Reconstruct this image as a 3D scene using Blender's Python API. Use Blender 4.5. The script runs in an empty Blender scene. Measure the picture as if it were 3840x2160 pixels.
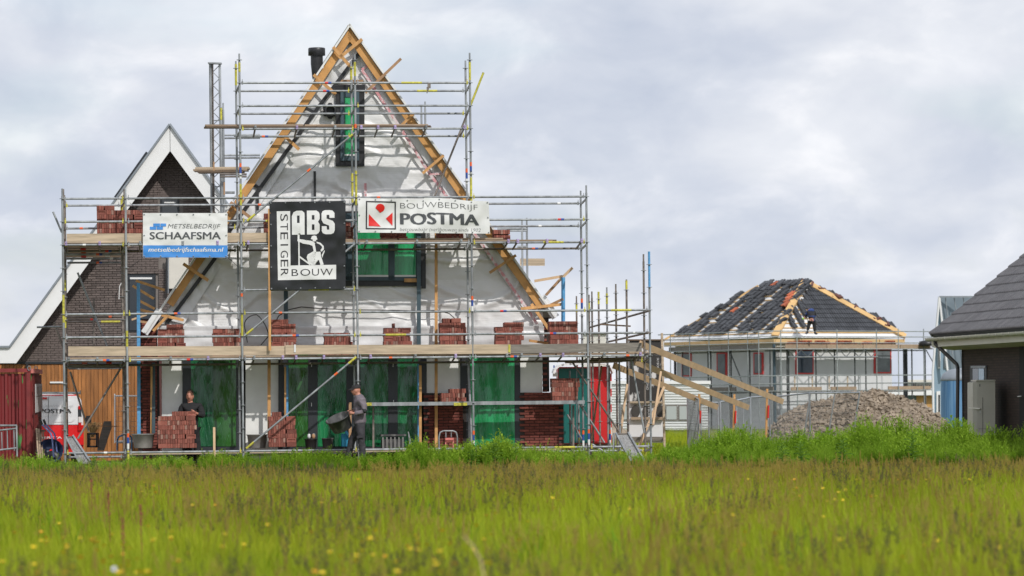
import bpy, bmesh, math, random
from mathutils import Vector, Matrix, noise as mn
R = random.Random(11)
SC = bpy.context.scene
COL = SC.collection
V = Vector
rad = math.radians

# ---------------------------------------------------------------- camera, sky, sun, exposure
F = 13760.0; HOR = 1500.0; TH = rad(0.6); CAM = V((0, 0, 1.49))
cam_d = bpy.data.cameras.new('camera')
cam_d.sensor_width = 36.0
cam_d.lens = F / 3840 * 36.0
cam_d.shift_y = (HOR - 1080) / 3840
cam_d.clip_start = 0.5; cam_d.clip_end = 6000
cam_d.dof.use_dof = True
cam_d.dof.focus_distance = 80.0
cam_d.dof.aperture_fstop = 3.6
cam = bpy.data.objects.new('camera', cam_d); COL.objects.link(cam)
cam.matrix_world = Matrix.Translation(CAM) @ Matrix.Rotation(rad(90), 4, 'X') @ Matrix.Rotation(-TH, 4, 'Z')
SC.camera = cam

SUN = V((0.45, -0.77, 0.80)).normalized()
world = bpy.data.worlds.new("World"); SC.world = world
world.use_nodes = True
wn = world.node_tree.nodes; wl = world.node_tree.links
wn.clear()
def wnode(t, **kw):
    n = wn.new(t)
    for k, v in kw.items(): setattr(n, k, v)
    return n
sky = wnode('ShaderNodeTexSky', sky_type='NISHITA')
sky.sun_disc = False
sky.sun_elevation = math.asin(SUN.z)
sky.sun_rotation = math.atan2(SUN.x, SUN.y)
sky.air_density = 1.0; sky.dust_density = 1.5
tc = wnode('ShaderNodeTexCoord')
def wnoise(scale, sc, loc, det, rough, dist=0.0):
    mp = wnode('ShaderNodeMapping'); mp.inputs['Scale'].default_value = sc; mp.inputs['Location'].default_value = loc
    wl.new(tc.outputs['Generated'], mp.inputs['Vector'])
    n = wnode('ShaderNodeTexNoise'); n.inputs['Scale'].default_value = scale
    n.inputs['Detail'].default_value = det; n.inputs['Roughness'].default_value = rough
    n.inputs['Distortion'].default_value = dist
    wl.new(mp.outputs['Vector'], n.inputs['Vector'])
    return n
def wramp(src, stops):
    r = wnode('ShaderNodeValToRGB')
    e = r.color_ramp.elements
    while len(e) > 1: e.remove(e[-1])
    e[0].position, e[0].color = stops[0]
    for p, c in stops[1:]:
        x = e.new(p); x.color = c
    wl.new(src, r.inputs['Fac'])
    return r
def wmix(fac, a, b):
    m = wnode('ShaderNodeMix', data_type='RGBA')
    if isinstance(fac, (int, float)): m.inputs[0].default_value = fac
    else: wl.new(fac, m.inputs[0])
    for s, x in ((6, a), (7, b)):
        if isinstance(x, tuple): m.inputs[s].default_value = x
        else: wl.new(x, m.inputs[s])
    return m.outputs[2]
# broad cloud layers: grey undersides, bright billows, thin gaps of blue sky
big = wnoise(1.0, (13, 13, 26), (3.1, 0.4, 0.75), 5, 0.48, 0.4)
fine = wnoise(1.0, (26, 26, 46), (1.3, 5.2, 2.0), 6, 0.55, 0.3)
cloud = wramp(big.outputs['Fac'], [(0.32, (3.9, 4.3, 5.15, 1)), (0.45, (4.75, 5.05, 5.75, 1)), (0.56, (5.9, 6.05, 6.45, 1)), (0.68, (7.1, 7.15, 7.4, 1))])
bil = wramp(fine.outputs['Fac'], [(0.38, (4.1, 4.5, 5.3, 1)), (0.54, (5.3, 5.6, 6.15, 1)), (0.68, (7.7, 7.7, 7.85, 1))])
cl = wmix(0.42, cloud.outputs['Color'], bil.outputs['Color'])
gap = wramp(wnoise(1.0, (11, 11, 34), (7.7, 2.0, 1.1), 4, 0.5).outputs['Fac'], [(0.52, (0, 0, 0, 1)), (0.72, (0.32, 0.32, 0.32, 1))])
full = wmix(gap.outputs['Color'], cl, sky.outputs['Color'])
bg = wnode('ShaderNodeBackground'); bg.inputs['Strength'].default_value = 0.102
wl.new(full, bg.inputs['Color'])
wo = wnode('ShaderNodeOutputWorld'); wl.new(bg.outputs['Background'], wo.inputs['Surface'])

sun_d = bpy.data.lights.new('sun', 'SUN'); sun_d.energy = 2.0; sun_d.angle = rad(0.8)
sun_d.color = (1.0, 0.965, 0.92)
sun = bpy.data.objects.new('sun', sun_d); COL.objects.link(sun)
sun.rotation_euler = SUN.to_track_quat('Z', 'Y').to_euler()
sun.location = (20, -20, 60)
SC.view_settings.view_transform = 'Standard'
SC.view_settings.look = 'None'
SC.view_settings.exposure = 0.47
SC.view_settings.gamma = 1.0
SC.view_settings.use_curve_mapping = False
SC.render.engine = 'CYCLES'
SC.cycles.max_bounces = 6
SC.cycles.diffuse_bounces = 3
SC.cycles.transparent_max_bounces = 12
SC.cycles.use_denoising = True

# ---------------------------------------------------------------- pixel -> place helpers
_c, _s = math.cos(TH), math.sin(TH)
def ray(px, py):
    a = (px - 1920) / F; b = (HOR - py) / F
    return V((a*_c + b*_s, 1.0, -a*_s + b*_c))
def W(px, py, D): return CAM + ray(px, py) * D           # the point seen at a pixel of the photograph, D metres ahead
YAW = rad(6.5)
E1 = V((math.cos(YAW), math.sin(YAW), 0)); E2 = V((-math.sin(YAW), math.cos(YAW), 0)); E3 = V((0, 0, 1))
ORG = W(1342, 1340, 80.0)
def onplane(px, py, o, n):
    r = ray(px, py); return CAM + r * ((o - CAM).dot(n) / r.dot(n))
def M(px, py, b=0.0): return onplane(px, py, ORG + E2*b, E2)   # on the plane b metres behind the scaffold's outer face
PM = 1 / 172.0                                            # metres per pixel on the scaffold plane

# ---------------------------------------------------------------- mesh helper
class MB:
    def __init__(s): s.v = []; s.f = []; s.m = []; s.sm = []
    def add(s, vs, fs, mi=0, smooth=False):
        o = len(s.v); s.v += [V(x) for x in vs]
        for f in fs: s.f.append(tuple(i+o for i in f)); s.m.append(mi); s.sm.append(smooth)
    def box(s, c, d, ax=None, mi=0):
        a = ax or (V((1,0,0)), V((0,1,0)), V((0,0,1)))
        h = [a[i]*(d[i]/2) for i in range(3)]
        c = V(c)
        vs = [c + h[0]*x + h[1]*y + h[2]*z for x in (-1,1) for y in (-1,1) for z in (-1,1)]
        s.add(vs, [(0,1,3,2),(4,6,7,5),(0,4,5,1),(2,3,7,6),(0,2,6,4),(1,5,7,3)], mi); return s
    def hbox(s, c, d, mi=0): return s.box(c, d, (E1, E2, E3), mi)
    def bar(s, p, q, w, t, side=None, mi=0):              # w across the view, t deep
        p, q = V(p), V(q); z = (q-p); L = z.length; z = z.normalized()
        sd = V(side) if side is not None else E2
        y = (sd - z*sd.dot(z)).normalized(); x = y.cross(z)
        return s.box((p+q)/2, (w, t, L), (x, y, z), mi)
    def tube(s, p, q, r, n=10, mi=0, r2=None, caps=True):
        p, q = V(p), V(q); z = (q-p).normalized(); r2 = r if r2 is None else r2
        u = z.orthogonal().normalized(); w = z.cross(u)
        ring = [u*math.cos(2*math.pi*i/n) + w*math.sin(2*math.pi*i/n) for i in range(n)]
        vs = [p + k*r for k in ring] + [q + k*r2 for k in ring]
        s.add(vs, [(i, (i+1) % n, n+(i+1) % n, n+i) for i in range(n)], mi, True)
        if caps:
            s.add(vs[:n], [tuple(range(n-1, -1, -1))], mi); s.add(vs[n:], [tuple(range(n))], mi)
        return s
    def path(s, pts, r, n=8, mi=0):
        for a, b in zip(pts[:-1], pts[1:]): s.tube(a, b, r, n, mi)
        return s
    def prism(s, pts, d, mi=0):                           # outline extruded by the vector d
        n = len(pts); pts = [V(p) for p in pts]; d = V(d)
        s.add(pts + [p+d for p in pts], [tuple(range(n)), tuple(range(2*n-1, n-1, -1))] +
              [(i, n+i, n+(i+1) % n, (i+1) % n) for i in range(n)], mi); return s
    def quad(s, a, b, c, d, mi=0): s.add([a, b, c, d], [(0,1,2,3)], mi); return s
    def lathe(s, prof, c, n=24, ax=None, mi=0):
        x, y, z = ax or (V((1,0,0)), V((0,1,0)), V((0,0,1))); c = V(c); vs = []; fs = []
        for r, h in prof:
            vs += [c + x*(r*math.cos(2*math.pi*i/n)) + y*(r*math.sin(2*math.pi*i/n)) + z*h for i in range(n)]
        for k in range(len(prof)-1):
            for i in range(n): fs.append((k*n+i, k*n+(i+1) % n, (k+1)*n+(i+1) % n, (k+1)*n+i))
        s.add(vs, fs, mi, True); return s
    def grid(s, fn, nu, nv, mi=0, smooth=True):
        vs = [fn(i/nu, j/nv) for j in range(nv+1) for i in range(nu+1)]
        s.add(vs, [(j*(nu+1)+i, j*(nu+1)+i+1, (j+1)*(nu+1)+i+1, (j+1)*(nu+1)+i) for j in range(nv) for i in range(nu)], mi, smooth); return s
    def mesh(s, name, mats, c=None):
        me = bpy.data.meshes.new(name)
        c = c or V((0,0,0))
        me.from_pydata([tuple(x-c) for x in s.v], [], s.f)
        for m in (mats if isinstance(mats, (list, tuple)) else [mats]): me.materials.append(m)
        me.polygons.foreach_set('material_index', s.m); me.polygons.foreach_set('use_smooth', s.sm)
        me.update(); return me
    def build(s, name, mats, parent=None, c=None):
        if c is None:
            lo = [min(x[i] for x in s.v) for i in range(3)]; hi = [max(x[i] for x in s.v) for i in range(3)]
            c = V([(lo[i]+hi[i])/2 for i in range(3)])
        return place(name, s.mesh(name, mats, c), c, parent)
def wpos(o):
    p = V(o.location)
    while o.parent: o = o.parent; p = p + V(o.location)
    return p
def place(name, me, loc, parent=None, rot=None):           # parents never turn or scale: their location is all a child needs
    o = bpy.data.objects.new(name, me); COL.objects.link(o)
    if parent is not None:
        o.parent = parent; o.location = V(loc) - wpos(parent)
    else: o.location = loc
    if rot is not None: o.rotation_euler = rot
    return o
def tag(o, label, cat, group=None, kind=None):
    if label: o['label'] = label
    if cat: o['category'] = cat
    if group: o['group'] = group
    if kind: o['kind'] = kind
    return o
def thing(name, label, cat, loc, group=None):
    return tag(place(name, None, loc), label, cat, group)
def struct(o): o['kind'] = 'structure'; return o
def stuff(o): o['kind'] = 'stuff'; return o

# ---------------------------------------------------------------- materials
def mat(name, col, rough=0.6, var=0.0, vscale=6.0, stretch=(1,1,1), metal=0.0, bump=0.0, bscale=40.0, bstretch=(1,1,1), rnd=0.0,
        spec=0.5, col2=None, coat=0.0, trans=0.0, sharp=None, wave=None, coord='Object', bdist=0.01):
    m = bpy.data.materials.new(name); m.use_nodes = True
    nt = m.node_tree; N = nt.nodes; L = nt.links
    b = N['Principled BSDF']
    b.inputs['Roughness'].default_value = rough; b.inputs['Metallic'].default_value = metal
    b.inputs['Specular IOR Level'].default_value = spec
    b.inputs['Coat Weight'].default_value = coat
    base = (*col, 1)
    src = None
    t = N.new('ShaderNodeTexCoord')
    if coord == 'World':
        g = N.new('ShaderNodeNewGeometry'); cs = g.outputs['Position']
    else: cs = t.outputs[coord]
    if var or col2:
        mp = N.new('ShaderNodeMapping'); mp.inputs['Scale'].default_value = stretch; L.new(cs, mp.inputs['Vector'])
        oi = N.new('ShaderNodeObjectInfo')
        ns = N.new('ShaderNodeTexNoise'); ns.noise_dimensions = '4D'; ns.inputs['Scale'].default_value = vscale; ns.inputs['Detail'].default_value = 5
        mw = N.new('ShaderNodeMath'); mw.operation = 'MULTIPLY'; mw.inputs[1].default_value = 37.0
        L.new(oi.outputs['Random'], mw.inputs[0]); L.new(mw.outputs[0], ns.inputs['W'])
        L.new(mp.outputs['Vector'], ns.inputs['Vector'])
        r = N.new('ShaderNodeValToRGB'); e = r.color_ramp.elements
        lo, hi = sharp or (0.3, 0.7)
        e[0].position, e[1].position = lo, hi
        c2 = col2 or tuple(min(1, c*(1+var)) for c in col)
        c1 = col if col2 else tuple(c*(1-var) for c in col)
        e[0].color = (*c1, 1); e[1].color = (*c2, 1)
        L.new(ns.outputs['Fac'], r.inputs['Fac']); src = r.outputs['Color']
    if rnd:
        oi = N.new('ShaderNodeObjectInfo'); hs = N.new('ShaderNodeHueSaturation')
        mr = N.new('ShaderNodeMapRange'); mr.inputs['To Min'].default_value = 1-rnd; mr.inputs['To Max'].default_value = 1+rnd
        L.new(oi.outputs['Random'], mr.inputs['Value']); L.new(mr.outputs['Result'], hs.inputs['Value'])
        if src: L.new(src, hs.inputs['Color'])
        else: hs.inputs['Color'].default_value = base
        src = hs.outputs['Color']
    if src: L.new(src, b.inputs['Base Color'])
    else: b.inputs['Base Color'].default_value = base
    if bump:
        mp = N.new('ShaderNodeMapping'); mp.inputs['Scale'].default_value = bstretch; L.new(cs, mp.inputs['Vector'])
        if wave:
            ns = N.new('ShaderNodeTexWave'); ns.bands_direction = wave; ns.inputs['Scale'].default_value = bscale; ns.inputs['Distortion'].default_value = 1.0
        else:
            ns = N.new('ShaderNodeTexNoise'); ns.inputs['Scale'].default_value = bscale; ns.inputs['Detail'].default_value = 4
        L.new(mp.outputs['Vector'], ns.inputs['Vector'])
        bp = N.new('ShaderNodeBump'); bp.inputs['Strength'].default_value = bump; bp.inputs['Distance'].default_value = bdist
        L.new(ns.outputs['Fac'], bp.inputs['Height']); L.new(bp.outputs['Normal'], b.inputs['Normal'])
    if trans:
        tr = N.new('ShaderNodeBsdfTranslucent'); mx = N.new('ShaderNodeMixShader'); mx.inputs[0].default_value = trans
        if src: L.new(src, tr.inputs['Color'])
        else: tr.inputs['Color'].default_value = base
        L.new(b.outputs[0], mx.inputs[1]); L.new(tr.outputs[0], mx.inputs[2]); L.new(mx.outputs[0], N['Material Output'].inputs['Surface'])
    return m
K = {}
K['galv'] = mat('galvanised_steel', (.30,.315,.325), .55, .35, 9, (1,1,.35), metal=.35, bump=.1, rnd=.18)
K['galv_old'] = mat('weathered_steel', (.20,.17,.15), .6, .4, 9, metal=.3, rnd=.2)
K['yellow'] = mat('yellow_paint', (.50,.46,.06), .6, .35, 24, rnd=.15)
K['orange'] = mat('orange_tape', (.80,.13,.03), .45)
K['redtape'] = mat('red_tape', (.62,.03,.02), .45)
K['bluetape'] = mat('blue_tape', (.03,.08,.32), .45)
K['whitetape'] = mat('white_tape', (.75,.75,.73), .45)
K['bluepaint'] = mat('light_blue_paint', (.10,.33,.60), .5, .2, 20)
K['purple'] = mat('lilac_plastic', (.42,.33,.55), .5, rnd=.2)
K['plank'] = mat('weathered_plank', (.34,.25,.17), .75, .3, 4, (.6,6,14), bump=.3, rnd=.15)
K['plank_pale'] = mat('pale_plank', (.47,.37,.26), .75, .3, 2.2, (.7,4,9), bump=.2, rnd=.1)
K['plank_grey'] = mat('grey_plank', (.20,.18,.155), .8, .3, 4, (.7,4,9), bump=.25, rnd=.1)
K['plank_dark'] = mat('dark_plank', (.16,.11,.075), .8, .35, 4, (.6,6,14), bump=.3, rnd=.2)
K['timber'] = mat('orange_timber', (.56,.30,.11), .65, .25, 5, (2,2,1), bump=.1, rnd=.12)
K['timber_old'] = mat('brown_timber', (.36,.21,.11), .7, .25, 5, (2,2,1), bump=.1, rnd=.12)
K['pine'] = mat('fresh_pine', (.64,.44,.27), .65, .16, 3, (1,1,1), bump=.1, rnd=.06)
K['barge'] = mat('larch_barge_board', (.56,.29,.09), .55, .25, 3.0, (1,1,1), bump=.1)
K['brick'] = mat('red_brick', (.215,.062,.045), .88, col2=(.30,.115,.085), vscale=9, sharp=(.35,.75), bump=.5, bscale=60, rnd=.34)
K['brick_wall'] = mat('dark_red_brick', (.20,.055,.04), .85, .28, 14, bump=.5, bscale=60, rnd=.35)
K['mortar'] = mat('mortar_dark', (.05,.04,.036), .9)
K['black'] = mat('black_rubber', (.018,.018,.02), .45, .4, 8, bump=.15, bscale=12)
K['anth'] = mat('anthracite_frame', (.028,.032,.038), .45)
K['bluegrey'] = mat('blue_grey_frame', (.05,.085,.105), .5, .2, 6)
K['blackvoid'] = mat('dark_interior', (.02,.02,.02), .9)
K['white'] = mat('white_paint', (.80,.80,.79), .45, .03, 3)
K['cream'] = mat('cream_render', (.70,.67,.60), .7, .05, 4)
K['zinc'] = mat('zinc', (.30,.33,.36), .45, .15, 3, metal=.5)
K['plastic_black'] = mat('black_plastic', (.02,.02,.022), .4, .3, 8)
K['tub'] = mat('mortar_tub_plastic', (.05,.05,.05), .6, col2=(.25,.24,.23), vscale=7, stretch=(1,1,.5), sharp=(.52,.75))
K['tubgrey'] = mat('grey_mortar_tub', (.24,.235,.225), .7, .25, 6)
K['glass'] = mat('dark_window_glass', (.02,.025,.03), .06, spec=.8)
K['paper'] = mat('white_paper', (.72,.72,.72), .6)
K['ink'] = mat('black_print', (.02,.02,.022), .5)
K['inkgrey'] = mat('grey_print', (.12,.12,.13), .5)
K['palegrey'] = mat('pale_grey_print', (.45,.45,.46), .5)
K['skin'] = mat('skin', (.50,.22,.15), .55, .12, 18)
K['brick_pale'] = mat('dusty_brick', (.33,.19,.15), .9, .25, 14, bump=.5, bscale=60, rnd=.25)
# ---------------------------------------------------------------- ground
g = MB(); g.quad(V((-1500,-60,0)), V((1500,-60,0)), V((1500,3000,0)), V((-1500,3000,0)))
K['soil'] = mat('meadow_soil', (.075,.095,.018), .95, .35, .35, coord='World')
struct(g.build('ground', K['soil']))
g = MB(); gz = [M(100,1500,-.4), M(2500,1500,-.4), M(2500,1500,14), M(-200,1500,14)]
g.add([V((p.x,p.y,.004)) for p in gz], [(0,1,2,3)])
K['sand'] = mat('light_bounce_sand', (.36,.30,.22), .95, .25, 2.0, coord='World', bump=.5, bscale=8)  # ground colour lightened to bounce light up under the decks
struct(g.build('building_plot_ground', K['sand']))

# ---------------------------------------------------------------- main house under construction
FB = 1.32                                               # facade plane
house = thing('gabled_house', 'tall gabled house under construction wrapped in silvery membrane behind scaffolding', 'house', M(1312,1756,FB))
apx, lft, rgt = (1312,88), (541,1246), (2086,1188)
# roof: two insulated slabs, pale edge, running back
def lerp2(a, b, t): return (a[0]+(b[0]-a[0])*t, a[1]+(b[1]-a[1])*t)
K['panel_edge'] = mat('pale_roof_panel', (.72,.72,.70), .5, .06, 8)
K['membrane'] = mat('silver_membrane', (.76,.755,.745), .38, .06, 1.1, (1,1,1.6), bump=.45, bscale=20, bstretch=(.14,.14,2.2), spec=.6, coord='World', bdist=.014)
K['membrane2'] = mat('thin_silver_foil', (.74,.745,.75), .26, .09, 1.6, bump=.55, bscale=5, bstretch=(1,1,.4), spec=.6, coord='World', bdist=.03)
K['board_panel'] = mat('white_insulation_board', (.84,.84,.81), .7, .08, 3, bump=.35, bscale=5, coord='World')
def roofside(a, b, nm):
    p, q = M(*a, 1.03), M(*b, 1.03); d = (q-p).normalized(); n = d.cross(E2); n = n if n.z > 0 else -n
    s = MB(); s.prism([p, q, q-n*.04, p-n*.04], E2*9.5); return s.build('roof_panel', K['panel_edge'], house), p, q, n
rl, pL, qL, nL = roofside(apx, lft, 'l'); rr, pR, qR, nR = roofside(apx, rgt, 'r')
# barge boards just inside the roof edge
def barge(p, q, n, t1, name):
    d = (q-p).normalized(); L = (q-p).length
    a = p - n*.052 + E2*.08; b = p + d*(L*t1) - n*.052 + E2*.08
    s = MB(); w = .165
    top = a - n*w; cut = (a.z-top.z)
    # mitre at the ridge: shift the lower edge down to the ridge's plumb line
    k = w/ abs(n.z) - 0
    inner0 = a + V((0,0,-w/abs(n.z)))
    s.prism([a, b, b-n*w, inner0], E2*.05); return s.build('barge_board', K['barge'], house)
barge(pL, qL, nL, .90, 'l'); barge(pR, qR, nR, .955, 'r')
for (a, b) in (((541,1250),(600,1163)), ((2084,1190),(2030,1112))):       # foil-wrapped rafter feet
    s = MB(); s.bar(M(*a,1.14), M(*b,1.14), .17, .12); s.build('rafter_foot', K['membrane2'], house)
# gable membrane: wrinkled sheet filling the triangle
def wr(p, k=1.0):
    a = (p-ORG).dot(E1); z = p.z
    h = mn.noise(V((a*1.1, z*.6, 3.3)))*.025 + mn.noise(V((a*2.2, z*4.5, 9.1)))*.008
    r = 1-abs(mn.noise(V((a*.9+z*.5, z*1.3, 5.0))))*2
    h += max(0, r-.72)*.20*(.5+mn.noise(V((a*.4, z*.4, 1.0))))
    t = mn.turbulence(V((a*1.6, z*2.4, 2.0)), 3, True)
    h += (t-.6)*.03
    return p - E2*(h*k*1.35)
def gable_fn(u, v):
    y = 150 + (1300-150)*v
    t = (y-88)/(1246-88); xl = 1312 + (541-1312)*t + 30; t2 = (y-88)/(1188-88); xr = 1312 + (2086-1312)*t2 - 30
    xl = max(xl, 590) if y > 1180 else xl; xr = min(xr, 2036) if y > 1160 else xr
    return wr(M(xl + (xr-xl)*u, y, FB))
s = MB(); s.grid(gable_fn, 190, 190); s.build('gable_membrane', K['membrane'], house)
# backing wall so nothing is hollow
s = MB(); s.prism([M(1312,150,FB+.09), M(610,1290,FB+.09), M(610,1740,FB+.09), M(2020,1740,FB+.09), M(2020,1290,FB+.09)], E2*.12)
s.build('wall', K['blackvoid'], house)
for xx in (640, 2010):
    s = MB(); q = M(xx,1500,FB); q.z = 1.45; s.hbox(q + E2*4.5, (.22, 8.8, 2.9)); s.build('side_wall', K['brick_wall'], house)
# side strips of smoother foil along both slopes
def foil(p0, p1, p2, p3, nm='foil_strip', k=1.6, off=.05):
    s = MB()
    def fn(u, v):
        a = lerp2(p0, p1, v); b = lerp2(p3, p2, v); x = lerp2(a, b, u)
        p = M(*x, FB-off); q = (p-ORG).dot(E1)
        h = mn.noise(V((q*2.2, p.z*.9, 6.1)))*.045*k + mn.noise(V((q*6, p.z*1.8, 2.2)))*.024*k + abs(mn.noise(V((q*3+p.z*1.4, p.z*.6, 5.))))*.03*k
        return p - E2*h
    s.grid(fn, 24, 130); return s.build(nm, K['membrane2'], house)
foil((1300,160),(610,1195),(690,1215),(1352,180)); foil((1345,170),(2040,1165),(1985,1190),(1356,250))
# bottom strip of foil above the deck
s = MB()
def fn(u, v):
    p = M(600+1440*u, 1222+98*v, FB-.09)
    a = (p-ORG).dot(E1); return p - E2*(mn.noise(V((a*1.3, p.z*5, 1)))*.045 + mn.noise(V((a*4, p.z*3, 7)))*.02 + (.03 if v < .08 else 0))
s.grid(fn, 200, 14); s.build('foil_strip', K['membrane2'], house)

def strip(pts, w, name, m, b=FB-.10, t=.006, parent=None, wav=0):
    s = MB()
    for (x0,y0),(x1,y1) in zip(pts[:-1], pts[1:]):
        s.bar(M(x0,y0,b), M(x1,y1,b), w, t)
    return s.build(name, m, parent or house)
K['tape'] = mat('red_white_tape', (.68,.60,.60), .5, col2=(.60,.26,.28), vscale=16, sharp=(.44,.56), stretch=(1,1,1))
strip([(1353,191),(1188,410),(1015,650),(858,868),(807,968),(695,1120),(621,1217)], .082, 'black_tape', K['black'], FB-.125)
strip([(955,693),(976,710)], .07, 'black_tape', K['black'], FB-.115); strip([(966,722),(966,790)], .06, 'black_tape', K['black'], FB-.12)
strip([(1127,393),(1160,413),(1178,420)], .07, 'black_tape', K['black'], FB-.14)
strip([(1180,642),(1181,748)], .055, 'black_tape', K['black'], FB-.11)
strip([(1357,261),(1490,462),(1614,655),(1784,884),(1971,1150),(2014,1215)], .062, 'red_white_tape', K['tape'], FB-.13)
strip([(1357,261),(1384,240)], .05, 'red_white_tape', K['tape'], FB-.125); strip([(1370,687),(1370,738)], .055, 'red_white_tape', K['tape'], FB-.11)
strip([(1614,655),(1668,648)], .05, 'red_white_tape', K['tape'], FB-.135)

def R4(x0, y0, x1, y1, b, t=.04):                        # a flat board filling a rectangle of the facade
    s = MB(); s.prism([M(x0,y0,b), M(x1,y0,b), M(x1,y1,b), M(x0,y1,b)], E2*t); return s
# upper slit window
def green_mat(name, c, c2, sc):
    m = mat(name, c, .14, col2=c2, vscale=sc, stretch=(2.2,2.2,.14), sharp=(.42,.78), bump=.8, bscale=3.2, bstretch=(2.4,2.4,.28), coord='World', spec=.6, bdist=.05)
    return m
K['film_a'] = green_mat('green_film', (.006,.085,.032), (.02,.28,.095), 1.7)
K['film_b'] = green_mat('sunlit_green_film', (.010,.23,.075), (.06,.60,.24), 2.0)  # brighter copy of the film, sunlight put into its colour
K['film_c'] = green_mat('deep_green_film', (.012,.08,.018), (.05,.18,.03), 1.5)
def film(parent, x0, y0, x1, y1, m, b):
    s = MB()
    def fn(u, v):
        p = M(x0+(x1-x0)*u, y0+(y1-y0)*v, b); a = (p-ORG).dot(E1)
        t = mn.turbulence(V((a*2.6, p.z*.45, x0*.01)), 3, True)
        return p - E2*(t*.03 + mn.noise(V((a*7, p.z*1.0, 4)))*.012)
    s.grid(fn, max(8, int((x1-x0)/5)), max(10, int((y1-y0)/8))); return s.build('green_film', m, parent)
def streaks(parent, x0, y0, x1, y1, b, n):                # pale slivers that paint glints along the folds of the film
    s = MB()
    for i in range(n):
        x = R.uniform(x0+4, x1-4); y = R.uniform(y0+4, y1-30); L = R.uniform(14, 60); dx = R.uniform(-14, 14)
        s.tube(M(x, y, b), M(min(max(x+dx, x0), x1), min(y+L, y1), b), .0022, 4, r2=.0008)
    return stuff(s.build('film_glint', K['glint'], parent))
K['glint'] = mat('film_glint', (.20,.55,.30), .25)
w1 = MB()
for q in ((1259,315,1290,623),(1336,315,1367,623)): R4(*q, FB-.09, .05).v and None
win = R4(1259, 318, 1367, 623, FB-.085, .05).build('window', K['black'], house)
s = R4(1277,342,1292,602,FB-.13,.05); s2 = s
for q in ((1331,342,1347,602),(1292,342,1331,364),(1292,586,1331,602)): 
    t = R4(*q, FB-.13, .05); s.add(t.v, t.f)
s.build('frame', K['bluegrey'], win)
film(win, 1292, 364, 1331, 586, K['film_b'], FB-.105)
s = R4(1292,578,1331,584,FB-.14,.03); s.build('sill', K['paper'], win)
s = MB()
for k in range(4): s.bar(M(1257,322+k*6,FB-.12), M(1369,320+k*5.5,FB-.12), .03, .03)
s.build('flashing', K['black'], win)
s = R4(1264,299,1362,314,FB-.12,.03); s.build('lath', K['timber_old'], house)
s = MB(); s.bar(M(1310,618,FB-.12), M(1310,624,FB-.12), .6, .05); s.build('flashing', K['black'], win)
# vent duct with cut rubber collar
du = MB(); c = M(1238,416,FB-.1)
col = []
for i in range(18):
    rr_ = .16*(1 + (.12 if i % 3 else -.1)); col.append(c + E1*(rr_*math.cos(i*math.tau/18)) + E3*(rr_*math.sin(i*math.tau/18)))
du.prism(col, E2*.015); dd = du.build('vent_duct', K['black'], house)
s = MB(); s.lathe([(.075,.0),(.135,.0),(.14,-.12),(.115,-.13),(.09,-.13),(.085,0)], c, 24, (E1, E3, E2)); s.build('pipe', K['plastic_black'], dd)
# wide window behind the banners
win2 = R4(1120, 792, 1597, 1073, FB-.085, .05).build('window', K['black'], house)
s = MB()
for q in ((1137,800,1290,806),): pass
fr = MB()
for q in ((1296,800,1333,1050),(1456,800,1480,1050),(1560,800,1578,1050),(1137,1036,1578,1052),(1137,800,1160,1050)):
    t = R4(*q, FB-.14, .06); fr.add(t.v, t.f)
fr.build('frame', K['bluegrey'], win2)
film(win2, 1333, 800, 1456, 1036, K['film_b'], FB-.115); film(win2, 1480, 800, 1560, 1036, K['film_b'], FB-.115); film(win2, 1160, 800, 1296, 1036, K['film_a'], FB-.115)
for q in ((1333,1031,1456,1038),(1480,1031,1560,1038)): R4(*q, FB-.15, .03).build('sill', K['paper'], win2)
streaks(win2, 1335, 860, 1454, 1030, FB-.165, 22); streaks(win2, 1482, 860, 1558, 1030, FB-.165, 8)
R4(1516,1044,1564,1058,FB-.18,.03).build('wood_block', K['timber'], win2)
R4(1580,990,1597,1082,FB-.16,.04).build('flashing', K['black'], win2)
# ground floor: boards, frames, filmed doors
for x0, x1, y1 in ((607,684,1740),(921,1044,1740),(1599,1726,1474),(1950,2034,1472)):
    R4(x0, 1318, x1, y1, FB-.04, .05).build('insulation_board', K['board_panel'], house)
def opening(nm, x0, x1, frames, panes, y0=1318, y1=1690):
    o = R4(x0, y0, x1, y1, FB-.03, .05).build(nm, K['anth'], house)
    s = MB()
    for a, b in frames:
        t = R4(a, y0, b, y1, FB-.09, .06); s.add(t.v, t.f)
    t = R4(x0, y1-14, x1, y1, FB-.085, .05); s.add(t.v, t.f)
    s.build('frame', K['anth'], o)
    for a, b, m in panes: film(o, a, y0, b, y1-16, K[m], FB-.062)
    for a, b, m in panes: streaks(o, a, 1372, b, y1-18, FB-.115, 26 if m != 'film_c' else 12)
    return o
d1 = opening('door', 684, 905, [(684,716),(886,905)], [(716,800,'film_a'),(800,886,'film_c')])
d2 = opening('door', 1044, 1582, [(1044,1068),(1156,1191),(1299,1351),(1456,1491),(1568,1582)], [(1082,1156,'film_c'),(1191,1299,'film_a'),(1351,1456,'film_a'),(1491,1568,'film_a')])
opening('door', 1726, 1951, [(1726,1764),(1930,1951)], [(1764,1930,'film_b')])
for x, y in ((1168,1362),(1168,1510),(1474,1362),(1476,1500)):
    s = MB(); s.bar(M(x,y,FB-.10), M(x,y+14,FB-.10), .012, .02); s.build('hinge', K['whitetape'], d2)
R4(1582,1318,1600,1474,FB-.07,.06).build('window_frame', K['anth'], house)
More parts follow.
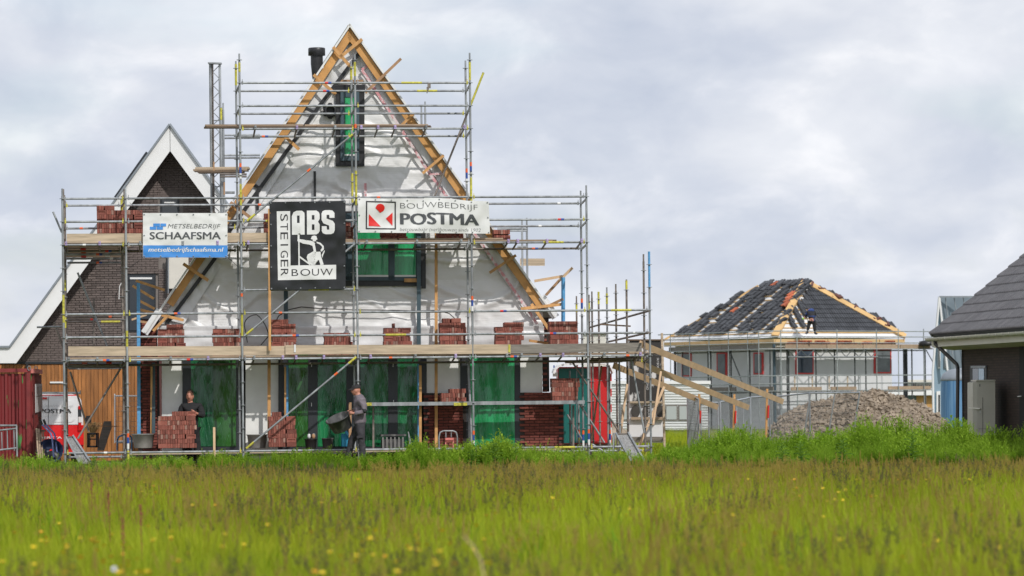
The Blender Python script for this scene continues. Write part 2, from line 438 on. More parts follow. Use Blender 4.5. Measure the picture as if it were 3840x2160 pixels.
# uprights against the facade: battens and blue-grey frame posts
for x0, x1, y0, y1, m, b in ((1003,1015,1345,1640,'timber',.9),(1563,1578,800,1300,'bluegrey',1.1),(1630,1641,748,1690,'timber',1.0),(1064,1080,1090,1205,'bluegrey',1.1),
                             (1571,1581,1370,1672,'timber',.75),(1066,1073,1376,1640,'timber',.85),(1073,1081,1370,1640,'bluepaint',.95),(1565,1571,1365,1675,'bluepaint',.95)):
    s = MB(); s.bar(M((x0+x1)/2,y0,b), M((x0+x1)/2,y1,b), (x1-x0)*PM, .05); s.build('upright_batten', K[m], house)
s = MB(); s.bar(M(1010,783,-.06), M(1012,1314,-.06), .055, .03); tag(s.build('loose_batten', K['timber']), 'long orange batten standing upright along the black banner', 'batten')

# --- brickwork of the outer leaf, brick by brick
def box_brick(L, H, D, mats, frog=False):
    s = MB(); c = .005
    x, y, z = L/2, D/2, H/2
    if frog:                                              # recessed panel on the face that looks out
        fx, fz = x-.024, z-.026
        vs = [V((-x,-y,-z)),V((x,-y,-z)),V((x,-y,z)),V((-x,-y,z)), V((-fx,-y,-fz)),V((fx,-y,-fz)),V((fx,-y,fz)),V((-fx,-y,fz)),
              V((-fx+.008,-y+.014,-fz+.008)),V((fx-.008,-y+.014,-fz+.008)),V((fx-.008,-y+.014,fz-.008)),V((-fx+.008,-y+.014,fz-.008)),
              V((-x,y,-z)),V((x,y,-z)),V((x,y,z)),V((-x,y,z))]
        fs = [(0,1,5,4),(1,2,6,5),(2,3,7,6),(3,0,4,7),(4,5,9,8),(5,6,10,9),(6,7,11,10),(7,4,8,11),(8,9,10,11),(1,13,14,2),(13,12,15,14),(12,0,3,15),(3,2,14,15),(0,12,13,1)]
        s.add(vs, fs)
    else:                                                 # front edges chamfered
        vs = [V((-x+c,-y,-z+c)),V((x-c,-y,-z+c)),V((x-c,-y,z-c)),V((-x+c,-y,z-c)),V((-x,-y+c,-z)),V((x,-y+c,-z)),V((x,-y+c,z)),V((-x,-y+c,z)),
              V((-x,y,-z)),V((x,y,-z)),V((x,y,z)),V((-x,y,z))]
        fs = [(0,1,2,3),(4,5,1,0),(5,6,2,1),(6,7,3,2),(7,4,0,3),(5,9,10,6),(9,8,11,10),(8,4,7,11),(7,6,10,11),(4,8,9,5)]
        s.add(vs, fs)
    return s.mesh('brick', mats)
def inside(poly, x, y):
    r = False; j = len(poly)-1
    for i in range(len(poly)):
        (xi, yi), (xj, yj) = poly[i], poly[j]
        if (yi > y) != (yj > y) and x < (xj-xi)*(y-yi)/(yj-yi)+xi: r = not r
        j = i
    return r
def brick_field(parent, poly, o, e1, e2, m, L=.21, H=.052, gap=.011, limit=300, hole=None, prio=None, jit=.004, rotz=0.0):
    """lays running bond over a polygon given in metres along e1 / up from o"""
    xs = [p[0] for p in poly]; ys = [p[1] for p in poly]
    full = box_brick(L, H, .07, m); half = box_brick((L-gap)/2, H, .07, m)
    cells = []
    r = 0; z = min(ys)
    while z + H <= max(ys)+.001:
        x = min(xs) - (r % 2)*(L+gap)/2
        while x < max(xs):
            c = (x+L/2, z+H/2)
            ok = [inside(poly, x+dx, c[1]) and not (hole and any(h[0] < x+dx < h[2] and h[1] < c[1] < h[3] for h in hole)) for dx in (.01, L/2, L-.01)]
            if all(ok): cells.append((c, full))
            elif ok[0] and ok[1]: cells.append(((x+L/4-gap/4, c[1]), half))
            elif ok[1] and ok[2]: cells.append(((x+3*L/4+gap/4, c[1]), half))
            x += L+gap
        z += H+gap; r += 1
    if prio: cells.sort(key=lambda c: prio(c[0]))
    rest = MB()
    for i, ((x, z), me) in enumerate(cells):
        p = o + e1*x + V((0,0,z)) - e2*R.uniform(0, jit)
        if i < limit: place('brick', me, p, parent, (0, R.uniform(-.006,.006), rotz))
        else: rest.box(p, (L if me is full else (L-gap)/2, .07, H), (e1, e2, E3))
    if rest.v: stuff(rest.build('brick', m, parent))
def fa(px, py, b=FB):                                    # metres in the facade frame
    p = M(px, py, b); return ((p-ORG).dot(E1), p.z)
def facade_bricks(parent, x0, y0, x1, y1, m, b=FB-.12, limit=300):
    a0, z1 = fa(x0, y0, b); a1, z0 = fa(x1, y1, b)
    o = ORG + E2*b + E1*a0; o.z = z0
    brick_field(parent, [(0,0),(a1-a0,0),(a1-a0,z1-z0),(0,z1-z0)], o + E2*.035, E1, E2, m, limit=limit, rotz=YAW)
    s = MB(); s.hbox(o + E1*((a1-a0)/2) + E2*.055 + E3*((z1-z0)/2), (a1-a0-.01, .05, z1-z0-.01)); s.build('mortar_bed', K['mortar'], parent)
pl = thing('brick_plinth', 'low dark red brick wall part built under the white board between two doors', 'brick wall', M(1660,1690,FB-.1)); facade_bricks(pl, 1588, 1474, 1752, 1745, K['brick_wall'])
pr = thing('brick_plinth', 'dark red brick wall part built at the right corner beside the bright green door', 'brick wall', M(2030,1690,FB-.1)); facade_bricks(pr, 1948, 1472, 2116, 1745, K['brick_wall'])
p3 = thing('brick_pier', 'tall dark red brick return wall at the shaded left corner of the wrapped house', 'brick wall', M(560,1690,FB-.1)); facade_bricks(p3, 512, 1195, 602, 1745, K['brick_wall'], FB+.02)
p4 = thing('brick_pier', 'narrow red brick pier with open ends beside the white board at the right corner', 'brick wall', M(2044,1470,FB-.1)); facade_bricks(p4, 2033, 1190, 2062, 1470, K['brick'], FB+.02)

# --- loose battens nailed over the barge boards
BAT = [((1249,176),(1313,249),'timber',.07), ((1358,147),(1271,218),'timber',.07), ((1176,280),(1259,354),'timber',.07), ((1069,512),(1122,561),'timber',.07),
 ((1504,220),(1370,348),'timber_old',.06), ((1552,425),(1494,481),'timber',.06), ((1664,582),(1585,650),'timber',.06), ((687,989),(781,1052),'timber',.07), ((863,759),(938,815),'timber_old',.07),
 ((1935,957),(1836,1023),'timber',.06)]
BP = ['at the left near the peak','at the right nearest the peak','at the left above the upper rails','just under the top deck on the left slope',
 ', sticking up into the sky','on the right slope just above the top deck','on the right slope below the top deck','on the left under the blue white banner',
 'between the two left banners','low on the right']
for (a, b, m, w), t in zip(BAT, BP):
    s = MB(); s.bar(M(*a,1.0), M(*b,1.0), w, .025); tag(s.build('batten', K[m]), 'orange batten nailed across the barge board ' + t, 'batten', 'battens nailed across the roof edges')
def frame_of(name, label, cat, parts, b=1.0):
    t = thing(name, label, cat, M(parts[0][0][0], parts[0][0][1], b))
    for a, c, w, m, nm in parts:
        s = MB(); s.bar(M(*a, b + R.uniform(-.05,.05)), M(*c, b + R.uniform(-.05,.05)), w, .03); s.build(nm, K[m], t)
    return t
frame_of('profile_frame', 'blue grey profile post with orange battens at the right eave', 'profile frame',
 [((2112,1040),(2112,1290),.085,'bluepaint','post'), ((2004,1054),(2109,1036),.06,'pine','batten'), ((2147,1004),(2097,1052),.06,'pine','batten'), ((2097,1052),(2047,1107),.06,'timber_old','batten'),
  ((1953,1158),(2117,1140),.065,'timber','batten'), ((2066,1143),(2112,1121),.06,'timber_old','batten'), ((1993,1140),(2060,1237),.07,'timber','batten'), ((1984,1277),(2063,1289),.055,'timber','batten')], 1.02)
frame_of('profile_frame', 'blue profile post with orange battens at the left eave before the dark brick house', 'profile frame',
 [((519,1050),(521,1630),.075,'bluepaint','post'), ((522,1161),(689,1201),.06,'timber','batten'), ((630,1182),(574,1241),.06,'timber','batten'), ((494,1199),(550,1180),.04,'pine','batten'),
  ((509,1052),(617,1088),.055,'timber','batten'), ((497,1071),(577,1120),.055,'timber','batten'), ((523,1128),(580,1158),.055,'timber','batten'), ((514,1203),(580,1215),.05,'timber_old','batten'),
  ((568,1375),(568,1625),.045,'timber','post'), ((576,1360),(576,1625),.07,'bluegrey','post')], 1.12)
# cables
s = MB(); pts = [M(1016,1290,1.1), M(1020,1230,1.1), M(1045,1185,1.12), M(1080,1162,1.12)] + [M(x, y, 1.14) for x, y in ((1130,1151),(1200,1157),(1320,1162),(1450,1163),(1560,1166),(1640,1163),(1685,1176),(1705,1194))]
s.path(pts, .011, 6); tag(s.build('black_cable', K['plastic_black']), 'black cable strung along the membrane wall above the lower brick stacks', 'cable')
s = MB(); pts = [M(928+0*1,1285,1.1)] + [M(912+47*(1-math.cos(t))+4, 1180+ (1-math.sin(t))*40 + (0 if t < 1.6 else (t-1.6)*40), 1.12) for t in [i*.26 for i in range(12)]] + [M(978,1294,1.12)]
s.path(pts, .011, 6); tag(s.build('black_cable', K['plastic_black']), 'loop of black cable hanging at the lower deck beside the tall brick stack', 'cable')
# black flue through the left roof slope
fl = thing('flue', 'black roof flue with wide cap standing behind the left slope of the gable', 'flue', W(1189,330,82.5))
s = MB(); b0 = W(1189,330,82.5); u = 82.5/F
s.lathe([(.06,0.0),(23*u*.8,.42*.6),(23*u,.55),(23*u,.79)], b0, 24); s.build('pipe', K['plastic_black'], fl)
s = MB(); s.lathe([(23*u,.72),(32*u,.73),(32*u,.885),(30*u,.90),(0,.905)], b0, 24); s.build('cap', K['plastic_black'], fl)
# ---------------------------------------------------------------- scaffold (one thing: standards, ledgers, braces, planks)
sca = thing('scaffold', 'galvanised tube scaffold with plank decks wrapped round the gabled house', 'scaffold', M(237,1756,0))
TR = .0242
RO = MB(); RO.lathe([(.024,-.005),(.062,-.005),(.062,.005),(.024,.005)], (0,0,0), 12); RO_ME = RO.mesh('rosette', K['galv'])
def band(parent, p, q, m, r=.0262):
    s = MB(); s.tube(p, q, r, 10); return s.build('tape_band', K[m], parent)
def standard(x, b, ytop, m='galv', bands=(), D=None, zbot=0.0, yref=1340, ros=True, dz=0.0):
    base = W(x, yref, D) if D else M(x, yref, b)
    r = ray(x, ytop); d = (base.y - CAM.y); zt = (CAM + r*d).z
    lo = V((base.x, base.y, zbot)); hi = V((base.x, base.y, zt))
    s = MB(); s.tube(lo, hi - V((0,0,.16)), TR, 10); s.tube(hi - V((0,0,.17)), hi, .019, 10)
    o = s.build('standard', K[m], sca)
    if ros:
        z = 2.44 + dz - .5*4
        while z < zt - .05:
            if z > .2: place('rosette', RO_ME, (base.x, base.y, z), o)
            z += .5
    for y0, y1, bm in bands:
        za = (CAM + ray(x, y0)*d).z; zb = (CAM + ray(x, y1)*d).z
        band(o, V((base.x, base.y, za)), V((base.x, base.y, zb)), bm)
    return base
owb = [(0,15,'orange'),(15,38,'bluetape'),(38,58,'whitetape')]
def B(y): return [(y+a, y+c, m) for a, c, m in owb]
FS = [standard(240,0,707,bands=[(1105,1210,'yellow')]), standard(477,0,703,bands=B(1625)+[(1690,1730,'yellow'),(1240,1300,'yellow')]),
      standard(909,0,201,bands=[(235,270,'yellow')]+B(612)+[(690,770,'yellow'),(1180,1260,'yellow'),(1100,1112,'orange')]),
      standard(1342,0,203,bands=[(232,285,'yellow'),(465,480,'orange'),(640,770,'yellow')]),
      standard(1773,0,198,bands=[(232,300,'yellow'),(640,780,'yellow')]+B(608)+B(1110)+B(1615)),
      standard(2205,0,695,bands=B(1610)), standard(2438,0,943,m='galv',bands=[(943,990,'bluepaint'),(990,1080,'bluepaint')])]
IN = []
for x, yt, m, bd in ((246,735,'galv_old',[(1050,1090,'yellow'),(1190,1230,'yellow')]),(462,735,'galv_old',[(740,800,'yellow')]),(896,229,'galv',[(240,320,'yellow')]),(1328,228,'galv',[(250,300,'yellow'),(650,760,'yellow')]),
                     (1757,227,'galv',B(632)),(2184,715,'galv',B(1120)+B(1614)),(2417,953,'galv_old',[(1690,1740,'yellow')])):
    IN.append(standard(x, .9, yt, m, bd, dz=-.10))
def zk(k): return 2.44 + .5*k
WH = MB(); WH.box((0,0,0), (.035,.05,.07)); WH.box((0,-.005,.05), (.012,.012,.06)); WH_ME = WH.mesh('wedge_head', K['galv'])
WHY_ME = WH.mesh('wedge_head', K['yellow'])
def ledger(p, q, m='galv', heads=True, bands=True):
    d = (q-p).normalized()
    s = MB(); s.tube(p + d*.04, q - d*.04, TR, 10); o = s.build('ledger', K[m], sca)
    if heads:
        for e, k in ((p, .06), (q, -.06)): place('wedge_head', WHY_ME if R.random() < .35 else WH_ME, e + d*k, o, (0, 0, math.atan2(d.y, d.x)))
    L = (q-p).length
    if bands and R.random() < .6:
        t = R.uniform(.15,.8)*L; c = R.choice([('orange',), ('redtape','bluetape'), ('orange','bluetape'), ('whitetape',), ('yellow',)])
        for i, mm in enumerate(c): band(o, p + d*(t+i*.07), p + d*(t+i*.07+(.07 if mm != 'yellow' else .45)), mm)
    return o
def at(base, z): return V((base.x, base.y, z))
for k, i0, i1, inner in ((-4,0,6,1),(0,0,6,1),(1,0,6,0),(2,0,6,0),(3,2,3,0),(5,0,5,1),(6,0,5,1),(7,0,5,1),(10,2,4,1),(11,2,4,1),(12,2,4,1)):
    for i in range(i0, i1):
        ledger(at(FS[i], zk(k)), at(FS[i+1], zk(k)))
        if inner: ledger(at(IN[i], zk(k)-.1), at(IN[i+1], zk(k)-.1), 'galv' if k > 5 or k == -4 else 'galv_old', bands=k > 0)
    for i in range(i0, i1+1):
        if inner: ledger(at(FS[i], zk(k)-.05), at(IN[i], zk(k)-.12), 'galv', False, False)
# transoms with clamps under the decks
CL = MB(); CL.box((0,0,0), (.05,.06,.085)); CL.box((0,-.03,.02), (.03,.03,.04)); CL_P = CL.mesh('coupler', K['purple']); CL_S = CL.mesh('coupler', K['galv'])
def transom(t, k):                                        # t: metres along from the first standard
    p = at(FS[0], zk(k)) + E1*t - E2*.04; q = p + E2*.98 - E3*.11
    s = MB(); s.tube(p + E3*.02, q, .021, 8); o = s.build('transom', K['galv_old'], sca)
    place('coupler', CL_P if R.random() < .6 else CL_S, p - E2*.02 + E3*.03, o, (0,0,YAW))
a_of = lambda x, b=0: (M(x,1340,b)-FS[0]).dot(E1)
for xs, k in (((258,365,640,780,953,1060,1110,1214,1389,1557,1708,1900,1955,2025,2110,2265,2400),0), ((252,378,530,690,820,935,1379,1567,1733,1910,1945,2055,2185),5), ((966,1122,1265,1363,1426,1490,1606,1750),10)):
    for x in xs: transom(a_of(x), k)
# braces
def brace(p, q, b=-.05, m='galv', b2=None, ends=True, bands=()):
    P, Q = M(*p, b), M(*q, b if b2 is None else b2)
    s = MB(); s.tube(P, Q, .0225, 10); o = s.build('brace', K[m], sca)
    for t0, t1, mm in bands: band(o, P.lerp(Q, t0), P.lerp(Q, t1), mm, .0245)
    return o
brace((1331,497),(914,838), bands=[(.02,.05,'yellow'),(.4,.43,'orange'),(.9,.97,'yellow')]); brace((1331,914),(916,1260), bands=[(.92,.98,'yellow')])
brace((1336,1339),(923,1682), bands=[(0,.07,'yellow'),(.17,.2,'orange'),(.93,1,'yellow')])
brace((1813,272),(1624,751), .75, 'galv_old', bands=[(0,.26,'yellow')])
brace((291,1022),(403,1300), 1.9, 'galv'); brace((263,1394),(333,1619), 1.5, 'galv_old'); brace((452,1382),(292,1645), .8, 'galv_old')
brace((199,794),(232,872), 1.2); brace((138,1227),(232,1225), 2.5); brace((203,1208),(240,1310), 3.0, 'galv_old')
brace((2145,1356),(2323,1621), .5, 'galv_old'); brace((2173,1514),(2267,1660), 1.4); brace((2127,1554),(2185,1652), 1.2); brace((2220,1666),(2323,1728), .3); brace((2367,1346),(2417,1624), .7)
brace((352,1120),(352,1300), 4.0, 'galv_old')
# left return: standards and decks running back beside the house
for b in (2.6, 5.0, 7.4):
    sh = .0
    p0 = at(FS[0], 0) + E2*b; p1 = at(FS[1], 0) + E2*b
    for p, zt in ((p0, 6.3), (p1, 6.3)):
        s = MB(); s.tube(p, at(p, zt), TR, 8); s.build('standard', K['galv_old'], sca)
    for k in (0, 5): ledger(at(p0, zk(k)-.1), at(p1, zk(k)-.1), 'galv', False)
    ledger(at(p0, zk(2)), at(p1, zk(2)), 'galv_old', False)
for k in (5, 6):
    ledger(at(FS[0], zk(k)), at(FS[0], zk(k)) + E2*7.4, 'galv', False)
for k in (0,): ledger(at(FS[1], zk(k)-.06), at(FS[1], zk(k)-.06) + E2*7.4, 'galv_old', False)
def plank(p, q, w, t, m, name='plank'):
    s = MB(); s.bar(p, q, t, w); return s.build(name, K[m], sca)
for k in (0, 5):
    for i in range(26 if k == 5 else 20):
        p = at(FS[0], zk(k)+.045) + E2*(.95+i*.26) + E1*.02; q = p + E1*(1.36 + R.uniform(-.05,.1)) + E3*R.uniform(-.008,.008)
        plank(p, q, .225, .032, R.choice(['plank','plank_dark','plank_dark']))
        if i % 3 == 1:
            for cc in (.35, .9):
                if R.random() < .5: s = MB(); s.tube(p + E1*cc - E3*.05, p + E1*(cc+.12) - E3*.05, .026, 8); s.build('tape_band', K[R.choice(['redtape','orange','whitetape'])], sca)
# front decks: four planks deep, in lengths
def deck(k, x0, x1, cuts, m, nb=4, b0=.03, dz=.05):
    xs = [x0] + list(cuts) + [x1]
    for j in range(nb):
        for a, c in zip(xs[:-1], xs[1:]):
            t0, t1 = a_of(a) + R.uniform(-.06,.06), a_of(c) + R.uniform(-.08,.08)
            p = at(FS[0], zk(k)+dz+R.uniform(-.006,.006)) + E2*(b0+.11+j*.225) + E1*t0
            plank(p, p + E1*(t1-t0), .215, .034, m if j == 0 else R.choice(['plank','plank_dark']))
deck(0, 250, 2410, (720,1180,1640,2080), 'plank'); deck(5, 250, 905, (560,), 'plank'); deck(5, 905, 2085, (1290,1560), 'plank', 3, .03); deck(10, 783, 1624, (1200,), 'plank_dark', 2, .0)
deck(10, 783, 1615, (1150,), 'plank', 1, .1, .088); deck(5, 1150, 1900, (1500,), 'plank', 2, .12, .09)
deck(-4, 480, 2100, (760,1120,1500,1800), 'plank_pale', 3, .15, -.035)
# toe boards
def toe(x0, y0, x1, y1, hh, m, b=.04):
    s = MB(); s.bar(M(x0,y0,b), M(x1,y1,b), hh, .038); return s.build('toe_board', K[m], sca)
toe(256,1317,1090,1315,.205,'plank_pale'); toe(1070,1312,1915,1309,.205,'plank_pale',.0); toe(1912,1309,2406,1302,.195,'plank_grey',.03)
toe(250,894,1012,890,.20,'plank_pale')
for x, y, mm in ((1106,1306,'paper'),(1910,1306,'yellow')):
    s = MB(); s.bar(M(x,y-14,-.03), M(x,y+15,-.03), .04, .01); s.build('plank_end_band', K[mm], sca)
# loft behind the left slope: two standards, rails, boards
for x, yt, bd in ((831,402,[(405,450,'yellow')]),(839,386,[])): standard(x, 5, yt, 'galv', bd, D=86.0, yref=600, ros=False, zbot=3.0)
for y in (507,518,582,592): s = MB(); s.tube(W(843,y,86), W(975,y-1,86), TR, 8); s.build('ledger', K['galv'], sca)
for y, x0, x1, m in ((633,735,935,'plank_pale'),(640,728,930,'plank'),(646,744,915,'plank_dark')):
    s = MB(); s.bar(W(x0,y,86.2), W(x1,y-2,86.2), .045, .5); s.build('plank', K[m], sca)
for y in (653,662): s = MB(); s.tube(W(825,y,85.8), W(925,y,85.8), TR, 8); s.build('ledger', K['galv_old'], sca)
for x, y0, y1 in ((802,607,640),(841,683,730)):
    s = MB(); s.bar(W(x,y0,85.7), W(x,y1,85.7), .035, .03); s.build('wood_block', K['timber_old'], sca)
s = MB(); s.tube(W(845,722,85.7), W(880,722,85.7), .03, 8); s.build('ledger', K['galv'], sca)
# far right corner standards behind the right slope
for x, yt in ((1581,396),(1595,381)): standard(x, 4, yt, 'galv', D=84.5, yref=500, ros=False, zbot=4.5)
for x, yt in ((1958,821),(1976,817)): standard(x, 4, yt, 'galv', D=84.0, yref=900, ros=False, zbot=3.0)
for y0, x0, x1 in ((857,1865,1978),(865,1900,1976),(925,1940,1980)):
    s = MB(); s.tube(W(x0,y0,84), W(x1,y0,84), TR, 8); s.build('ledger', K['galv'], sca)
s = MB(); s.bar(W(1950,983,84.4), W(2043,983,84.4), .165, .03); s.build('plank', K['plank_pale'], sca)
# right return: standards running back beside the house
RS = []
for x, D, yt, m, bd in ((2352,82.6,1048,'galv_old',[(1052,1085,'yellow')]),(2312,85.0,1065,'galv_old',[]),(2278,87.4,1077,'galv',[(1100,1140,'yellow')]),(2247,89.8,1094,'galv_old',[(1094,1140,'yellow')]),(2222,92.2,1093,'galv_old',[])):
    RS.append(standard(x, 0, yt, m, bd, D=D))
for x, D, yt in ((2211,92.0,1105),(2164,94.0,1110)): standard(x, 0, yt, 'galv_old', [(yt+30,yt+60,'yellow')], D=D)
for x, D, yt, bd in ((2136,84.0,1390,[]),(2168,85.0,1515,B(1612)+[(1640,1730,'yellow')]),(2322,81.5,1350,[(1690,1740,'yellow')]),(2284,83.0,1370,B(1612))): standard(x, 0, yt, 'galv', bd, D=D)
def tubeW(a, Da, b, Db, m, nm='ledger', r=TR):
    s = MB(); s.tube(W(*a, Da), W(*b, Db), r, 8); return s.build(nm, K[m], sca)
tubeW((2433,1166),80.1,(2211,1228),92,'galv_old'); tubeW((2433,1247),80.1,(2275,1283),88,'galv_old'); tubeW((2433,1326),80.1,(2275,1357),88,'galv_old')
for y, D0 in ((1219,84),(1219.5,86)):
    s = MB(); s.bar(W(2250,y-3,D0), W(2365,y+4,D0), .03, .1); s.build('plank', K['plank_dark'], sca)
RP = [(FS[6], IN[6])]
for i in range(9):
    p = at(FS[5], zk(0)+.04) + E2*(.95+i*.25) + E1*(-.05); q = p + E1*(1.33 - i*.05)
    plank(p, q, .215, .034, R.choice(['plank','plank_dark','plank_grey']))
    if i % 2: tubeW((2215,1344+i*2.2), 81.5+i*.3, (2425-i*13,1338+i*2.4), 81.5+i*.3, 'galv_old')
for i in range(5):
    s = MB(); s.tube(at(FS[5], zk(0)-.1) + E2*(1+i*.55) - E1*.1, at(FS[5], zk(0)-.1) + E2*(1+i*.55) + E1*(1.15-.08*i), .024, 8); s.build('ledger', K['galv_old'], sca)
# props and sheets standing under the right corner
for a, b, w, m, D, t in (((2352,1441),(2327,1624),.05,'pine',81.8,'pale pine prop leaning beside the steel ramp'),((2478,1393),(2449,1593),.045,'pine',82.5,'pale pine prop leaning against the torn sheet stack'),
                     ((2490,1450),(2393,1681),.055,'pine',83.0,'long weathered prop slanting behind the right corner standards'),((2256,1372),(2218,1651),.035,'timber_old',82.5,'thin brown prop leaning before the red site wagon')):
    s = MB(); s.bar(W(*a, D+.3), W(*b, D), w, .05); tag(s.build('wooden_prop', K[m]), t, 'prop', 'wooden props under the scaffold corner')
# loose coupler on the top rail
s = MB(); q = M(1609,322,-.02)
s.box(q, (.07,.06,.10)); s.box(q + V((-.03,0,-.06)), (.05,.05,.07)); s.tube(q + V((.02,0,.04)), q + V((-.05,0,-.16)), .012, 6)
tag(s.build('tube_coupler', K['galv_old']), 'loose tube coupler clamped on the topmost scaffold rail', 'coupler')

# ---------------------------------------------------------------- brick stacks
HB = [box_brick(.049, .098, .21, K['brick']) for _ in range(1)][0]
SB = box_brick(.209, .098, .05, K['brick']); FBK = box_brick(.209, .098, .05, K['brick'], True); HB2 = box_brick(.049, .098, .21, K['brick_pale'])
def stack(label, x0, x1, ytop, zb, b=.32, partial=None, extra=None, group='stacks of red bricks'):
    pa, pb = M(x0, ytop, b), M(x1, ytop, b)
    a0 = (pa-ORG).dot(E1); a1 = (pb-ORG).dot(E1); zt = pa.z
    n = max(1, round((zt-zb)/.1)); ph = (zt-zb)/n
    base = ORG + E2*b + E1*((a0+a1)/2); base.z = zb
    t = thing('brick_stack', label, 'brick stack', base, group)
    core = MB()
    for r in range(n):
        lo, hi = a0 + R.uniform(0,.02), a1 + R.uniform(-.02,.0)
        if partial and r >= n - partial[2]:
            lo = (M(partial[0], ytop, b)-ORG).dot(E1); hi = (M(partial[1], ytop, b)-ORG).dot(E1)
        z = zb + ph*(r+.5); a = lo; row = []
        pend = R.choice(['', 'L', 'R', 'L', 'R', ''])
        wid = hi-lo
        if wid < .3: pend = ''
        if pend == 'L': row.append((a, 'S')); a += .213
        end = hi - (.213 if pend == 'R' else 0)
        while a + .05 <= end + .012:
            row.append((a, 'H')); a += .0515 + (R.uniform(0,.006) if R.random() < .3 else 0)
        if pend == 'R': row.append((max(a, end), 'S'))
        for q, kind in row:
            w = .05 if kind == 'H' else .21
            me = (HB2 if R.random() < .13 else HB) if kind == 'H' else (FBK if R.random() < .45 else SB)
            dep = .105 if kind == 'H' else .025
            p = ORG + E1*(q+w/2) + E2*(b + dep + R.uniform(0,.014)); p.z = z
            place('brick', me, p, t, (R.uniform(-.008,.008), R.uniform(-.012,.012), YAW + R.uniform(-.012,.012)))
        if row:
            l0 = row[0][0]; l1 = row[-1][0] + .05
            c = ORG + E1*((l0+l1)/2) + E2*(b+.32); c.z = z
            core.hbox(c, (l1-l0-.02, .21, ph*.97))
            for q, kind in row:
                if kind == 'S':
                    c = ORG + E1*(q+.105) + E2*(b+.135); c.z = z; core.hbox(c, (.2, .15, ph*.96))
    stuff(core.build('brick', K['brick'], t))
    return t
D1, D2, D0 = zk(0)+.07, zk(5)+.07, .52
stack('red brick stack on the lower deck at the left eave below the gable slope', 589, 698, 1217, D1, partial=(624,692,1))
stack('red brick stack on the lower deck touching the second tall standard', 796, 904, 1233, D1)
stack('tallest red brick stack on the lower deck, stepped, beside the orange batten', 1018, 1112, 1198, D1, partial=(1018,1080,1))
stack('lowest red brick stack of the lower deck, left of the middle standard', 1214, 1323, 1249, D1)
stack('red brick stack on the lower deck with a single brick on top', 1437, 1543, 1213, D1, partial=(1473,1487,1))
stack('tall red brick stack on the lower deck beside the tall timber upright', 1647, 1752, 1194, D1, partial=(1661,1729,1))
stack('red brick stack on the lower deck below the end of the red white tape', 1856, 1964, 1209, D1, partial=(1892,1964,1))
stack('red brick stack on the lower deck beyond the right eave beside the blue post', 2060, 2170, 1205, D1)
stack('large red brick stack on the upper deck beside the blue and white banner', 360, 541, 771, D2, b=.45, partial=(362,430,1))
stack('red brick stack seen between the black banner and the white banner', 1296, 1325, 832, D2, b=.5)
stack('red brick stack mostly hidden under the middle of the white banner', 1427, 1531, 868, D2, b=.5)
stack('red brick stack mostly hidden under the right end of the white banner', 1638, 1743, 870, D2, b=.5)
stack('small red brick stack on the upper deck end right of the white banner', 1850, 1921, 860, D2, b=.4)
stack('red brick stack peeping out left of the black banner', 988, 1012, 800, D2, b=.6)
stack('large waist-high red brick stack that a man in black stands behind', 590, 736, 1544, D0, b=.2, partial=(645,736,1))
stack('waist-high red brick stack near the ground under the long brace', 1005, 1112, 1546, D0, b=.3, partial=(1020,1056,1))
# trestle plank with two stacks
ZT = M(1700,1515,.7).z
tr = thing('trestle_plank', 'long grey aluminium trestle plank with yellow marks in front of the green doors', 'trestle', M(1780,1750,.7))
s = MB(); s.bar(M(1374,1516,.62), M(2190,1508,.62), .078, .30); s.build('plank', K['galv'], tr)
for x0, x1 in ((1374,1394),(1702,1752)):
    s = MB(); s.bar(M(x0,1516,.46), M(x1,1515,.46), .066, .01); s.build('yellow_mark', K['yellow'], tr)
for x in (1400, 2150):
    s = MB(); s.bar(M(x,1520,.8), M(x,1745,.8), .04, .04); s.build('leg', K['galv_old'], tr)
s = MB(); s.tube(M(1757,1380,.85), M(1769,1670,.75), .03, 10); tag(s.build('steel_prop', K['galv']), 'steel tube prop standing just left of the bright green door', 'prop')
ztp = M(1700,1507,.5).z
stack('red brick stack on the trestle plank beside the bright green door', 1653, 1751, 1459, ztp, b=.5, partial=(1686,1751,1))
ztp = M(2120,1503,.5).z
stack('red brick stack on the right end of the trestle plank', 2069, 2176, 1419, ztp, b=.5, partial=(2069,2172,1))

# lattice mast of the brick hoist behind the left slope
hm = thing('hoist_mast', 'tall slim lattice mast of a brick hoist standing behind the left slope', 'hoist mast', W(806,1700,86.8))
DMm = 86.8
for x, r_, m, w in ((789,.035,'galv',1),(797,.018,'galv_old',1),(824,.03,'galv',1)):
    s = MB(); a = W(x,237,DMm); s.tube(V((a.x,DMm,2.5)), a, r_, 8); s.build('mast_tube', K[m], hm)
s = MB(); s.bar(W(781,237,DMm), W(831,238,DMm), .03, .25); s.build('top_bar', K['galv'], hm)
for i in range(24):
    y0 = 245 + i*25; a, b_ = (798, 823) if i % 2 else (823, 798)
    s = MB(); s.tube(W(a,y0,DMm), W(b_,y0+25,DMm), .011, 5); s.build('lacing', K['galv'], hm)
for y in (452,700): s = MB(); s.tube(W(794,y,DMm), W(826,y,DMm), .014, 5); s.build('cross_bar', K['galv'], hm)
s = MB()
for i in range(110): s.box(W(798,242+i*5.2,DMm-.02), (.035,.03,.014))
stuff(s.build('gear_rack', K['galv_old'], hm))
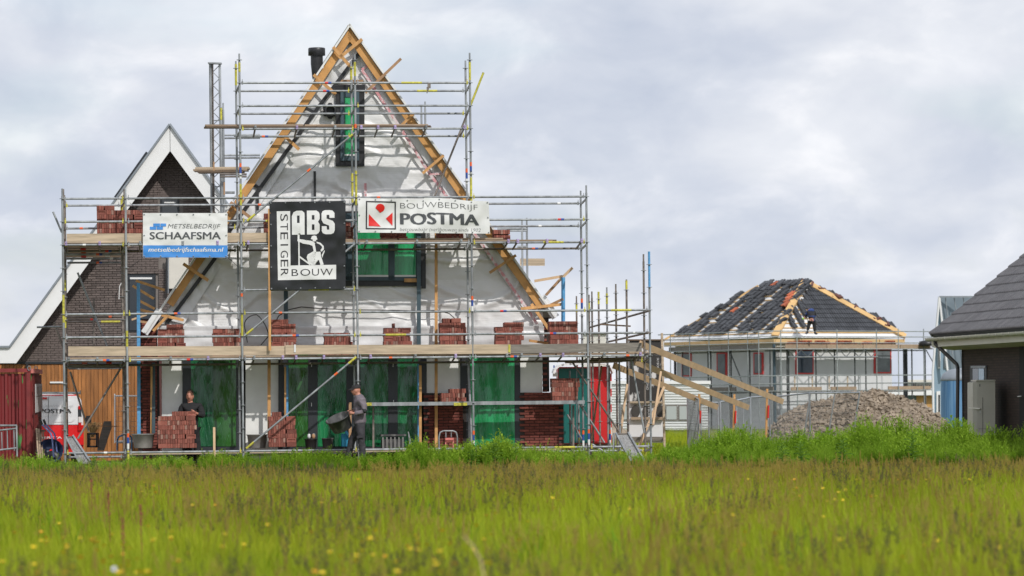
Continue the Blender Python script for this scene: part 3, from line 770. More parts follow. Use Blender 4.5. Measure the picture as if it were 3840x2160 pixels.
# ---------------------------------------------------------------- banners with print that follows their folds
def text_mesh(txt, bold=0.0, shear=0.0):
    cu = bpy.data.curves.new('lettering', 'FONT'); cu.body = txt; cu.offset = bold; cu.shear = shear; cu.resolution_u = 3
    ob = bpy.data.objects.new('lettering', cu); COL.objects.link(ob)
    dg = bpy.context.evaluated_depsgraph_get(); me = bpy.data.meshes.new_from_object(ob.evaluated_get(dg))
    vs = [(v.co.x, v.co.y) for v in me.vertices]; fs = [tuple(p.vertices) for p in me.polygons]
    bpy.data.objects.remove(ob); bpy.data.meshes.remove(me); bpy.data.curves.remove(cu)
    return vs, fs
def fit(vs, rect):
    x0, y0, x1, y1 = rect
    a, b = min(v[0] for v in vs), max(v[0] for v in vs); c, d = min(v[1] for v in vs), max(v[1] for v in vs)
    return [(x0+(v[0]-a)/(b-a)*(x1-x0), y1-(v[1]-c)/(d-c)*(y1-y0)) for v in vs]
def surf_print(name, vs2, fs, fn, m, parent, cut=6.0):     # flat shapes in photograph units laid on a surface fn(x, y)
    bm = bmesh.new(); bv = [bm.verts.new((x, y, 0)) for x, y in vs2]
    for f in fs:
        try: bm.faces.new([bv[i] for i in f])
        except ValueError: pass
    bmesh.ops.triangulate(bm, faces=bm.faces[:])
    for _ in range(5):
        long = [e for e in bm.edges if e.calc_length() > cut]
        if not long: break
        bmesh.ops.subdivide_edges(bm, edges=long, cuts=1); bmesh.ops.triangulate(bm, faces=[f for f in bm.faces if len(f.verts) > 3])
    bm.verts.index_update()
    s = MB(); s.add([fn(v.co.x, v.co.y) for v in bm.verts], [tuple(v.index for v in f.verts) for f in bm.faces], 0, True)
    bm.free(); o = s.build(name, m, parent); return o
def word(txt, rect, fn, m, parent, bold=0.0, shear=0.0, name='lettering', rot=False):
    vs, fs = text_mesh(txt, min(bold, 0), shear)
    if rot: vs = [(v[1], -v[0]) for v in vs]                # turned a quarter clockwise
    if bold > 0:                                           # heavier strokes: the word set again a hair aside
        fv = fit(vs, (rect[0]+bold*30, rect[1], rect[2]-bold*30, rect[3])); n = len(fv); vv, ff = [], []; k = []
        for i, d in enumerate((-bold*30, 0, bold*30)):
            vv += [(x+d, y) for x, y in fv]; ff += [tuple(q+n*i for q in f) for f in fs]
            surf_print(name, [(x+d, y) for x, y in fv], fs, (lambda x, y, i=i: fn(x, y) - E2*(.0012*i)), m, parent)
        return None
    return surf_print(name, fit(vs, rect), fs, fn, m, parent)
def poly(pts, fn, m, parent, name='print', cut=8.0):
    return surf_print(name, pts, [tuple(range(len(pts)))], fn, m, parent, cut)
def sheet(name, label, rect, b, wave, m, corner=None, nu=60, nv=40):
    x0, y0, x1, y1 = rect
    cr = corner or ((x0,y0),(x1,y0),(x1,y1),(x0,y1))
    def pt(x, y, off=0.0):
        u = (x-x0)/(x1-x0); v = (y-y0)/(y1-y0)
        q = lerp2(lerp2(cr[0], cr[1], u), lerp2(cr[3], cr[2], u), v)
        return M(q[0], q[1] + wave[1](u, v), b) - E2*(wave[0](u, v) + off)
    t = thing(name, label, 'banner', pt((x0+x1)/2, y1))
    s = MB(); s.grid(lambda u, v: pt(x0+(x1-x0)*u, y0+(y1-y0)*v), nu, nv); s.build('sheet', m, t)
    EY = MB(); EY.lathe([(.006,0),(.016,0),(.016,-.006),(.006,-.006)], (0,0,0), 10, (E1,E3,E2)); em = EY.mesh('eyelet', K['galv'])
    nx, ny = max(3, round((x1-x0)/62)), max(2, round((y1-y0)/75))
    for i in range(nx+1):
        for y in (y0+5, y1-5): place('eyelet', em, pt(x0+5+(x1-x0-10)*i/nx, y, .01), t)
    for j in range(1, ny):
        for x in (x0+5, x1-5): place('eyelet', em, pt(x, y0+5+(y1-y0-10)*j/ny, .01), t)
    return t, (lambda x, y: pt(x, y, .009))
K['pvc_white'] = mat('white_banner_cloth', (.74,.74,.72), .33, .04, 3, bump=.12, bscale=7, coord='World')
K['pvc_black'] = mat('black_banner_cloth', (.018,.019,.021), .34, .3, 3, bump=.2, bscale=5, coord='World')
K['pvc_blue'] = mat('blue_banner_print', (.06,.26,.66), .35)
K['pvc_red'] = mat('red_banner_print', (.72,.025,.02), .35)
K['grey_print'] = mat('dark_grey_print', (.075,.08,.085), .4)
def nz(sx, sy, amp, o): return lambda u, v: amp*(mn.noise(V((u*sx, v*sy, o))) + .5*mn.noise(V((u*sx*2.7, v*sy*2.3, o+4))))
# blue and white banner of the bricklayers
t, f = sheet('banner', 'white banner with blue lower band hanging on the left scaffold rail', (536,799,853,966), -.07, (nz(4,3,.02,1.2), lambda u, v: 0), K['pvc_white'])
poly([(537,920),(853,920),(853,965),(537,965)], lambda x, y: f(x, y) + E2*.004, K['pvc_blue'], t, 'blue_band')
word('METSELBEDRIJF', (629,840,827,861), f, K['grey_print'], t, -.012, .22); word('SCHAAFSMA', (561,870,828,897), f, K['grey_print'], t, .03)
word('metselbedrijfschaafsma.nl', (556,928,838,949), f, K['white'], t, .015, .2)
for x0, y0, x1, y1 in ((575,838,600,849),(602,838,623,849),(562,850,586,861),(588,850,611,861)):
    poly([(x0,y0),(x1,y0),(x1,y1),(x0,y1)], f, K['pvc_blue'], t, 'brick_emblem')
# black scaffolders' banner
def abs_x(z): return 850 + z/2.576
def abs_y(z): return 650 + z/2.576
Z = lambda pts: [(abs_x(x), abs_y(y)) for x, y in pts]
t, f = sheet('banner', 'large black banner with white letters and a white builder figure', (1013,754,1296,1086), -.09, (nz(3,4,.025,7.7), lambda u, v: 0), K['pvc_black'],
             ((1010,757),(1296,753),(1296,1083),(1013,1088)))
poly(Z([(490,360),(618,360),(618,888),(1058,888),(1058,1028),(496,1028)]), f, K['pvc_white'], t, 'white_field')
f2 = lambda x, y: f(x, y) - E2*.004
for i, ch in enumerate('STEIGER'):
    y0 = 388 + i*88.5; word(ch, (*Z([(524,y0)])[0], *Z([(596,y0+68)])[0]) if ch != 'I' else (*Z([(524,y0+26)])[0], *Z([(596,y0+40)])[0]), f2, K['ink'], t, -.002, rot=True)
for i, (ch, a, b) in enumerate((('B',628,692),('O',712,808),('U',824,892),('W',906,1026))): word(ch, (*Z([(a,924)])[0], *Z([(b,990)])[0]), f2, K['ink'], t, -.004)
# heavy block letters
def glyph(polys, holes=()):
    for p in polys: poly(Z(p), f, K['pvc_white'], t, 'lettering')
    for p in holes: poly(Z(p), f2, K['pvc_black'], t, 'counter')
glyph([[(634,590),(634,410),(650,372),(680,358),(732,358),(754,378),(756,400),(756,590),(716,590),(716,520),(694,520),(694,590)]], [[(684,404),(708,404),(708,476),(684,476)]])
glyph([[(778,590),(778,358),(868,358),(892,374),(900,394),(900,440),(884,468),(900,494),(900,556),(888,578),(868,590)]], [[(826,402),(850,402),(850,446),(826,446)],[(826,492),(850,492),(850,546),(826,546)]])
glyph([[(1042,432),(1042,384),(1024,362),(1000,356),(950,356),(928,366),(918,390),(918,452),(936,484),(990,506),(992,546),(970,546),(966,512),(920,512),(920,560),(932,580),(956,590),(1010,590),(1034,578),(1044,552),(1044,490),(1026,462),(966,438),(966,402),(992,402),(994,432)]])
# builder figure holding a pole on a brace
glyph([[(690,506),(708,506),(706,636),(708,888),(694,888),(694,660),(686,650),(688,630)], [(708,796),(812,876),(804,888),(708,816)],
       [(706,632),(740,656),(800,660),(824,652),(858,676),(828,700),(800,688),(740,678),(706,660)],
       [(814,634),(826,606),(848,600),(868,606),(878,640),(866,644),(862,656),(840,660),(832,650),(834,640)],
       [(828,690),(850,668),(866,760),(830,770),(786,802),(794,852),(846,884),(826,888),(792,876),(774,810),(784,784),(842,752)],
       [(838,760),(908,758),(912,800),(938,884),(906,888),(892,836),(876,806),(846,806),(856,884),(830,886),(800,840),(794,806)],
       [(868,660),(908,672),(938,704),(940,736),(918,760),(906,744),(924,722),(920,706),(896,684),(872,676)], [(918,792),(944,742),(948,756),(930,800),(928,820)]])
# white builders' banner with the red emblem
t, f = sheet('banner', 'long white banner with black letters and red square emblem, sagging at its top edge', (1342,743,1840,878), -.08,
             (lambda u, v: .03*mn.noise(V((u*7, v*2.2+u*3, 3.1))) + .02*mn.noise(V((u*15, v*3+u*6, 8.))) + .02*math.sin((u*.9+v*.45)*9), lambda u, v: (9*math.sin(u*6.3+1)*(1-v) if .5 < u < .85 else 0)*.9), K['pvc_white'],
             ((1343,742),(1832,755),(1838,876),(1342,872)), 110, 40)
Zb = lambda pts: [((850+x/2.576-1342)*1.0+1342, 650+y/2.576) for x, y in pts]
def frame4(a, w, m):
    x0, y0, x1, y1 = a
    for p in ([(x0,y0),(x1,y0),(x1,y0+w),(x0,y0+w)],[(x0,y1-w),(x1,y1-w),(x1,y1),(x0,y1)],[(x0,y0+w),(x0+w,y0+w),(x0+w,y1-w),(x0,y1-w)],[(x1-w,y0+w),(x1,y0+w),(x1,y1-w),(x1-w,y1-w)]): poly(Zb(p), f, m, t, 'emblem_frame')
frame4((1344,268,1638,552), 12, K['ink'])
poly(Zb([(1374,400),(1490,524),(1372,520)]), f, K['pvc_red'], t, 'emblem'); poly(Zb([(1606,378),(1604,516),(1540,442)]), f, K['pvc_red'], t, 'emblem')
poly(Zb([(1436,336)] + [(1484+44*math.cos(x), 336-42*math.sin(x)) for x in [math.pi*.75 - i*math.pi*1.0/8 for i in range(9)]] + [(1484,386)]), f, K['pvc_red'], t, 'emblem')
for i, (tx, a, b) in enumerate((('BOUWBEDRIJF', 1682, 2440),)): word(tx, (*Zb([(a,280)])[0], *Zb([(b,352)])[0]), f, K['ink'], t, -.022)
word('POSTMA', (*Zb([(1678,384)])[0], *Zb([(2450,500)])[0]), f, K['grey_print'], t, .10)
word('betrouwbaar (ver)bouwen sinds 1902', (*Zb([(1676,532)])[0], *Zb([(2460,578)])[0]), f, K['ink'], t, -.02, .18)
# tie cords of the blue and white banner
for a, c in (((536,801),(486,760)),((853,799),(900,770)),((536,965),(489,1003)),((853,965),(895,1002))):
    s = MB(); s.tube(M(*a,-.07), M(*c,0), .005, 5); s.build('tie_cord', K['plastic_black'], bpy.data.objects['banner'])
# ---------------------------------------------------------------- dark brick house behind on the left
def proj(p):
    r = V(p) - CAM; a0, b0 = r.x/r.y, r.z/r.y
    return (1920 + F*(a0*_c - b0*_s), HOR - F*(a0*_s + b0*_c))
X1, Y1, Z1 = V((1,0,0)), V((0,1,0)), V((0,0,1))
DL = 97.0
L_ = lambda x, y, d=0.0: W(x, y, DL + d)
hl = thing('brick_house', 'dark brown brick house with white barge boards and cedar cladding behind the scaffold', 'house', L_(250,1700))
K['brown_brick'] = mat('brown_brick', (.15,.12,.11), .85, .22, 16, bump=.4, bscale=50, rnd=.22)
K['mortar_grey'] = mat('grey_mortar', (.21,.185,.17), .9, .1, 10)
gp = [(637,540),(63,1385),(40,1362),(615,1362),(840,1362),(840,860)]
gp = [(637,545),(50,1362),(860,1362),(860,870)]
o = L_(0,1362); o.z = L_(300,1362).z
def lm(x, y): p = L_(x, y); return (p.x - o.x, p.z - o.z)
hl_holes = [(*lm(600,1010), *lm(673,735)), (*lm(478,1250), *lm(585,1024))]
hl_holes = [(min(a,c), min(b,d), max(a,c), max(b,d)) for a, b, c, d in hl_holes]
s = MB(); s.prism([L_(637,540,.05), L_(30,1400,.05), L_(60,1400,.05), L_(930,1400,.05), L_(930,930,.05)], Y1*.2); s.build('wall', K['mortar_grey'], hl)
cx = lambda c: (0 if (c[0] < lm(520,0)[0] and lm(0,1330)[1] < c[1] < lm(0,740)[1]) else 3) + abs(c[0]-lm(380,0)[0])*.3
brick_field(hl, [lm(*q) for q in gp], o + Y1*.035, X1, Y1, K['brown_brick'], hole=hl_holes, prio=cx, limit=300)
def lbox(x0, y0, x1, y1, d, t, m, nm, parent=hl):
    s = MB(); s.prism([L_(x0,y0,d), L_(x1,y0,d), L_(x1,y1,d), L_(x0,y1,d)], Y1*t); return s.build(nm, m, parent)
# barge boards and fascia, 45 cm proud of the brick
OV = -.72
def lpoly(pts, nm, m, d=OV, t=.04): s = MB(); s.prism([L_(x,y,d) for x, y in pts], Y1*t); return s.build(nm, m, hl)
lpoly([(636,470),(637,567),(61,1362),(-60,1362),(-60,1303),(38,1302)], 'barge_board', K['white'])
lpoly([(638,470),(880,800),(880,893),(639,567)], 'barge_board', K['white'])
for a, b in (((636,465),(36,1300)),((637,465),(884,806)),((36,1300),(-60,1301))):
    s = MB(); s.bar(L_(*a,OV-.02), L_(*b,OV-.02), .05, .10); s.build('roof_trim', K['zinc'], hl)
for a, b in (((636,466),(30,1304)),((637,466),(884,812))):
    p, q = L_(*a,OV+.05), L_(*b,OV+.05); n = (q-p).normalized().cross(Y1); n = n if n.z > 0 else -n
    vd = ray(637,1500); vd.z = 0; s = MB(); s.prism([p-n*.03, q-n*.03, q-n*.12, p-n*.12], vd*9); s.build('roof', K['zinc'], hl)
p, q = L_(556,574,1.0), L_(436,744,1.0); n = (q-p).normalized().cross(Y1); n = n if n.z > 0 else -n
s = MB(); s.prism([p+n*.03, q+n*.03, q+n*.075, p+n*.075], Y1*1.5); s.build('solar_panel', K['anth'], hl)
# soldier course and windows
for i in range(9):
    x = 603 + i*7.6; lbox(x, 716, x+6.6, 738, .0, .06, K['brown_brick'], 'soldier_brick')
def lwin(x0, y0, x1, y1, roll=None):
    w = lbox(x0, y0, x1, y1, .03, .08, K['anth'], 'window')
    lbox(x0+7, y0+8, x1-7, y1-6, .01, .02, K['glass'], 'pane', w)
    if roll: lbox(*roll, -.03, .05, K['white'], 'roller_box', w)
lwin(601,739,672,965,(616,757,658,762)); lwin(479,1027,584,1245,(487,1040,570,1047))
lwin(174,1421,246,1471,(187,1431,240,1437))
lbox(630,962,706,1082,-.1,.3,K['cream'],'rendered_wall'); lbox(622,962,626,1100,-.14,.04,K['anth'],'downpipe'); lbox(629,962,633,1100,-.14,.04,K['zinc'],'downpipe')
s = MB(); s.path([L_(461,1050,-.2), L_(448,1075,-.2), L_(446,1122,-.2)], .012, 6); s.build('white_cable', K['white'], hl)
# cedar boards below the brick
K['cedar'] = mat('cedar_board', (.36,.145,.04), .6, .3, 4, (3,3,.5), bump=.1, rnd=.26)
x = -40
while x < 640:
    w = R.choice((12,13,14,16,18)); lbox(x, 1366, x+w-1.3, 1745, .0 + R.uniform(0,.02), .03, K['cedar'], 'cedar_board'); x += w
lbox(-60,1364,640,1745,.06,.1,K['blackvoid'],'backing'); lbox(97,1362,106,1440,-.1,.08,K['plastic_black'],'downpipe')
lbox(-60,1356,640,1364,-.03,.1,K['anth'],'wall_trim')

# ---------------------------------------------------------------- hip roofed house under construction, far right
hh = thing('hip_roof_house', 'hip roofed house under construction with dark roof tiles partly laid', 'house', W(2907,1606,172))
aa = rad(55); dL = V((-math.cos(aa), math.sin(aa), 0)); dR = V((math.sin(aa), math.cos(aa), 0))
C0 = W(2905,1266,172); ze = C0.z; Lr = 8.05; Ll = 8.6; ins = 2.6
C1 = C0 + dL*Ll; C2 = C0 + dR*Lr
A1 = C0 + dR*(Lr/2) + dL*ins; A1.z = (CAM + ray(3047,1061)*A1.y).z
A2 = C0 + dR*(Lr/2) + dL*(Ll-ins+.1); A2.z = A1.z - .02
K['roof_foil'] = mat('white_roof_foil', (.74,.75,.76), .45, .06, 2, bump=.3, bscale=6)
K['osb'] = mat('pale_roof_timber', (.62,.40,.17), .6, .15, 2)
K['tile'] = mat('anthracite_roof_tile', (.05,.053,.06), .34, .2, 8, rnd=.3)
K['tile_red'] = mat('red_roof_tile', (.42,.11,.05), .7, .2, 8, rnd=.3)
K['tile_brown'] = mat('brown_roof_tile', (.13,.05,.038), .6, .2, 8, rnd=.35)
K['foil_far'] = mat('grey_wall_foil', (.66,.665,.67), .4, .08, .8, bump=.3, bscale=2.5, coord='World')
K['board_far'] = mat('pale_frame_timber', (.66,.46,.22), .6, .12, 2, rnd=.08)
s = MB(); C3 = C1 + dR*Lr
s.add([C0, C1, A2, A1], [(0,1,2,3)]); s.add([C0, C2, A1], [(0,1,2)]); s.add([C1, C3, A2], [(0,1,2)]); s.add([C2, C3, A2, A1], [(0,1,2,3)])
s.build('roof', K['roof_foil'], hh)
nFl = (C1-C0).cross(A1-C0); nFl = -nFl.normalized() if nFl.y > 0 else nFl.normalized()
nFr = (C2-C0).cross(A1-C0); nFr = -nFr.normalized() if nFr.y > 0 else nFr.normalized()
if nFl.z < 0: nFl = -nFl
if nFr.z < 0: nFr = -nFr
upL = nFl.cross(dL).normalized(); upL = upL if upL.z > 0 else -upL
upR = nFr.cross(dR).normalized(); upR = upR if upR.z > 0 else -upR
def hipboard(p, q, n1, w=.16):
    s = MB(); s.bar(p + n1*.09, q + n1*.09, w, .10, n1); s.build('hip_board', K['osb'], hh)
for p, q, nn, ww in ((C0, A1, (nFl+nFr).normalized(), .34), (C2, A1, nFr, .34), (C1, A2, nFl, .1)):
    hipboard(p - Z1*(.08 if ww < .2 else 0), q - Z1*(.08 if ww < .2 else 0), nn, ww)
for d, p, L, n in ((dR, C0, Lr, 5), (dL, C0, Ll, 5)):
    for i in range(n):
        s = MB(); a = p + d*(L*i/n+.02) - Z1*.17; b = p + d*(L*(i+1)/n-.02) - Z1*.17; s.bar(a, b, .21, .05, d.cross(Z1)); s.build('fascia_board', K['board_far'], hh)
def battens(p, d, up, n, L, k, full):
    for i in range(1, k):
        v = full*i/k; t = i/k
        lo, hi = ins*t if d is dL else (Lr/2)*t, L - (ins*t if d is dL else (Lr/2)*t)
        s = MB(); s.bar(p + d*(lo+.1) + up*v + n*.03, p + d*(hi-.1) + up*v + n*.03, .05, .03, n); s.build('roof_batten', K['osb'], hh)
SlR = (A1 - C0 - dR*(Lr/2)).length; SlL = ((A1-C0) - dL*ins).length
battens(C0, dR, upR, nFr, Lr, 12, SlR); battens(C0, dL, upL, nFl, Ll, 13, SlL)
def tile_mesh(w, h, m, n=1):
    s = MB(); prof = [(-.5,.0),(-.40,.028),(-.28,.034),(-.18,.012),(-.06,.0),(.06,.0),(.16,.03),(.28,.036),(.40,.018),(.5,.004)]
    for k in range(n):
        off = k*.05; sl = k*.05
        top = [V((x*w, -h/2-sl*.6, z+.045+off)) for x, z in prof]; bot = [V((x*w, h/2-sl*.6, z+.012+off)) for x, z in prof]; low = [V((x*w, -h/2-sl*.6, z+off+.008)) for x, z in prof]
        m_ = len(prof); s.add(top+bot+low, [(i,i+1,m_+i+1,m_+i) for i in range(m_-1)] + [(2*m_+i,2*m_+i+1,i+1,i) for i in range(m_-1)] +
              [(0, m_, 2*m_), (m_-1, 3*m_-1, 2*m_-1)])
    return s.mesh('roof_tile', m)
def orient(xd, up, n): return Matrix((xd, up, n)).transposed().to_euler()
TM = tile_mesh(.30, .40, K['tile'])
poly_t = [(2450+x/2.453, 1000+y/2.453) for x, y in ((1455,175),(1545,190),(2260,555),(2260,600),(1500,600),(1485,455),(1375,385),(1355,315),(1410,235))]
gR = SlR/12.2
for i in range(12):
    k = 0
    while k*.302 < Lr:
        p = C0 + dR*(k*.302+.15) + upR*(gR*(i+.75)) + nFr*.05
        if inside(poly_t, *proj(p)): place('roof_tile', TM, p, hh, orient(dR, upR, nFr))
        k += 1
T4 = tile_mesh(.235, .42, K['tile'], 3); T4R = tile_mesh(.235, .42, K['tile_red'], 3)
poly_l = [(2450+x/2.453, 1000+y/2.453) for x, y in ((205,622),(840,230),(1000,165),(1440,118),(1460,150),(1330,300),(1270,380),(1180,560),(1110,612))]
gap_u = 0
nx_ = int(Ll/.40)
for k in range(nx_):
    if k % 6 == 3: continue
    for i in range(13):
        u = k*.40+.2 + R.uniform(-.03,.03); v = SlL*(i+.6 + R.uniform(-.12,.12))/13
        p = C0 + dL*u + upL*v + nFl*(.04 + R.uniform(0,.02))
        if inside(poly_l, *proj(p)) and R.random() < .90:
            r = orient((-dL + upL*R.uniform(-.22,.10)).normalized(), upL, nFl)
            place('tile_bundle', T4R if R.random() < .012 else T4, p, hh, r)
# short columns of tiles left of the roofer
for x0, y0, x1, y1, n in ((1320,330,1385,450,4),(1285,400,1360,540,4),(1225,440,1275,545,3)):
    for j in range(n):
        x = 2450 + (x0+(x1-x0)*j/(n-1))/2.453; y = 1000 + (y0+(y1-y0)*j/(n-1))/2.453
        p = onplane(x, y, C0, nFr) + nFr*.05; place('tile_bundle', T4, p, hh, orient(dR, upR, nFr))
# ridge heaps along the right hip and by the front hip
for i in range(15):
    t = .02 + i*.062 + R.uniform(-.01,.01); p = A1.lerp(C2, t) + nFr*.10 + dL*.25 + Z1*R.uniform(.0,.12)
    if R.random() < .85: place('tile_bundle', tile_mesh(.30, .42, K['tile_brown'], R.choice((2,3,4))), p, hh, (R.uniform(.3,.7), R.uniform(-.1,.1), R.uniform(-.9,.9)))
for t, mm in ((.55,'tile_red'),(.62,'tile_red'),(.68,'tile_red'),(.74,'tile_red')):
    p = C0.lerp(A1, t) + nFl*.16 + dL*.28; place('tile_bundle', tile_mesh(.28, .42, K[mm], 2), p, hh, orient(-dL, upL, nFl))
for i in range(8):
    p = A1.lerp(A2, i/8) + Z1*R.uniform(.02,.12); place('tile_bundle', tile_mesh(.3, .42, K['tile'], 2), p, hh, orient(-dL, upL, nFl))
# walls wrapped in foil
wi = .45
w0 = C0 + dR*wi + dL*wi; w1 = C1 + dR*wi - dL*wi; w2 = C2 - dR*wi + dL*wi
def wallq(p, q, z0, z1, m, nm):
    s = MB(); d = (q-p).normalized(); inn = d.cross(Z1); inn = inn if inn.y > 0 else -inn
    s.prism([V((p.x,p.y,z0)), V((q.x,q.y,z0)), V((q.x,q.y,z1)), V((p.x,p.y,z1))], inn*.2); return s.build(nm, m, hh)
wallq(w0, w1, 0, ze-.2, K['foil_far'], 'wall'); wallq(w0, w2, 0, ze-.2, K['foil_far'], 'wall')
wallq(C1 + dR*.42 - dL*.42 , w0 - dR*.03 , ze-.62, ze-.26, K['cream'], 'eave_board'); wallq(w0 - dL*.03, C2 - dR*.42 + dL*.42, ze-.5, ze-.26, K['cream'], 'eave_board')
K['red_frame'] = mat('red_window_tape', (.62,.05,.05), .5)
nRw = dR.cross(Z1); nRw = nRw if nRw.y < 0 else -nRw
nLw = dL.cross(Z1); nLw = nLw if nLw.y < 0 else -nLw
def farwin(x0, y0, x1, y1, side, glass='glass'):
    d, n = (dR, nRw) if side == 'R' else (dL, nLw); o = w0
    def q(x, y, off): return onplane(x, y, o, n) + n*off
    s = MB(); s.prism([q(x0,y0,.05), q(x1,y0,.05), q(x1,y1,.05), q(x0,y1,.05)], -n*.05); w = s.build('window', K['red_frame'], hh)
    s = MB(); s.prism([q(x0+5,y0+5,.07), q(x1-5,y0+5,.07), q(x1-5,y1-5,.07), q(x0+5,y1-5,.07)], -n*.03); s.build('pane', K[glass], w)
    return w
K['glass_grey'] = mat('foil_covered_glass', (.16,.18,.19), .15, .3, 2)
K['glass_blue'] = mat('blue_window_glass', (.05,.07,.10), .1, .3, 2)
farwin(2982,1312,3049,1403,'R','glass_blue'); farwin(3276,1310,3340,1400,'R','glass_grey')
for x0, x1, y1 in ((2559,2594,1412),(2690,2728,1412),(2828,2864,1404)): farwin(x0,1322,x1,y1,'L','glass_grey')
for x, m in ((2903,'bluepaint'),):
    s = MB(); p = onplane(x,1330,C0,nRw); s.tube(V((p.x,p.y,0)), V((p.x,p.y,ze-.3)), .07, 6); s.build('corner_post', K['bluegrey'], hh)
for x in (2530,3396,3388):
    s = MB(); p = onplane(x,1330,w0,nRw if x > 2900 else nLw) - Y1*.3; s.tube(V((p.x,p.y,0)), V((p.x,p.y,ze-.5)), .06, 6); s.build('upright_batten', K['anth'], hh)
# its scaffold
s2 = thing('scaffold', 'far grey tube scaffold in front of the hip roofed house', 'scaffold', W(2907,1606,170))
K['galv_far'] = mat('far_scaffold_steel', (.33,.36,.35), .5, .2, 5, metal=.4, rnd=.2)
K['galv_dark'] = mat('shaded_scaffold_steel', (.10,.11,.11), .6, .2, 5, metal=.3, rnd=.3)  # dark copy of the far scaffold steel, shade put into its colour
def zz(y, x=2905, D=172): return W(x, y, D).z
SL0 = C0 - dR*1.25 - dL*1.0; 
def run2(o, d, xs, depth, n, hl_):
    return
zd1 = zz(1306); zd2 = zz(1462); zr = [zz(1287), zz(1264), zz(1243)]
def fline(x, side, off):                                  # foot of a scaffold tube seen at x, in front of a face
    d, n = (dR, nRw) if side == 'R' else (dL, nLw)
    return onplane(x, 1400, C0 + n*off, n)
for x, side, off, top in ((2515,'L',.9,1254),(2587,'L',.9,1248),(2660,'L',.9,1246),(2733,'L',.9,1244),(2805,'L',.9,1241),(2846,'R',.9,1239),(2929,'R',.9,1236),(2990,'R',.9,1236),(3140,'R',.9,1234),(3288,'R',.9,1233),(3370,'R',.9,1232),(3465,'R',.9,1233)):
    p = fline(x, side, off); s = MB(); s.tube(V((p.x,p.y,0)), V((p.x,p.y,(CAM+ray(x,top)*(p.y)).z)), .024, 6); s.build('standard', K['galv_far'], s2)
for x, side in ((2560,'L'),(2656,'L'),(2666,'L'),(2735,'L'),(2742,'L'),(2812,'L'),(2888,'L'),(2952,'R'),(2958,'R'),(3060,'R'),(3130,'R'),(3206,'R'),(3247,'R'),(3420,'R'),(3470,'R')):
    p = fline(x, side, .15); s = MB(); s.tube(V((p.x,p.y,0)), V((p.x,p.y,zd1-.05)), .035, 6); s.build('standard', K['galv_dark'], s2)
for z in zr + [zd1-.05, zz(1410), zz(1440), zd2-.06]:
    for x0, x1, side in ((2470,2850,'L'),(2846,3500,'R')):
        p, q = fline(x0, side, .9), fline(x1, side, .9); s = MB(); s.tube(V((p.x,p.y,z)), V((q.x,q.y,z)), .024, 6); s.build('ledger', K['galv_far'], s2)
for z in (zd1-.12, zd2-.12):
    for x0, x1, side in ((2500,2850,'L'),(2870,3470,'R')):
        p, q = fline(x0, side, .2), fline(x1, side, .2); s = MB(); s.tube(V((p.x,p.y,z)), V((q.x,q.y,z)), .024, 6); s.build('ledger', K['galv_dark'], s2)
def fplank(x0, x1, z, side, off, m, h=.2, w=.04, nm='toe_board'):
    p, q = fline(x0, side, off), fline(x1, side, off); s = MB(); d = (q-p).normalized()
    s.bar(V((p.x,p.y,z)), V((q.x,q.y,z)), h, w, d.cross(Z1)); s.build(nm, K[m], s2)
for x0, x1, m in ((2510,2706,'plank_grey'),(2708,2848,'plank_grey')): fplank(x0, x1, zd1+.07, 'L', .86, m)
for x0, x1, m in ((2945,3100,'plank'),(3102,3235,'plank'),(3238,3375,'plank'),(3377,3490,'plank')): fplank(x0, x1, zd1+.07, 'R', .86, m)
for x0, x1 in ((2510,2850),): fplank(x0, x1, zd1-.02, 'L', .5, 'plank_dark', .04, .7, 'plank')
fplank(2860, 3480, zd1-.02, 'R', .5, 'plank_dark', .04, .7, 'plank')
for x0, x1, sd in ((2500,2760,'L'),(2790,2900,'L')): fplank(x0, x1, zd2+.05, sd, .8, 'plank_grey', .2, .05, 'plank')
for x0, x1 in ((2965,3080),(3115,3210),(3330,3490)): fplank(x0, x1, zd2+.04, 'R', .8, 'plank', .16, .05, 'plank')
for x in (2980,3046,3109,3178): 
    p = fline(x, 'R', .8); s = MB(); s.bar(V((p.x,p.y,zd2)), V((p.x,p.y,zd2+.62)), .06, .05); s.build('wood_post', K['plank_pale'], s2)
# lattice girder in front of the right wall
p, q = fline(2956,'R',.95), fline(3292,'R',.95)
za, zb_ = zd1-.1, zz(1340)
s = MB(); s.tube(V((p.x,p.y,zb_)), V((q.x,q.y,zb_)), .03, 6); s.build('girder_tube', K['galv'], s2)
for i in range(14):
    a = p.lerp(q, i/14); b = p.lerp(q, (i+1)/14); s = MB()
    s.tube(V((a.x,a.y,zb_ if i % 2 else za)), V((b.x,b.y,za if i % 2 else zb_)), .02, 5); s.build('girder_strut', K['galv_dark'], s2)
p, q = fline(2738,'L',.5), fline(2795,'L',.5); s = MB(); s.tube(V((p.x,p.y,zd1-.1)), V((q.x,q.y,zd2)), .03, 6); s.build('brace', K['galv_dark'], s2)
p, q = fline(3474,'R',.5), fline(3500,'R',.5); s = MB(); s.tube(V((p.x,p.y,zd1-.1)), V((q.x,q.y,zd1-.7)), .025, 6); s.build('brace', K['galv_dark'], s2)
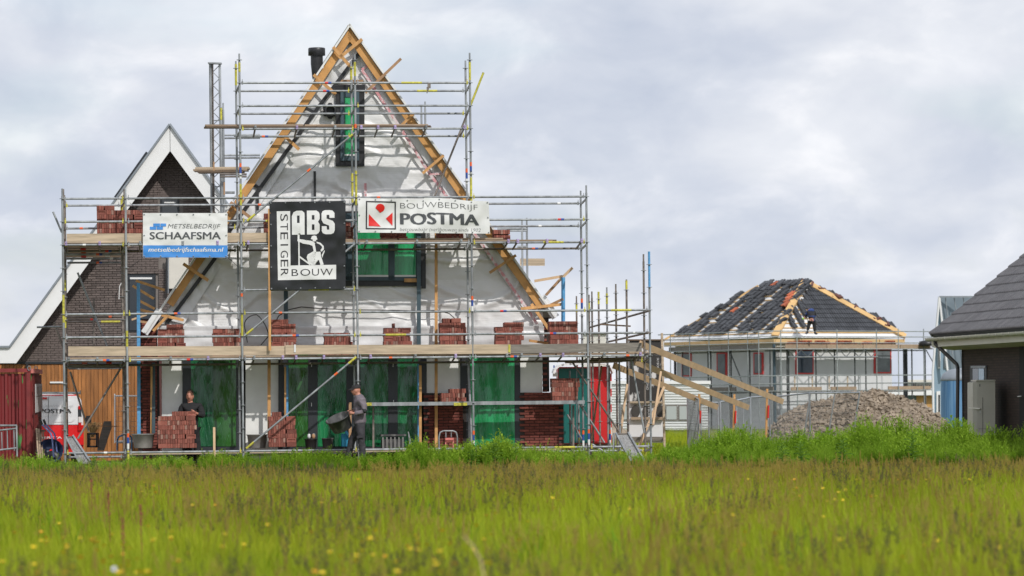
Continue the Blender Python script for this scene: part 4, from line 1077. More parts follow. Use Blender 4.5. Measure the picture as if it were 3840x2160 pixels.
# red tile stacks waiting on that scaffold
ORD = 'first second third fourth fifth sixth seventh eighth ninth tenth eleventh twelfth thirteenth fourteenth fifteenth sixteenth seventeenth eighteenth nineteenth'.split()
for i, x in enumerate((2966,2996,3008,3018,3042,3050,3068,3090,3094,3121,3147,3158,3169,3192,3247,3298,3312,3330,3338)):
    p = fline(x, 'R', .55); n = R.choice((2,3,3,4,5)); me = tile_mesh(.30,.42,K['tile_brown'] if i == 18 else K['tile_red'],n)
    o = place('tile_stack', me, V((p.x,p.y,zd1+.11)), None, (.1,0,R.uniform(-.3,.3)+.6)); tag(o, ORD[i] + ' from the left among the red roof tile stacks on the far scaffold deck', 'tile stack', 'roof tile stacks on the far scaffold')
s = MB(); s.lathe([(.0,.28),(.35,.22),(.42,.0),(0,0)], W(3475,1297,176), 10); q = s.build('tile_heap', K['plastic_black']); tag(q, 'small dark heap on the far scaffold deck beyond the right eave', 'heap')
# low grey roof and letters beyond
DB = 235.0
hb = thing('flat_roof_building', 'low flat roofed building with white fascia and teal wall behind the soil heap', 'building', W(3400,1560,DB))
def fb(x0, y0, x1, y1, d, t, m, nm, parent=hb, D=DB):
    s = MB(); s.prism([W(x0,y0,D+d), W(x1,y0,D+d), W(x1,y1,D+d), W(x0,y1,D+d)], Y1*t); return s.build(nm, m, parent)
K['teal_wall'] = mat('grey_teal_wall', (.16,.23,.25), .7, .1, 1); K['wood_clad'] = mat('light_wood_cladding', (.58,.33,.11), .6, .1, 2, rnd=.12)
fb(3270,1459,3560,1482,-.6,6,K['white'],'fascia'); fb(3335,1482,3436,1600,0,.3,K['teal_wall'],'wall')
for i in range(13): fb(3437+i*8.4,1480,3444.8+i*8.4,1600,-.05,.2,K['wood_clad'],'cladding_board')
fb(3260,1482,3335,1600,.5,.3,K['blackvoid'],'wall')
hs = thing('sign_building', 'far grey building strip with the word Remix behind the right scaffold bay', 'building', W(3470,1560,262))
fb(3405,1432,3560,1455,0,3,mat('sign_grey', (.20,.215,.19), .7),'wall',hs,262); fb(3405,1424,3560,1433,-.1,3,K['cream'],'roof_edge',hs,262)
word('Remix', (3424,1437,3494,1450), lambda x, y: W(x, y, 261.9), K['ink'], hs, .02)
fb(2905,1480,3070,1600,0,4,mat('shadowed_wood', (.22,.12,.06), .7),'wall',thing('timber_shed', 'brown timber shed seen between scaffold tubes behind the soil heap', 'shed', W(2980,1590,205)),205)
hb2 = thing('cladded_building', 'distant beige slatted building just above the grey toe board of the right platform', 'building', W(2230,1290,300))
for i in range(16): fb(2184+i*5.6,1252,2189+i*5.6,1500,0,.3,K['cream'],'slat',hb2,300)
fb(2182,1247,2276,1253,-.2,4,K['plank_grey'],'roof_edge',hb2,300)
# site cabin
K['cabin'] = mat('cream_cabin_skin', (.66,.67,.65), .5, .04, 1)
cb = thing('mobile_home', 'long low white mobile home with ribbed sides behind the far fence', 'mobile home', W(2440,1620,165))
fb(2290,1438,2660,1612,0,3,K['cabin'],'body',cb,165)
for i in range(17): s = MB(); s.tube(W(2290,1446+i*10,164.98), W(2660,1446+i*10,164.98), .02, 5); s.build('rib', K['cabin'], cb)
fb(2285,1428,2665,1440,-.1,3.2,K['white'],'roof',cb,165)
for x0, x1 in ((2495,2541),(2544,2590),(2330,2370)):
    w = fb(x0,1519,x1,1577,-.06,.05,K['plank_grey'],'window',cb,165); fb(x0+4,1523,x1-4,1573,-.08,.03,mat('pale_window', (.42,.45,.43), .2),'pane',w,165)
for x in (2320,2500,2700): s = MB(); s.tube(W(x,1612,165.5), W(x,1600,165.7) - Z1*.5, .08, 6); s.build('leg', K['galv_dark'], cb)

# ---------------------------------------------------------------- dark house at the right edge
A = W(3487,1268,89); Bn = W(3840,1231,81); Bn.z = A.z
ed = (Bn-A); ed.z = 0; ed.normalize(); ein = V((-ed.y, ed.x, 0)); ein = ein if ein.x > 0 else -ein
hr = thing('dark_brick_house', 'dark brick house with black ribbed tile roof and cream gutter at the right edge', 'house', V((A.x+3, A.y-4, 0)))
pit = rad(38.6); ups = ein*math.cos(pit) + Z1*math.sin(pit); nr = (Z1*math.cos(pit) - ein*math.sin(pit))
e0 = A + Z1*.07 + ein*.05
Lrf = 16.5
s = MB(); s.prism([e0 - ed*.0, e0 + ed*Lrf, e0 + ed*Lrf + ups*7.5, e0 + ups*7.5], -nr*.12); s.build('roof', K['anth'], hr)
K['tile2'] = mat('black_ribbed_tile', (.10,.097,.102), .42, .2, 10, rnd=.16)
def rib_tile():
    s = MB(); n = 12; w = .3; h = .42
    zs = [(x/n-.5, .028 + .028*math.cos(2*math.pi*(x/n*2-.25))) for x in range(n+1)]
    f1 = [V((x*w, -h/2, z+.050)) for x, z in zs]; f2 = [V((x*w, -h/2+.05, z+.052)) for x, z in zs]; f3 = [V((x*w, h/2, z+.02)) for x, z in zs]; f0 = [V((x*w, -h/2+.01, z+.01)) for x, z in zs]
    m = n+1
    s.add(f0+f1+f2+f3, [(k*m+i, k*m+i+1, (k+1)*m+i+1, (k+1)*m+i) for k in range(3) for i in range(n)], 0, False)
    return s
RT = rib_tile(); RTM = RT.mesh('roof_tile', K['tile2'])
rest = MB(); cnt = 0; cand = []
for i in range(18):
    for k in range(int(Lrf/.3)):
        p = e0 + ed*(k*.3+.15) + ups*(.18 + i*.365) + nr*.0
        x, y = proj(p)
        cand.append((p, (0 if x < 3875 and y > 940 else 1, p.y)))
rot = orient(ed, ups, nr); rm = rot.to_matrix()
cand.sort(key=lambda c: c[1])
for p, _ in cand:
    if cnt < 300: place('roof_tile', RTM, p + nr*R.uniform(0,.006), hr, rot); cnt += 1
    else: rest.add([rm @ v + p for v in RT.v], RT.f)
if rest.v: stuff(rest.build('roof_tile', K['tile2'], hr))
for i in range(18):
    s = MB(); p = e0 + ups*(.16 + i*.365) + nr*.06; s.tube(p - ups*.19 + ed*.04 - nr*.045, p + ups*.2 + ed*.04 - nr*.065, .05, 8); s.build('verge_tile', K['tile2'], hr)
# gutter, fascia, soffit
s = MB(); n = 8; G0 = A - ein*.06
prof = [(math.cos(math.pi*i/n)*.075, -math.sin(math.pi*i/n)*.075) for i in range(n+1)]
prof = prof + [(x*.86, z*.86) for x, z in reversed(prof)]
s.prism([G0 + ein*x + Z1*z for x, z in prof], ed*Lrf); s.build('gutter', K['cream'], hr)
for i in range(28):
    s = MB(); p = G0 + ed*(.2+i*.55); pts = [p + ein*math.cos(t)*.082 + Z1*(-math.sin(t)*.082) for t in [math.pi*j/6 for j in range(7)]]; s.path(pts, .009, 5); s.build('gutter_bracket', K['cream'], hr)
WO = A + ein*.58; WO.z = 0
s = MB(); s.prism([A + ein*.04 - Z1*.02, A + ein*.04 + Z1*.0 - Z1*.22, WO + Z1*(A.z-.30), WO + Z1*(A.z+.1)], ed*Lrf); s.build('soffit', K['cream'], hr)
K['dark_wall_brick'] = mat('dark_brown_brick_wall', (.06,.042,.036), .8, .3, 3, bump=.4, bscale=30)
nt = K['dark_wall_brick'].node_tree; bt = nt.nodes.new('ShaderNodeTexBrick'); bt.inputs['Scale'].default_value = 1.0
bt.inputs['Brick Width'].default_value = .22; bt.inputs['Row Height'].default_value = .062; bt.inputs['Mortar Size'].default_value = .006
bt.inputs['Color1'].default_value = (.058,.036,.028,1); bt.inputs['Color2'].default_value = (.04,.025,.02,1); bt.inputs['Mortar'].default_value = (.02,.016,.014,1)
cmb = nt.nodes.new('ShaderNodeCombineXYZ'); sp = nt.nodes.new('ShaderNodeSeparateXYZ'); gg = nt.nodes.new('ShaderNodeNewGeometry')
nt.links.new(gg.outputs['Position'], sp.inputs[0]); nt.links.new(sp.outputs['Y'], cmb.inputs['X']); nt.links.new(sp.outputs['Z'], cmb.inputs['Y']); nt.links.new(cmb.outputs[0], bt.inputs['Vector'])
nt.links.new(bt.outputs['Color'], nt.nodes['Principled BSDF'].inputs['Base Color'])
s = MB(); s.prism([WO + ed*.75, WO + ed*Lrf, WO + ed*Lrf + Z1*(A.z-.2), WO + ed*.75 + Z1*(A.z-.2)], ein*.25); s.build('wall', K['dark_wall_brick'], hr)
s = MB(); q = WO + ed*.75; s.prism([q, q + ein*7, q + ein*7 + Z1*4, q + ein*3.6 + Z1*5.6, q + Z1*2.6], -ed*-.2); s.build('gable_wall', K['dark_wall_brick'], hr)
def RW(x, y, off=0): return onplane(x, y, WO, ein) - ein*off
def rwq(x0, y0, x1, y1, off, t, m, nm, parent=hr):
    s = MB(); s.prism([RW(x0,y0,off), RW(x1,y0,off), RW(x1,y1,off), RW(x0,y1,off)], ein*t); return s.build(nm, m, parent)
w = rwq(3640,1371,3702,1600,.02,.05,K['anth'],'window'); rwq(3648,1372,3702,1380,.05,.05,K['zinc'],'lintel_trim',w); rwq(3652,1382,3673,1598,.03,.04,K['glass'],'pane',w)
rwq(3674,1382,3694,1598,.03,.04,mat('lit_pane_glass', (.28,.42,.55), .05, spec=.9),'pane',w)  # paler copy of the window glass, light put into its colour
rwq(3826,1275,3850,1660,.02,.06,K['blackvoid'],'door')
s = MB(); s.tube(RW(3832,1487,.1), RW(3845,1486,.1), .012, 6); s.build('door_handle', K['white'], hr)
s = MB(); dp = [W(3506,1272,88.6), W(3508,1290,88.5), W(3588,1366,88.1), W(3592,1382,88.0), W(3590,1620,88.0)]; s.path(dp, .045, 10); s.build('downpipe', mat('dark_zinc_pipe', (.10,.095,.095), .4, metal=.4), hr)
# heat pump
hp = thing('heat_pump', 'pale beige heat pump outdoor unit standing beside the dark brick wall', 'heat pump', W(3690,1640,84.3))
K['hp'] = mat('beige_metal', (.50,.47,.40), .45, .05, 3); DH = 84.3
def hq(x0, y0, x1, y1, d, t, m, nm, parent=hp):
    s = MB(); s.prism([W(x0,y0,DH+d), W(x1,y0,DH+d), W(x1,y1,DH+d), W(x0,y1,DH+d)], Y1*t); return s.build(nm, m, parent)
body = hq(3664,1428,3732,1632,0,1.0,K['hp'],'body')
hq(3662,1424,3733,1429,-.02,1.04,K['hp'],'lid'); hq(3684,1490,3686,1632,-.008,.01,K['plank_grey'],'panel_seam'); hq(3670,1607,3730,1608.5,-.006,.01,K['plank_grey'],'panel_seam')
for i in range(4): hq(3706,1615+i*4,3726,1617+i*4,-.006,.01,K['ink'],'vent_slot')
s = MB(); s.prism([W(3648,1434,DH+.02), W(3664,1430,DH), W(3664,1632,DH), W(3648,1628,DH+.02)], Y1*.98); fr = s.build('fan_grille', K['hp'], hp)
for yy in (1480,1580):
    s = MB(); s.lathe([(.06,.0),(.30,.0),(.31,.03),(.28,.04),(.27,.01),(.06,.02)], W(3647,yy,DH+.45), 20, (Y1, Z1, -X1)); s.build('fan_ring', K['galv_dark'], fr)
s = MB(); s.bar(W(3632,1529,DH+.1), W(3676,1533,DH-.05), .03, .05); s.build('bracket_arm', K['cream'], hp)
hq(3674,1537,3677,1548,-.01,.01,K['paper'],'sticker'); hq(3673,1440,3676,1450,-.01,.01,K['galv_dark'],'latch')
for x in (3672,3722): s = MB(); s.bar(W(x,1632,DH+.1), V((W(x,1632,DH+.1).x, DH+.1, 0)), .06, .06); s.build('leg', K['galv_dark'], hp)
# outside tap box on the wall
s = MB(); s.box(W(3752,1612,83.2), (.07,.06,.12)); tag(s.build('wall_socket', K['galv_dark']), 'small grey socket box low on the dark brick wall right of the heat pump', 'socket')
# ---------------------------------------------------------------- pale blue barn house and the blue tank
bh = thing('blue_barn_house', 'pale blue barn shaped house with grey standing seam roof behind the dark roof', 'house', W(3560,1600,130))
K['blue_clad'] = mat('pale_blue_cladding', (.24,.34,.42), .7, .06, 1); K['zinc_blue'] = mat('standing_seam_zinc', (.20,.245,.28), .42, .15, 1.2, metal=.35)
def bq(pts, d, t, m, nm, parent=bh, D=130):
    s = MB(); s.prism([W(x,y,D+d) for x, y in pts], Y1*t); return s.build(nm, m, parent)
bq([(3523,1116),(3548,1270),(3560,1400),(3660,1400),(3660,1625),(3502,1625),(3499,1392)], 0, .3, K['blue_clad'], 'wall')
s = MB(); s.prism([W(3523,1115,129.8), W(3700,1115,131), W(3700,1395,131), W(3556,1395,129.9), W(3544,1260,129.8)], Y1*.1 + V((0,0,0))); s.build('roof', K['zinc_blue'], bh)
for i, (xt, xb) in enumerate(((3545,3580),(3578,3620),(3612,3660),(3648,3705))):
    s = MB(); s.bar(W(xt,1117,129.7), W(xb,1395,129.8), .03, .05); s.build('roof_seam', K['zinc'], bh)
for a, b in (((3522,1113),(3498,1392)),((3522,1113),(3553,1390)),((3522,1113),(3700,1113)),((3498,1392),(3500,1563))):
    s = MB(); s.bar(W(*a,129.6), W(*b,129.6), .06, .1); s.build('roof_trim', K['zinc'] if b[0] > 3600 else K['paper'], bh)
bq([(3512,1468),(3526,1466),(3526,1570),(3512,1570)], -.06, .06, K['white'], 'door'); bq([(3520,1480),(3525,1480),(3525,1568),(3520,1568)], -.09, .04, K['ink'], 'door_gap')
bq([(3517,1290),(3527,1305),(3527,1382),(3517,1382)], -.06, .05, K['white'], 'window'); bq([(3519,1305),(3524,1312),(3524,1376),(3519,1376)], -.09, .04, K['glass_grey'], 'pane')
bq([(3540,1340),(3548,1335),(3548,1382),(3540,1382)], -.05, .05, K['glass_grey'], 'window')
tk = thing('water_tank', 'round striped blue tank with a domed grey lid beside the downpipe', 'tank', W(3580,1620,110))
K['tank_blue'] = mat('striped_blue_cover', (.07,.20,.40), .6, col2=(.16,.32,.52), vscale=5, stretch=(7,7,.15), sharp=(.4,.6), bump=.4, bscale=14, bstretch=(1,1,.05))
c = W(3604,1620,110.6); u = 110/F
s = MB(); s.lathe([(75*u,-.6),(74*u,1.0),(73*u,(1620-1424)*u)], c, 40); s.build('body', K['tank_blue'], tk)
s = MB(); s.lathe([(74*u,(1620-1426)*u),(76*u,(1620-1420)*u),(66*u,(1620-1400)*u),(45*u,(1620-1386)*u),(15*u,(1620-1380)*u),(0,(1620-1379)*u)], c, 40); s.build('lid', K['zinc'], tk)
# ---------------------------------------------------------------- planks leaning from the right platform, fence panels, soil heap
PLK = 'fresh pine plank sloping down from the scaffold to the fence, '
for (a, b, w0_, w1_, D0_, D1_, t) in (((2400,1289),(2935,1506),24,20,81.5,96.0,'the uppermost and longest'),((2383,1357),(2806,1528),24,20,82.0,95.5,'the middle one of three'),((2302,1371),(2690,1527),23,20,82.5,95.0,'the lowest of three')):
    p, q = W(*a, D0_), W(*b, D1_); s = MB(); s.bar(p, q, .140, .045, Y1); tag(s.build('pine_plank', K['pine']), PLK + t, 'plank', 'pine planks sloping to the fence')
K['wire'] = mat('fence_wire', (.33,.35,.37), .45, metal=.5)
K['heras'] = mat('fence_tube', (.40,.43,.46), .42, .2, 8, metal=.5, rnd=.1)
def fence(label, a, Da, b, Db, ztop, lean=0.0, bar=None, nv=30, nh=9, zb=-.35):
    """a, b: photograph pixels of the two top corners"""
    p, q = W(*a, Da), W(*b, Db); dn = V((0,0,-1)) + (q-p).normalized()*lean; H = 2.0
    t = thing('fence_panel', label, 'fence', V(((p.x+q.x)/2, (p.y+q.y)/2, 0)), 'mesh fence panels on the building site')
    pb = p + dn*(p.z - .0 + 0); qb = q + dn*(q.z)
    for x0, x1, nm in ((p, pb, 'post'), (q, qb, 'post'), (p, q, 'top_tube'), (p + (pb-p)*.96, q + (qb-q)*.96, 'bottom_tube')):
        s = MB(); s.tube(x0, x1, .021, 8); s.build(nm, K['heras'], t)
    if bar: s = MB(); s.tube(p.lerp(q, bar), pb.lerp(qb, bar), .017, 8); s.build('middle_tube', K['heras'], t)
    s = MB()
    for i in range(1, nv): s.tube(p.lerp(q, i/nv), pb.lerp(qb, i/nv), .0032, 3, caps=False)
    for j in range(1, nh): s.tube(p.lerp(pb, j/nh), q.lerp(qb, j/nh), .0036, 3, caps=False)
    stuff(s.build('wire_mesh', K['wire'], t))
    return t
FL = 'galvanised mesh fence panel '
fence(FL+'seen edge-on before the mobile home', (2578,1477), 94.5, (2619,1497), 91.0, 1.4, nv=46)
fence(FL+'with a middle tube below the lowest pine plank end', (2628,1509), 93, (2692,1510), 96, 1.4, bar=.45, nv=30)
fence(FL+'between the ends of the lowest and middle pine planks', (2701,1507), 96, (2752,1499), 99, 1.4, nv=28)
fence(FL+'with a middle tube right of the middle pine plank end', (2761,1502), 98.5, (2811,1491), 101, 1.4, bar=.5, nv=30)
fence(FL+'under the end of the uppermost pine plank', (2814,1490), 100.5, (2878,1486), 103, 1.4, nv=30)
fence(FL+'running up to the leaning post before the soil heap', (2886,1490), 99.5, (3036,1474), 97, 1.4, nv=48)
fence(FL+'leaning over in front of the light soil heap', (3040,1474), 96.8, (3224,1472), 96.0, 1.4, lean=-.19, bar=.5, nv=40)
for x0, y0, x1, y1, m in ((2618,1500,2622,1665,'redtape'),(2691,1520,2693,1578,'redtape'),(2753,1545,2755,1580,'redtape'),(2884,1520,2880,1600,'redtape')):
    pass
for (x, y0, y1, D, t) in ((2622,1478,1660,92,'at the lowest pine plank'),(2754,1478,1640,98,'at the middle pine plank'),(2877,1458,1640,99,'at the uppermost pine plank')):
    r = thing('stake', 'orange stake with red painted middle in the fence row ' + t, 'stake', W(x, y1, D), 'stakes in the fence row')
    s = MB(); s.bar(W(x,y0,D), W(x-4,y1,D), .055, .05); s.build('post', K['timber'], r)
    s = MB(); s.bar(W(x+5,y0+62,D-.05), W(x+3,y0+110,D-.05), .04, .05); s.build('red_band', K['redtape'], r)
# soil heap of pale clods
K['heap'] = mat('pale_clay_soil', (.37,.30,.225), .95, col2=(.17,.135,.10), vscale=2.0, sharp=(.36,.66), bump=.9, bscale=14, bdist=.04)
hpc = W(3235,1600,103); 
HM = [(2880,1640),(2890,1618),(2925,1575),(2963,1548),(3046,1514),(3130,1497),(3195,1489),(3255,1478),(3320,1486),(3400,1508),(3470,1540),(3528,1578),(3560,1640)]
def hz(x):
    for (x0,y0),(x1,y1) in zip(HM[:-1], HM[1:]):
        if x0 <= x <= x1: return W(x, y0+(y1-y0)*(x-x0)/(x1-x0), 103).z
    return 0.2
s = MB()
def hf(u, v):
    x = 2860 + 720*u; z = max(.0, hz(x)) if 2880 < x < 3560 else 0
    vv = abs(v*2-1); prof = (1-vv**1.5)
    p = V(((x-1920)*103/F, 103 + (v*2-1)*3.0, z*prof*1.02))
    d = mn.fractal(V((p.x*1.1, p.y*1.1, 0)), 1.0, 2.0, 3)*.10
    q = p*1.0; h = abs(mn.noise(V((q.x*4, q.y*4, 7))))*.12 + abs(mn.noise(V((q.x*9, q.y*9, 3))))*.07 + mn.noise(V((q.x*22, q.y*22, 3)))*.02
    return p + V((mn.noise(p*5)*.08, mn.noise(p*4 + V((9,0,0)))*.1 - h*.5, (d + h)*min(1, z*3) - .05))
s.grid(hf, 260, 110, smooth=False); hpo = s.build('soil_heap', K['heap']); tag(hpo, 'large heap of pale brown clods behind the weeds and the leaning fence', 'soil heap', None, 'thing')
cl_ = MB()
for i in range(5200):
    u, v = R.uniform(.03,.97), R.uniform(.02,.62); p = hf(u, v); r = R.choice((.016,.02,.025,.03,.03,.04,.05,.06,.08,.11))*R.uniform(.7,1.2)
    if p.z < .02: continue
    o = len(cl_.v); ax_ = V((R.gauss(0,1),R.gauss(0,1),R.gauss(0,1))).normalized(); mt = Matrix.Rotation(R.uniform(0,6.28), 3, ax_)
    for q in ((1,0,0),(-1,0,0),(0,1,0),(0,-1,0),(0,0,1),(0,0,-1)):
        k = V(q)*R.uniform(.65,1.25); k.z *= .75; cl_.v.append(p + mt @ k*r + V((0,0,r*.2)))
    for f in ((0,2,4),(2,1,4),(1,3,4),(3,0,4),(2,0,5),(1,2,5),(3,1,5),(0,3,5)): cl_.f.append(tuple(k+o for k in f)); cl_.m.append(0); cl_.sm.append(False)
stuff(cl_.build('clods', K['heap'], hpo))
hp2 = MB()
def h2f(u, v):
    x = 2150 + 260*u; p = V(((x-1920)*112/F, 112 + (v*2-1)*2, 0)); p.z = max(0, .75*math.sin(math.pi*u)*(1-abs(v*2-1)**2)) + mn.noise(p*3)*.15; return p
hp2.grid(h2f, 40, 20, smooth=False); tag(hp2.build('soil_heap', K['heap']), 'low dark soil heap seen between the standards right of the red site wagon', 'soil heap', None, 'thing')

# ---------------------------------------------------------------- site wagon, sheet stack
DW = 93.5
sw = thing('site_wagon', 'red and teal site wagon with curved white roof edge and red white hazard strip', 'site wagon', W(2190,1740,DW))
K['wagon_red'] = mat('wagon_red_paint', (.62,.022,.025), .4, .06, 2); K['teal'] = mat('teal_panel', (.005,.13,.115), .45, .08, 3)
def wq(x0, y0, x1, y1, d, t, m, nm, parent=sw, D=None):
    D = D or DW
    s = MB(); s.prism([W(x0,y0,D+d), W(x1,y0,D+d), W(x1,y1,D+d), W(x0,y1,D+d)], Y1*t); return s.build(nm, m, parent)
wq(2092,1376,2286,1664,0,3.5,K['wagon_red'],'body'); wq(2095,1381,2206,1662,-.03,.05,K['teal'],'panel'); wq(2162,1387,2164,1660,-.05,.03,K['zinc'],'panel_joint')
wq(2215,1374,2283,1660,-.03,.04,K['wagon_red'],'door'); wq(2213,1374,2215,1660,-.035,.04,K['ink'],'door_gap')
for i in range(9):
    y = 1400 + i*29; wq(2285,y,2294,min(y+29,1660),-.04,.3,K['white'] if i % 2 else K['wagon_red'],'hazard_stripe')
pts = [(2074,1400),(2080,1384),(2094,1372),(2120,1366),(2250,1362),(2276,1366),(2290,1378),(2299,1400)]
for (a, b) in zip(pts[:-1], pts[1:]):
    s = MB(); s.bar(W(*a,DW-.2), W(*b,DW-.2), .05, .35); s.build('roof_edge', K['white'], sw)
wq(2086,1664,2284,1700,.3,.2,K['plank_grey'],'chassis'); wq(2130,1674,2182,1698,.1,.05,K['timber_old'],'number_board'); wq(2073,1397,2092,1412,-.04,.05,K['white'],'corner_panel'); wq(2075,1370,2080,1380,-.06,.02,K['bluetape'],'blue_plate')
for x in (2240,2120): s = MB(); s.lathe([(.1,-.08),(.28,-.08),(.28,.08),(.1,.08)], W(x,1716,DW+.5), 20, (X1, Z1, Y1)); s.build('wheel', K['black'], sw)
DBd = 90.0
bd = thing('sheet_stack', 'upright stack of white insulation sheets with torn black printed wrapping', 'insulation pack', W(2430,1690,DBd))
K['torn'] = mat('torn_black_wrap', (.035,.032,.03), .5, col2=(.62,.61,.60), vscale=3.2, stretch=(1,1,.45), sharp=(.545,.575), bump=.3, bscale=8)
K['wrap_dark'] = mat('dark_wrap', (.05,.045,.04), .45, .5, 5)
def sq(x0, y0, x1, y1, d, t, m, nm, parent=bd): return wq(x0, y0, x1, y1, d, t, m, nm, parent, DBd)
sq(2360,1275,2490,1660,.06,1.0,K['paper'],'sheet_pack'); sq(2361,1333,2484,1505,.0,.06,K['torn'],'torn_wrap'); sq(2362,1275,2484,1320,.0,.06,K['torn'],'torn_wrap')
sq(2360,1318,2486,1324,-.06,.1,K['plank_pale'],'lath'); sq(2362,1505,2486,1512,-.06,.1,K['plank_pale'],'lath'); sq(2366,1564,2488,1574,-.06,.1,K['plank'],'lath'); sq(2360,1638,2490,1652,-.06,.1,K['plank_grey'],'lath'); sq(2355,1272,2490,1277,-.04,.3,K['plank_dark'],'lath')
for x0, x1 in ((2366,2400),(2410,2440),(2460,2496)):
    s = MB(); cxx = (x0+x1)/2
    s.prism([W(cxx+(x1-x0)/2*math.cos(t), 1544+ (22 if math.sin(t) > 0 else 24)*math.sin(t), DBd) for t in [i*math.tau/14 for i in range(14)]], Y1*.05); s.build('torn_wrap', K['wrap_dark'], bd)
for rect in ((2463,1342,2471,1392),(2424,1400,2432,1462),(2430,1516,2439,1562)):
    word('SKYBOND' if rect[1] < 1500 else 'KYBON', rect, lambda x, y: W(x, y, DBd-.03), K['paper'], bd, -.01, rot=True)
s = MB(); s.bar(W(2482,1249,88.5), W(2492,1681,88.5), .05, .07); tag(s.build('timber_post', K['plank_pale']), 'tall weathered timber post standing at the right side of the torn sheet stack', 'post')

# ---------------------------------------------------------------- container, van and clutter at the left
DC = 81.6
K['cont'] = mat('dark_red_container_paint', (.20,.022,.024), .5, col2=(.07,.24,.06), vscale=3.4, stretch=(1.8,1.8,.45), sharp=(.605,.62), bump=.15, bscale=6)
K['cont_red'] = mat('red_container_frame', (.22,.03,.03), .5, .25, 5); K['cont_pale'] = mat('pale_container_red', (.62,.20,.17), .5, .15, 5)  # paler red for the top rail of the end wall
ct = thing('shipping_container', 'dark red corrugated shipping container with peeling green paint at the left edge', 'container', W(60,1750,DC))
s = MB(); x = -60.0; pr_ = []
while x < 106:
    for dx, d in ((0,0),(9,0),(13,.05),(22,.05)): pr_.append((x+dx, d))
    x += 26
pts = [(W(a,1405,DC+d), d) for a, d in pr_]
top = [V((p.x, DC+d, W(0,1402,DC).z)) for p, d in pts]; bot = [V((p.x, DC+d, .12)) for p, d in pts]; n = len(top)
s.add(top+bot, [(i,i+1,n+i+1,n+i) for i in range(n-1)]); s.build('corrugated_side', K['cont'], ct)
def cq(x0, y0, x1, y1, d, t, m, nm, parent=ct): return wq(x0, y0, x1, y1, d, t, m, nm, parent, DC)
cq(-60,1382,115,1396,-.03,.1,K['cont_red'],'top_rail'); cq(100,1382,114,1748,-.02,.12,K['cont_red'],'corner_post'); cq(-60,1722,114,1750,-.02,.1,K['cont_red'],'bottom_rail')
e_in = (W(148,1500,DC+2.4)-W(114,1500,DC)); e_in.z = 0; cp = W(114,1386,DC); 
s = MB(); s.prism([V((cp.x,DC,.1)), V((cp.x,DC,cp.z)), V((cp.x+e_in.x,DC+2.4,cp.z)), V((cp.x+e_in.x,DC+2.4,.1))], V((-.05,0,0))); s.build('end_wall', K['cont_red'], ct)
for i in range(9):
    q = cp + e_in*((i+.6)/9.2); s = MB(); s.box(V((q.x+.02, q.y, cp.z/2+.05)), (.05,.11,cp.z-.3)); s.build('end_rib', K['cont_red'], ct)
s = MB(); s.bar(cp + V((.02,0,-.03)), cp + e_in + V((.02,0,-.03)), .1, .1); s.build('top_rail', K['cont_pale'], ct)
s = MB(); s.prism([cp + e_in*a + V((.06,0,zz_)) for a, zz_ in ((.2,-.32),(.95,-.30),(.95,-.92),(.2,-.96))], V((.01,0,0))); nt_ = s.build('notice_sheet', K['paper'], ct)
s = MB(); s.prism([cp + e_in*a + V((.075,0,zz_)) for a, zz_ in ((.25,-.38),(.9,-.36),(.9,-.58),(.25,-.6))], V((.004,0,0))); s.build('notice_print', K['palegrey'], ct)
for q in (cp + V((-.02,-.05,.03)), cp + e_in*.45 + V((.03,0,.03))):
    s = MB(); s.path([q + V((.035*math.cos(t), 0, .05*math.sin(t))) for t in [i*math.tau/10 for i in range(11)]], .009, 6); s.build('shackle', K['galv'], ct)
ld = thing('aluminium_trestle', 'aluminium trestle frame standing against the red container', 'trestle', W(30,1720,80.6))
for a, b, w in (((-20,1596),(64,1596),.024),((-20,1616),(60,1607),.02),((62,1596),(64,1712),.022),((52,1612),(54,1690),.016),((6,1620),(8,1690),.014),((27,1614),(29,1688),.014),((-20,1690),(62,1680),.02)):
    s = MB(); s.tube(W(*a,80.7), W(*b,80.7), w, 8); s.build('frame_tube', K['galv'], ld)
# van, seen from behind
DV = 90.0
vn = thing('delivery_van', 'white van with red lower body and builder lettering behind the red container', 'van', W(165,1720,DV))
K['van_white'] = mat('van_white_paint', (.78,.79,.80), .22, coat=.4); K['van_red'] = mat('van_red_paint', (.70,.012,.015), .25, coat=.4); K['lamp_red'] = mat('red_lamp_glass', (.55,.01,.01), .15); K['lamp_white'] = mat('clear_lamp_glass', (.75,.72,.70), .12)
VD = ray(318, 1500); VD.z = 0
def vpoly(pts, d, t, m, nm, parent=vn):
    s = MB(); s.prism([W(x,y,DV+d) for x, y in pts], VD*t); o = s.build(nm, m, parent); return o
rear = [(14,1700),(14,1560),(24,1500),(36,1482),(60,1477),(268,1477),(292,1482),(304,1500),(311,1550),(314,1640),(312,1700)]
vpoly([(x,y) for x, y in rear], .06, 4.6, K['van_white'], 'body')
vpoly([(16,1700),(15,1594),(313,1594),(314,1640),(312,1700)], .02, .5, K['van_red'], 'lower_body')
vpoly([(40,1486),(180,1486),(180,1592),(22,1592),(28,1520)], .0, .05, K['van_white'], 'door'); vpoly([(183,1486),(284,1487),(291,1500),(293,1592),(183,1592)], .0, .05, K['van_white'], 'door')
vpoly([(20,1596),(180,1596),(180,1640),(20,1640)], -.02, .05, K['van_red'], 'door'); vpoly([(183,1596),(290,1596),(290,1640),(183,1640)], -.02, .05, K['van_red'], 'door')
vpoly([(196,1503),(272,1503),(278,1510),(279,1574),(268,1583),(198,1583)], -.012, .02, K['van_white'], 'pressed_panel')
vpoly([(36,1480),(288,1480),(288,1484),(36,1484)], -.015, .02, K['van_red'], 'roof_edge')
vpoly([(148,1490),(176,1490),(176,1497),(148,1497)], -.03, .04, K['lamp_red'], 'brake_lamp')
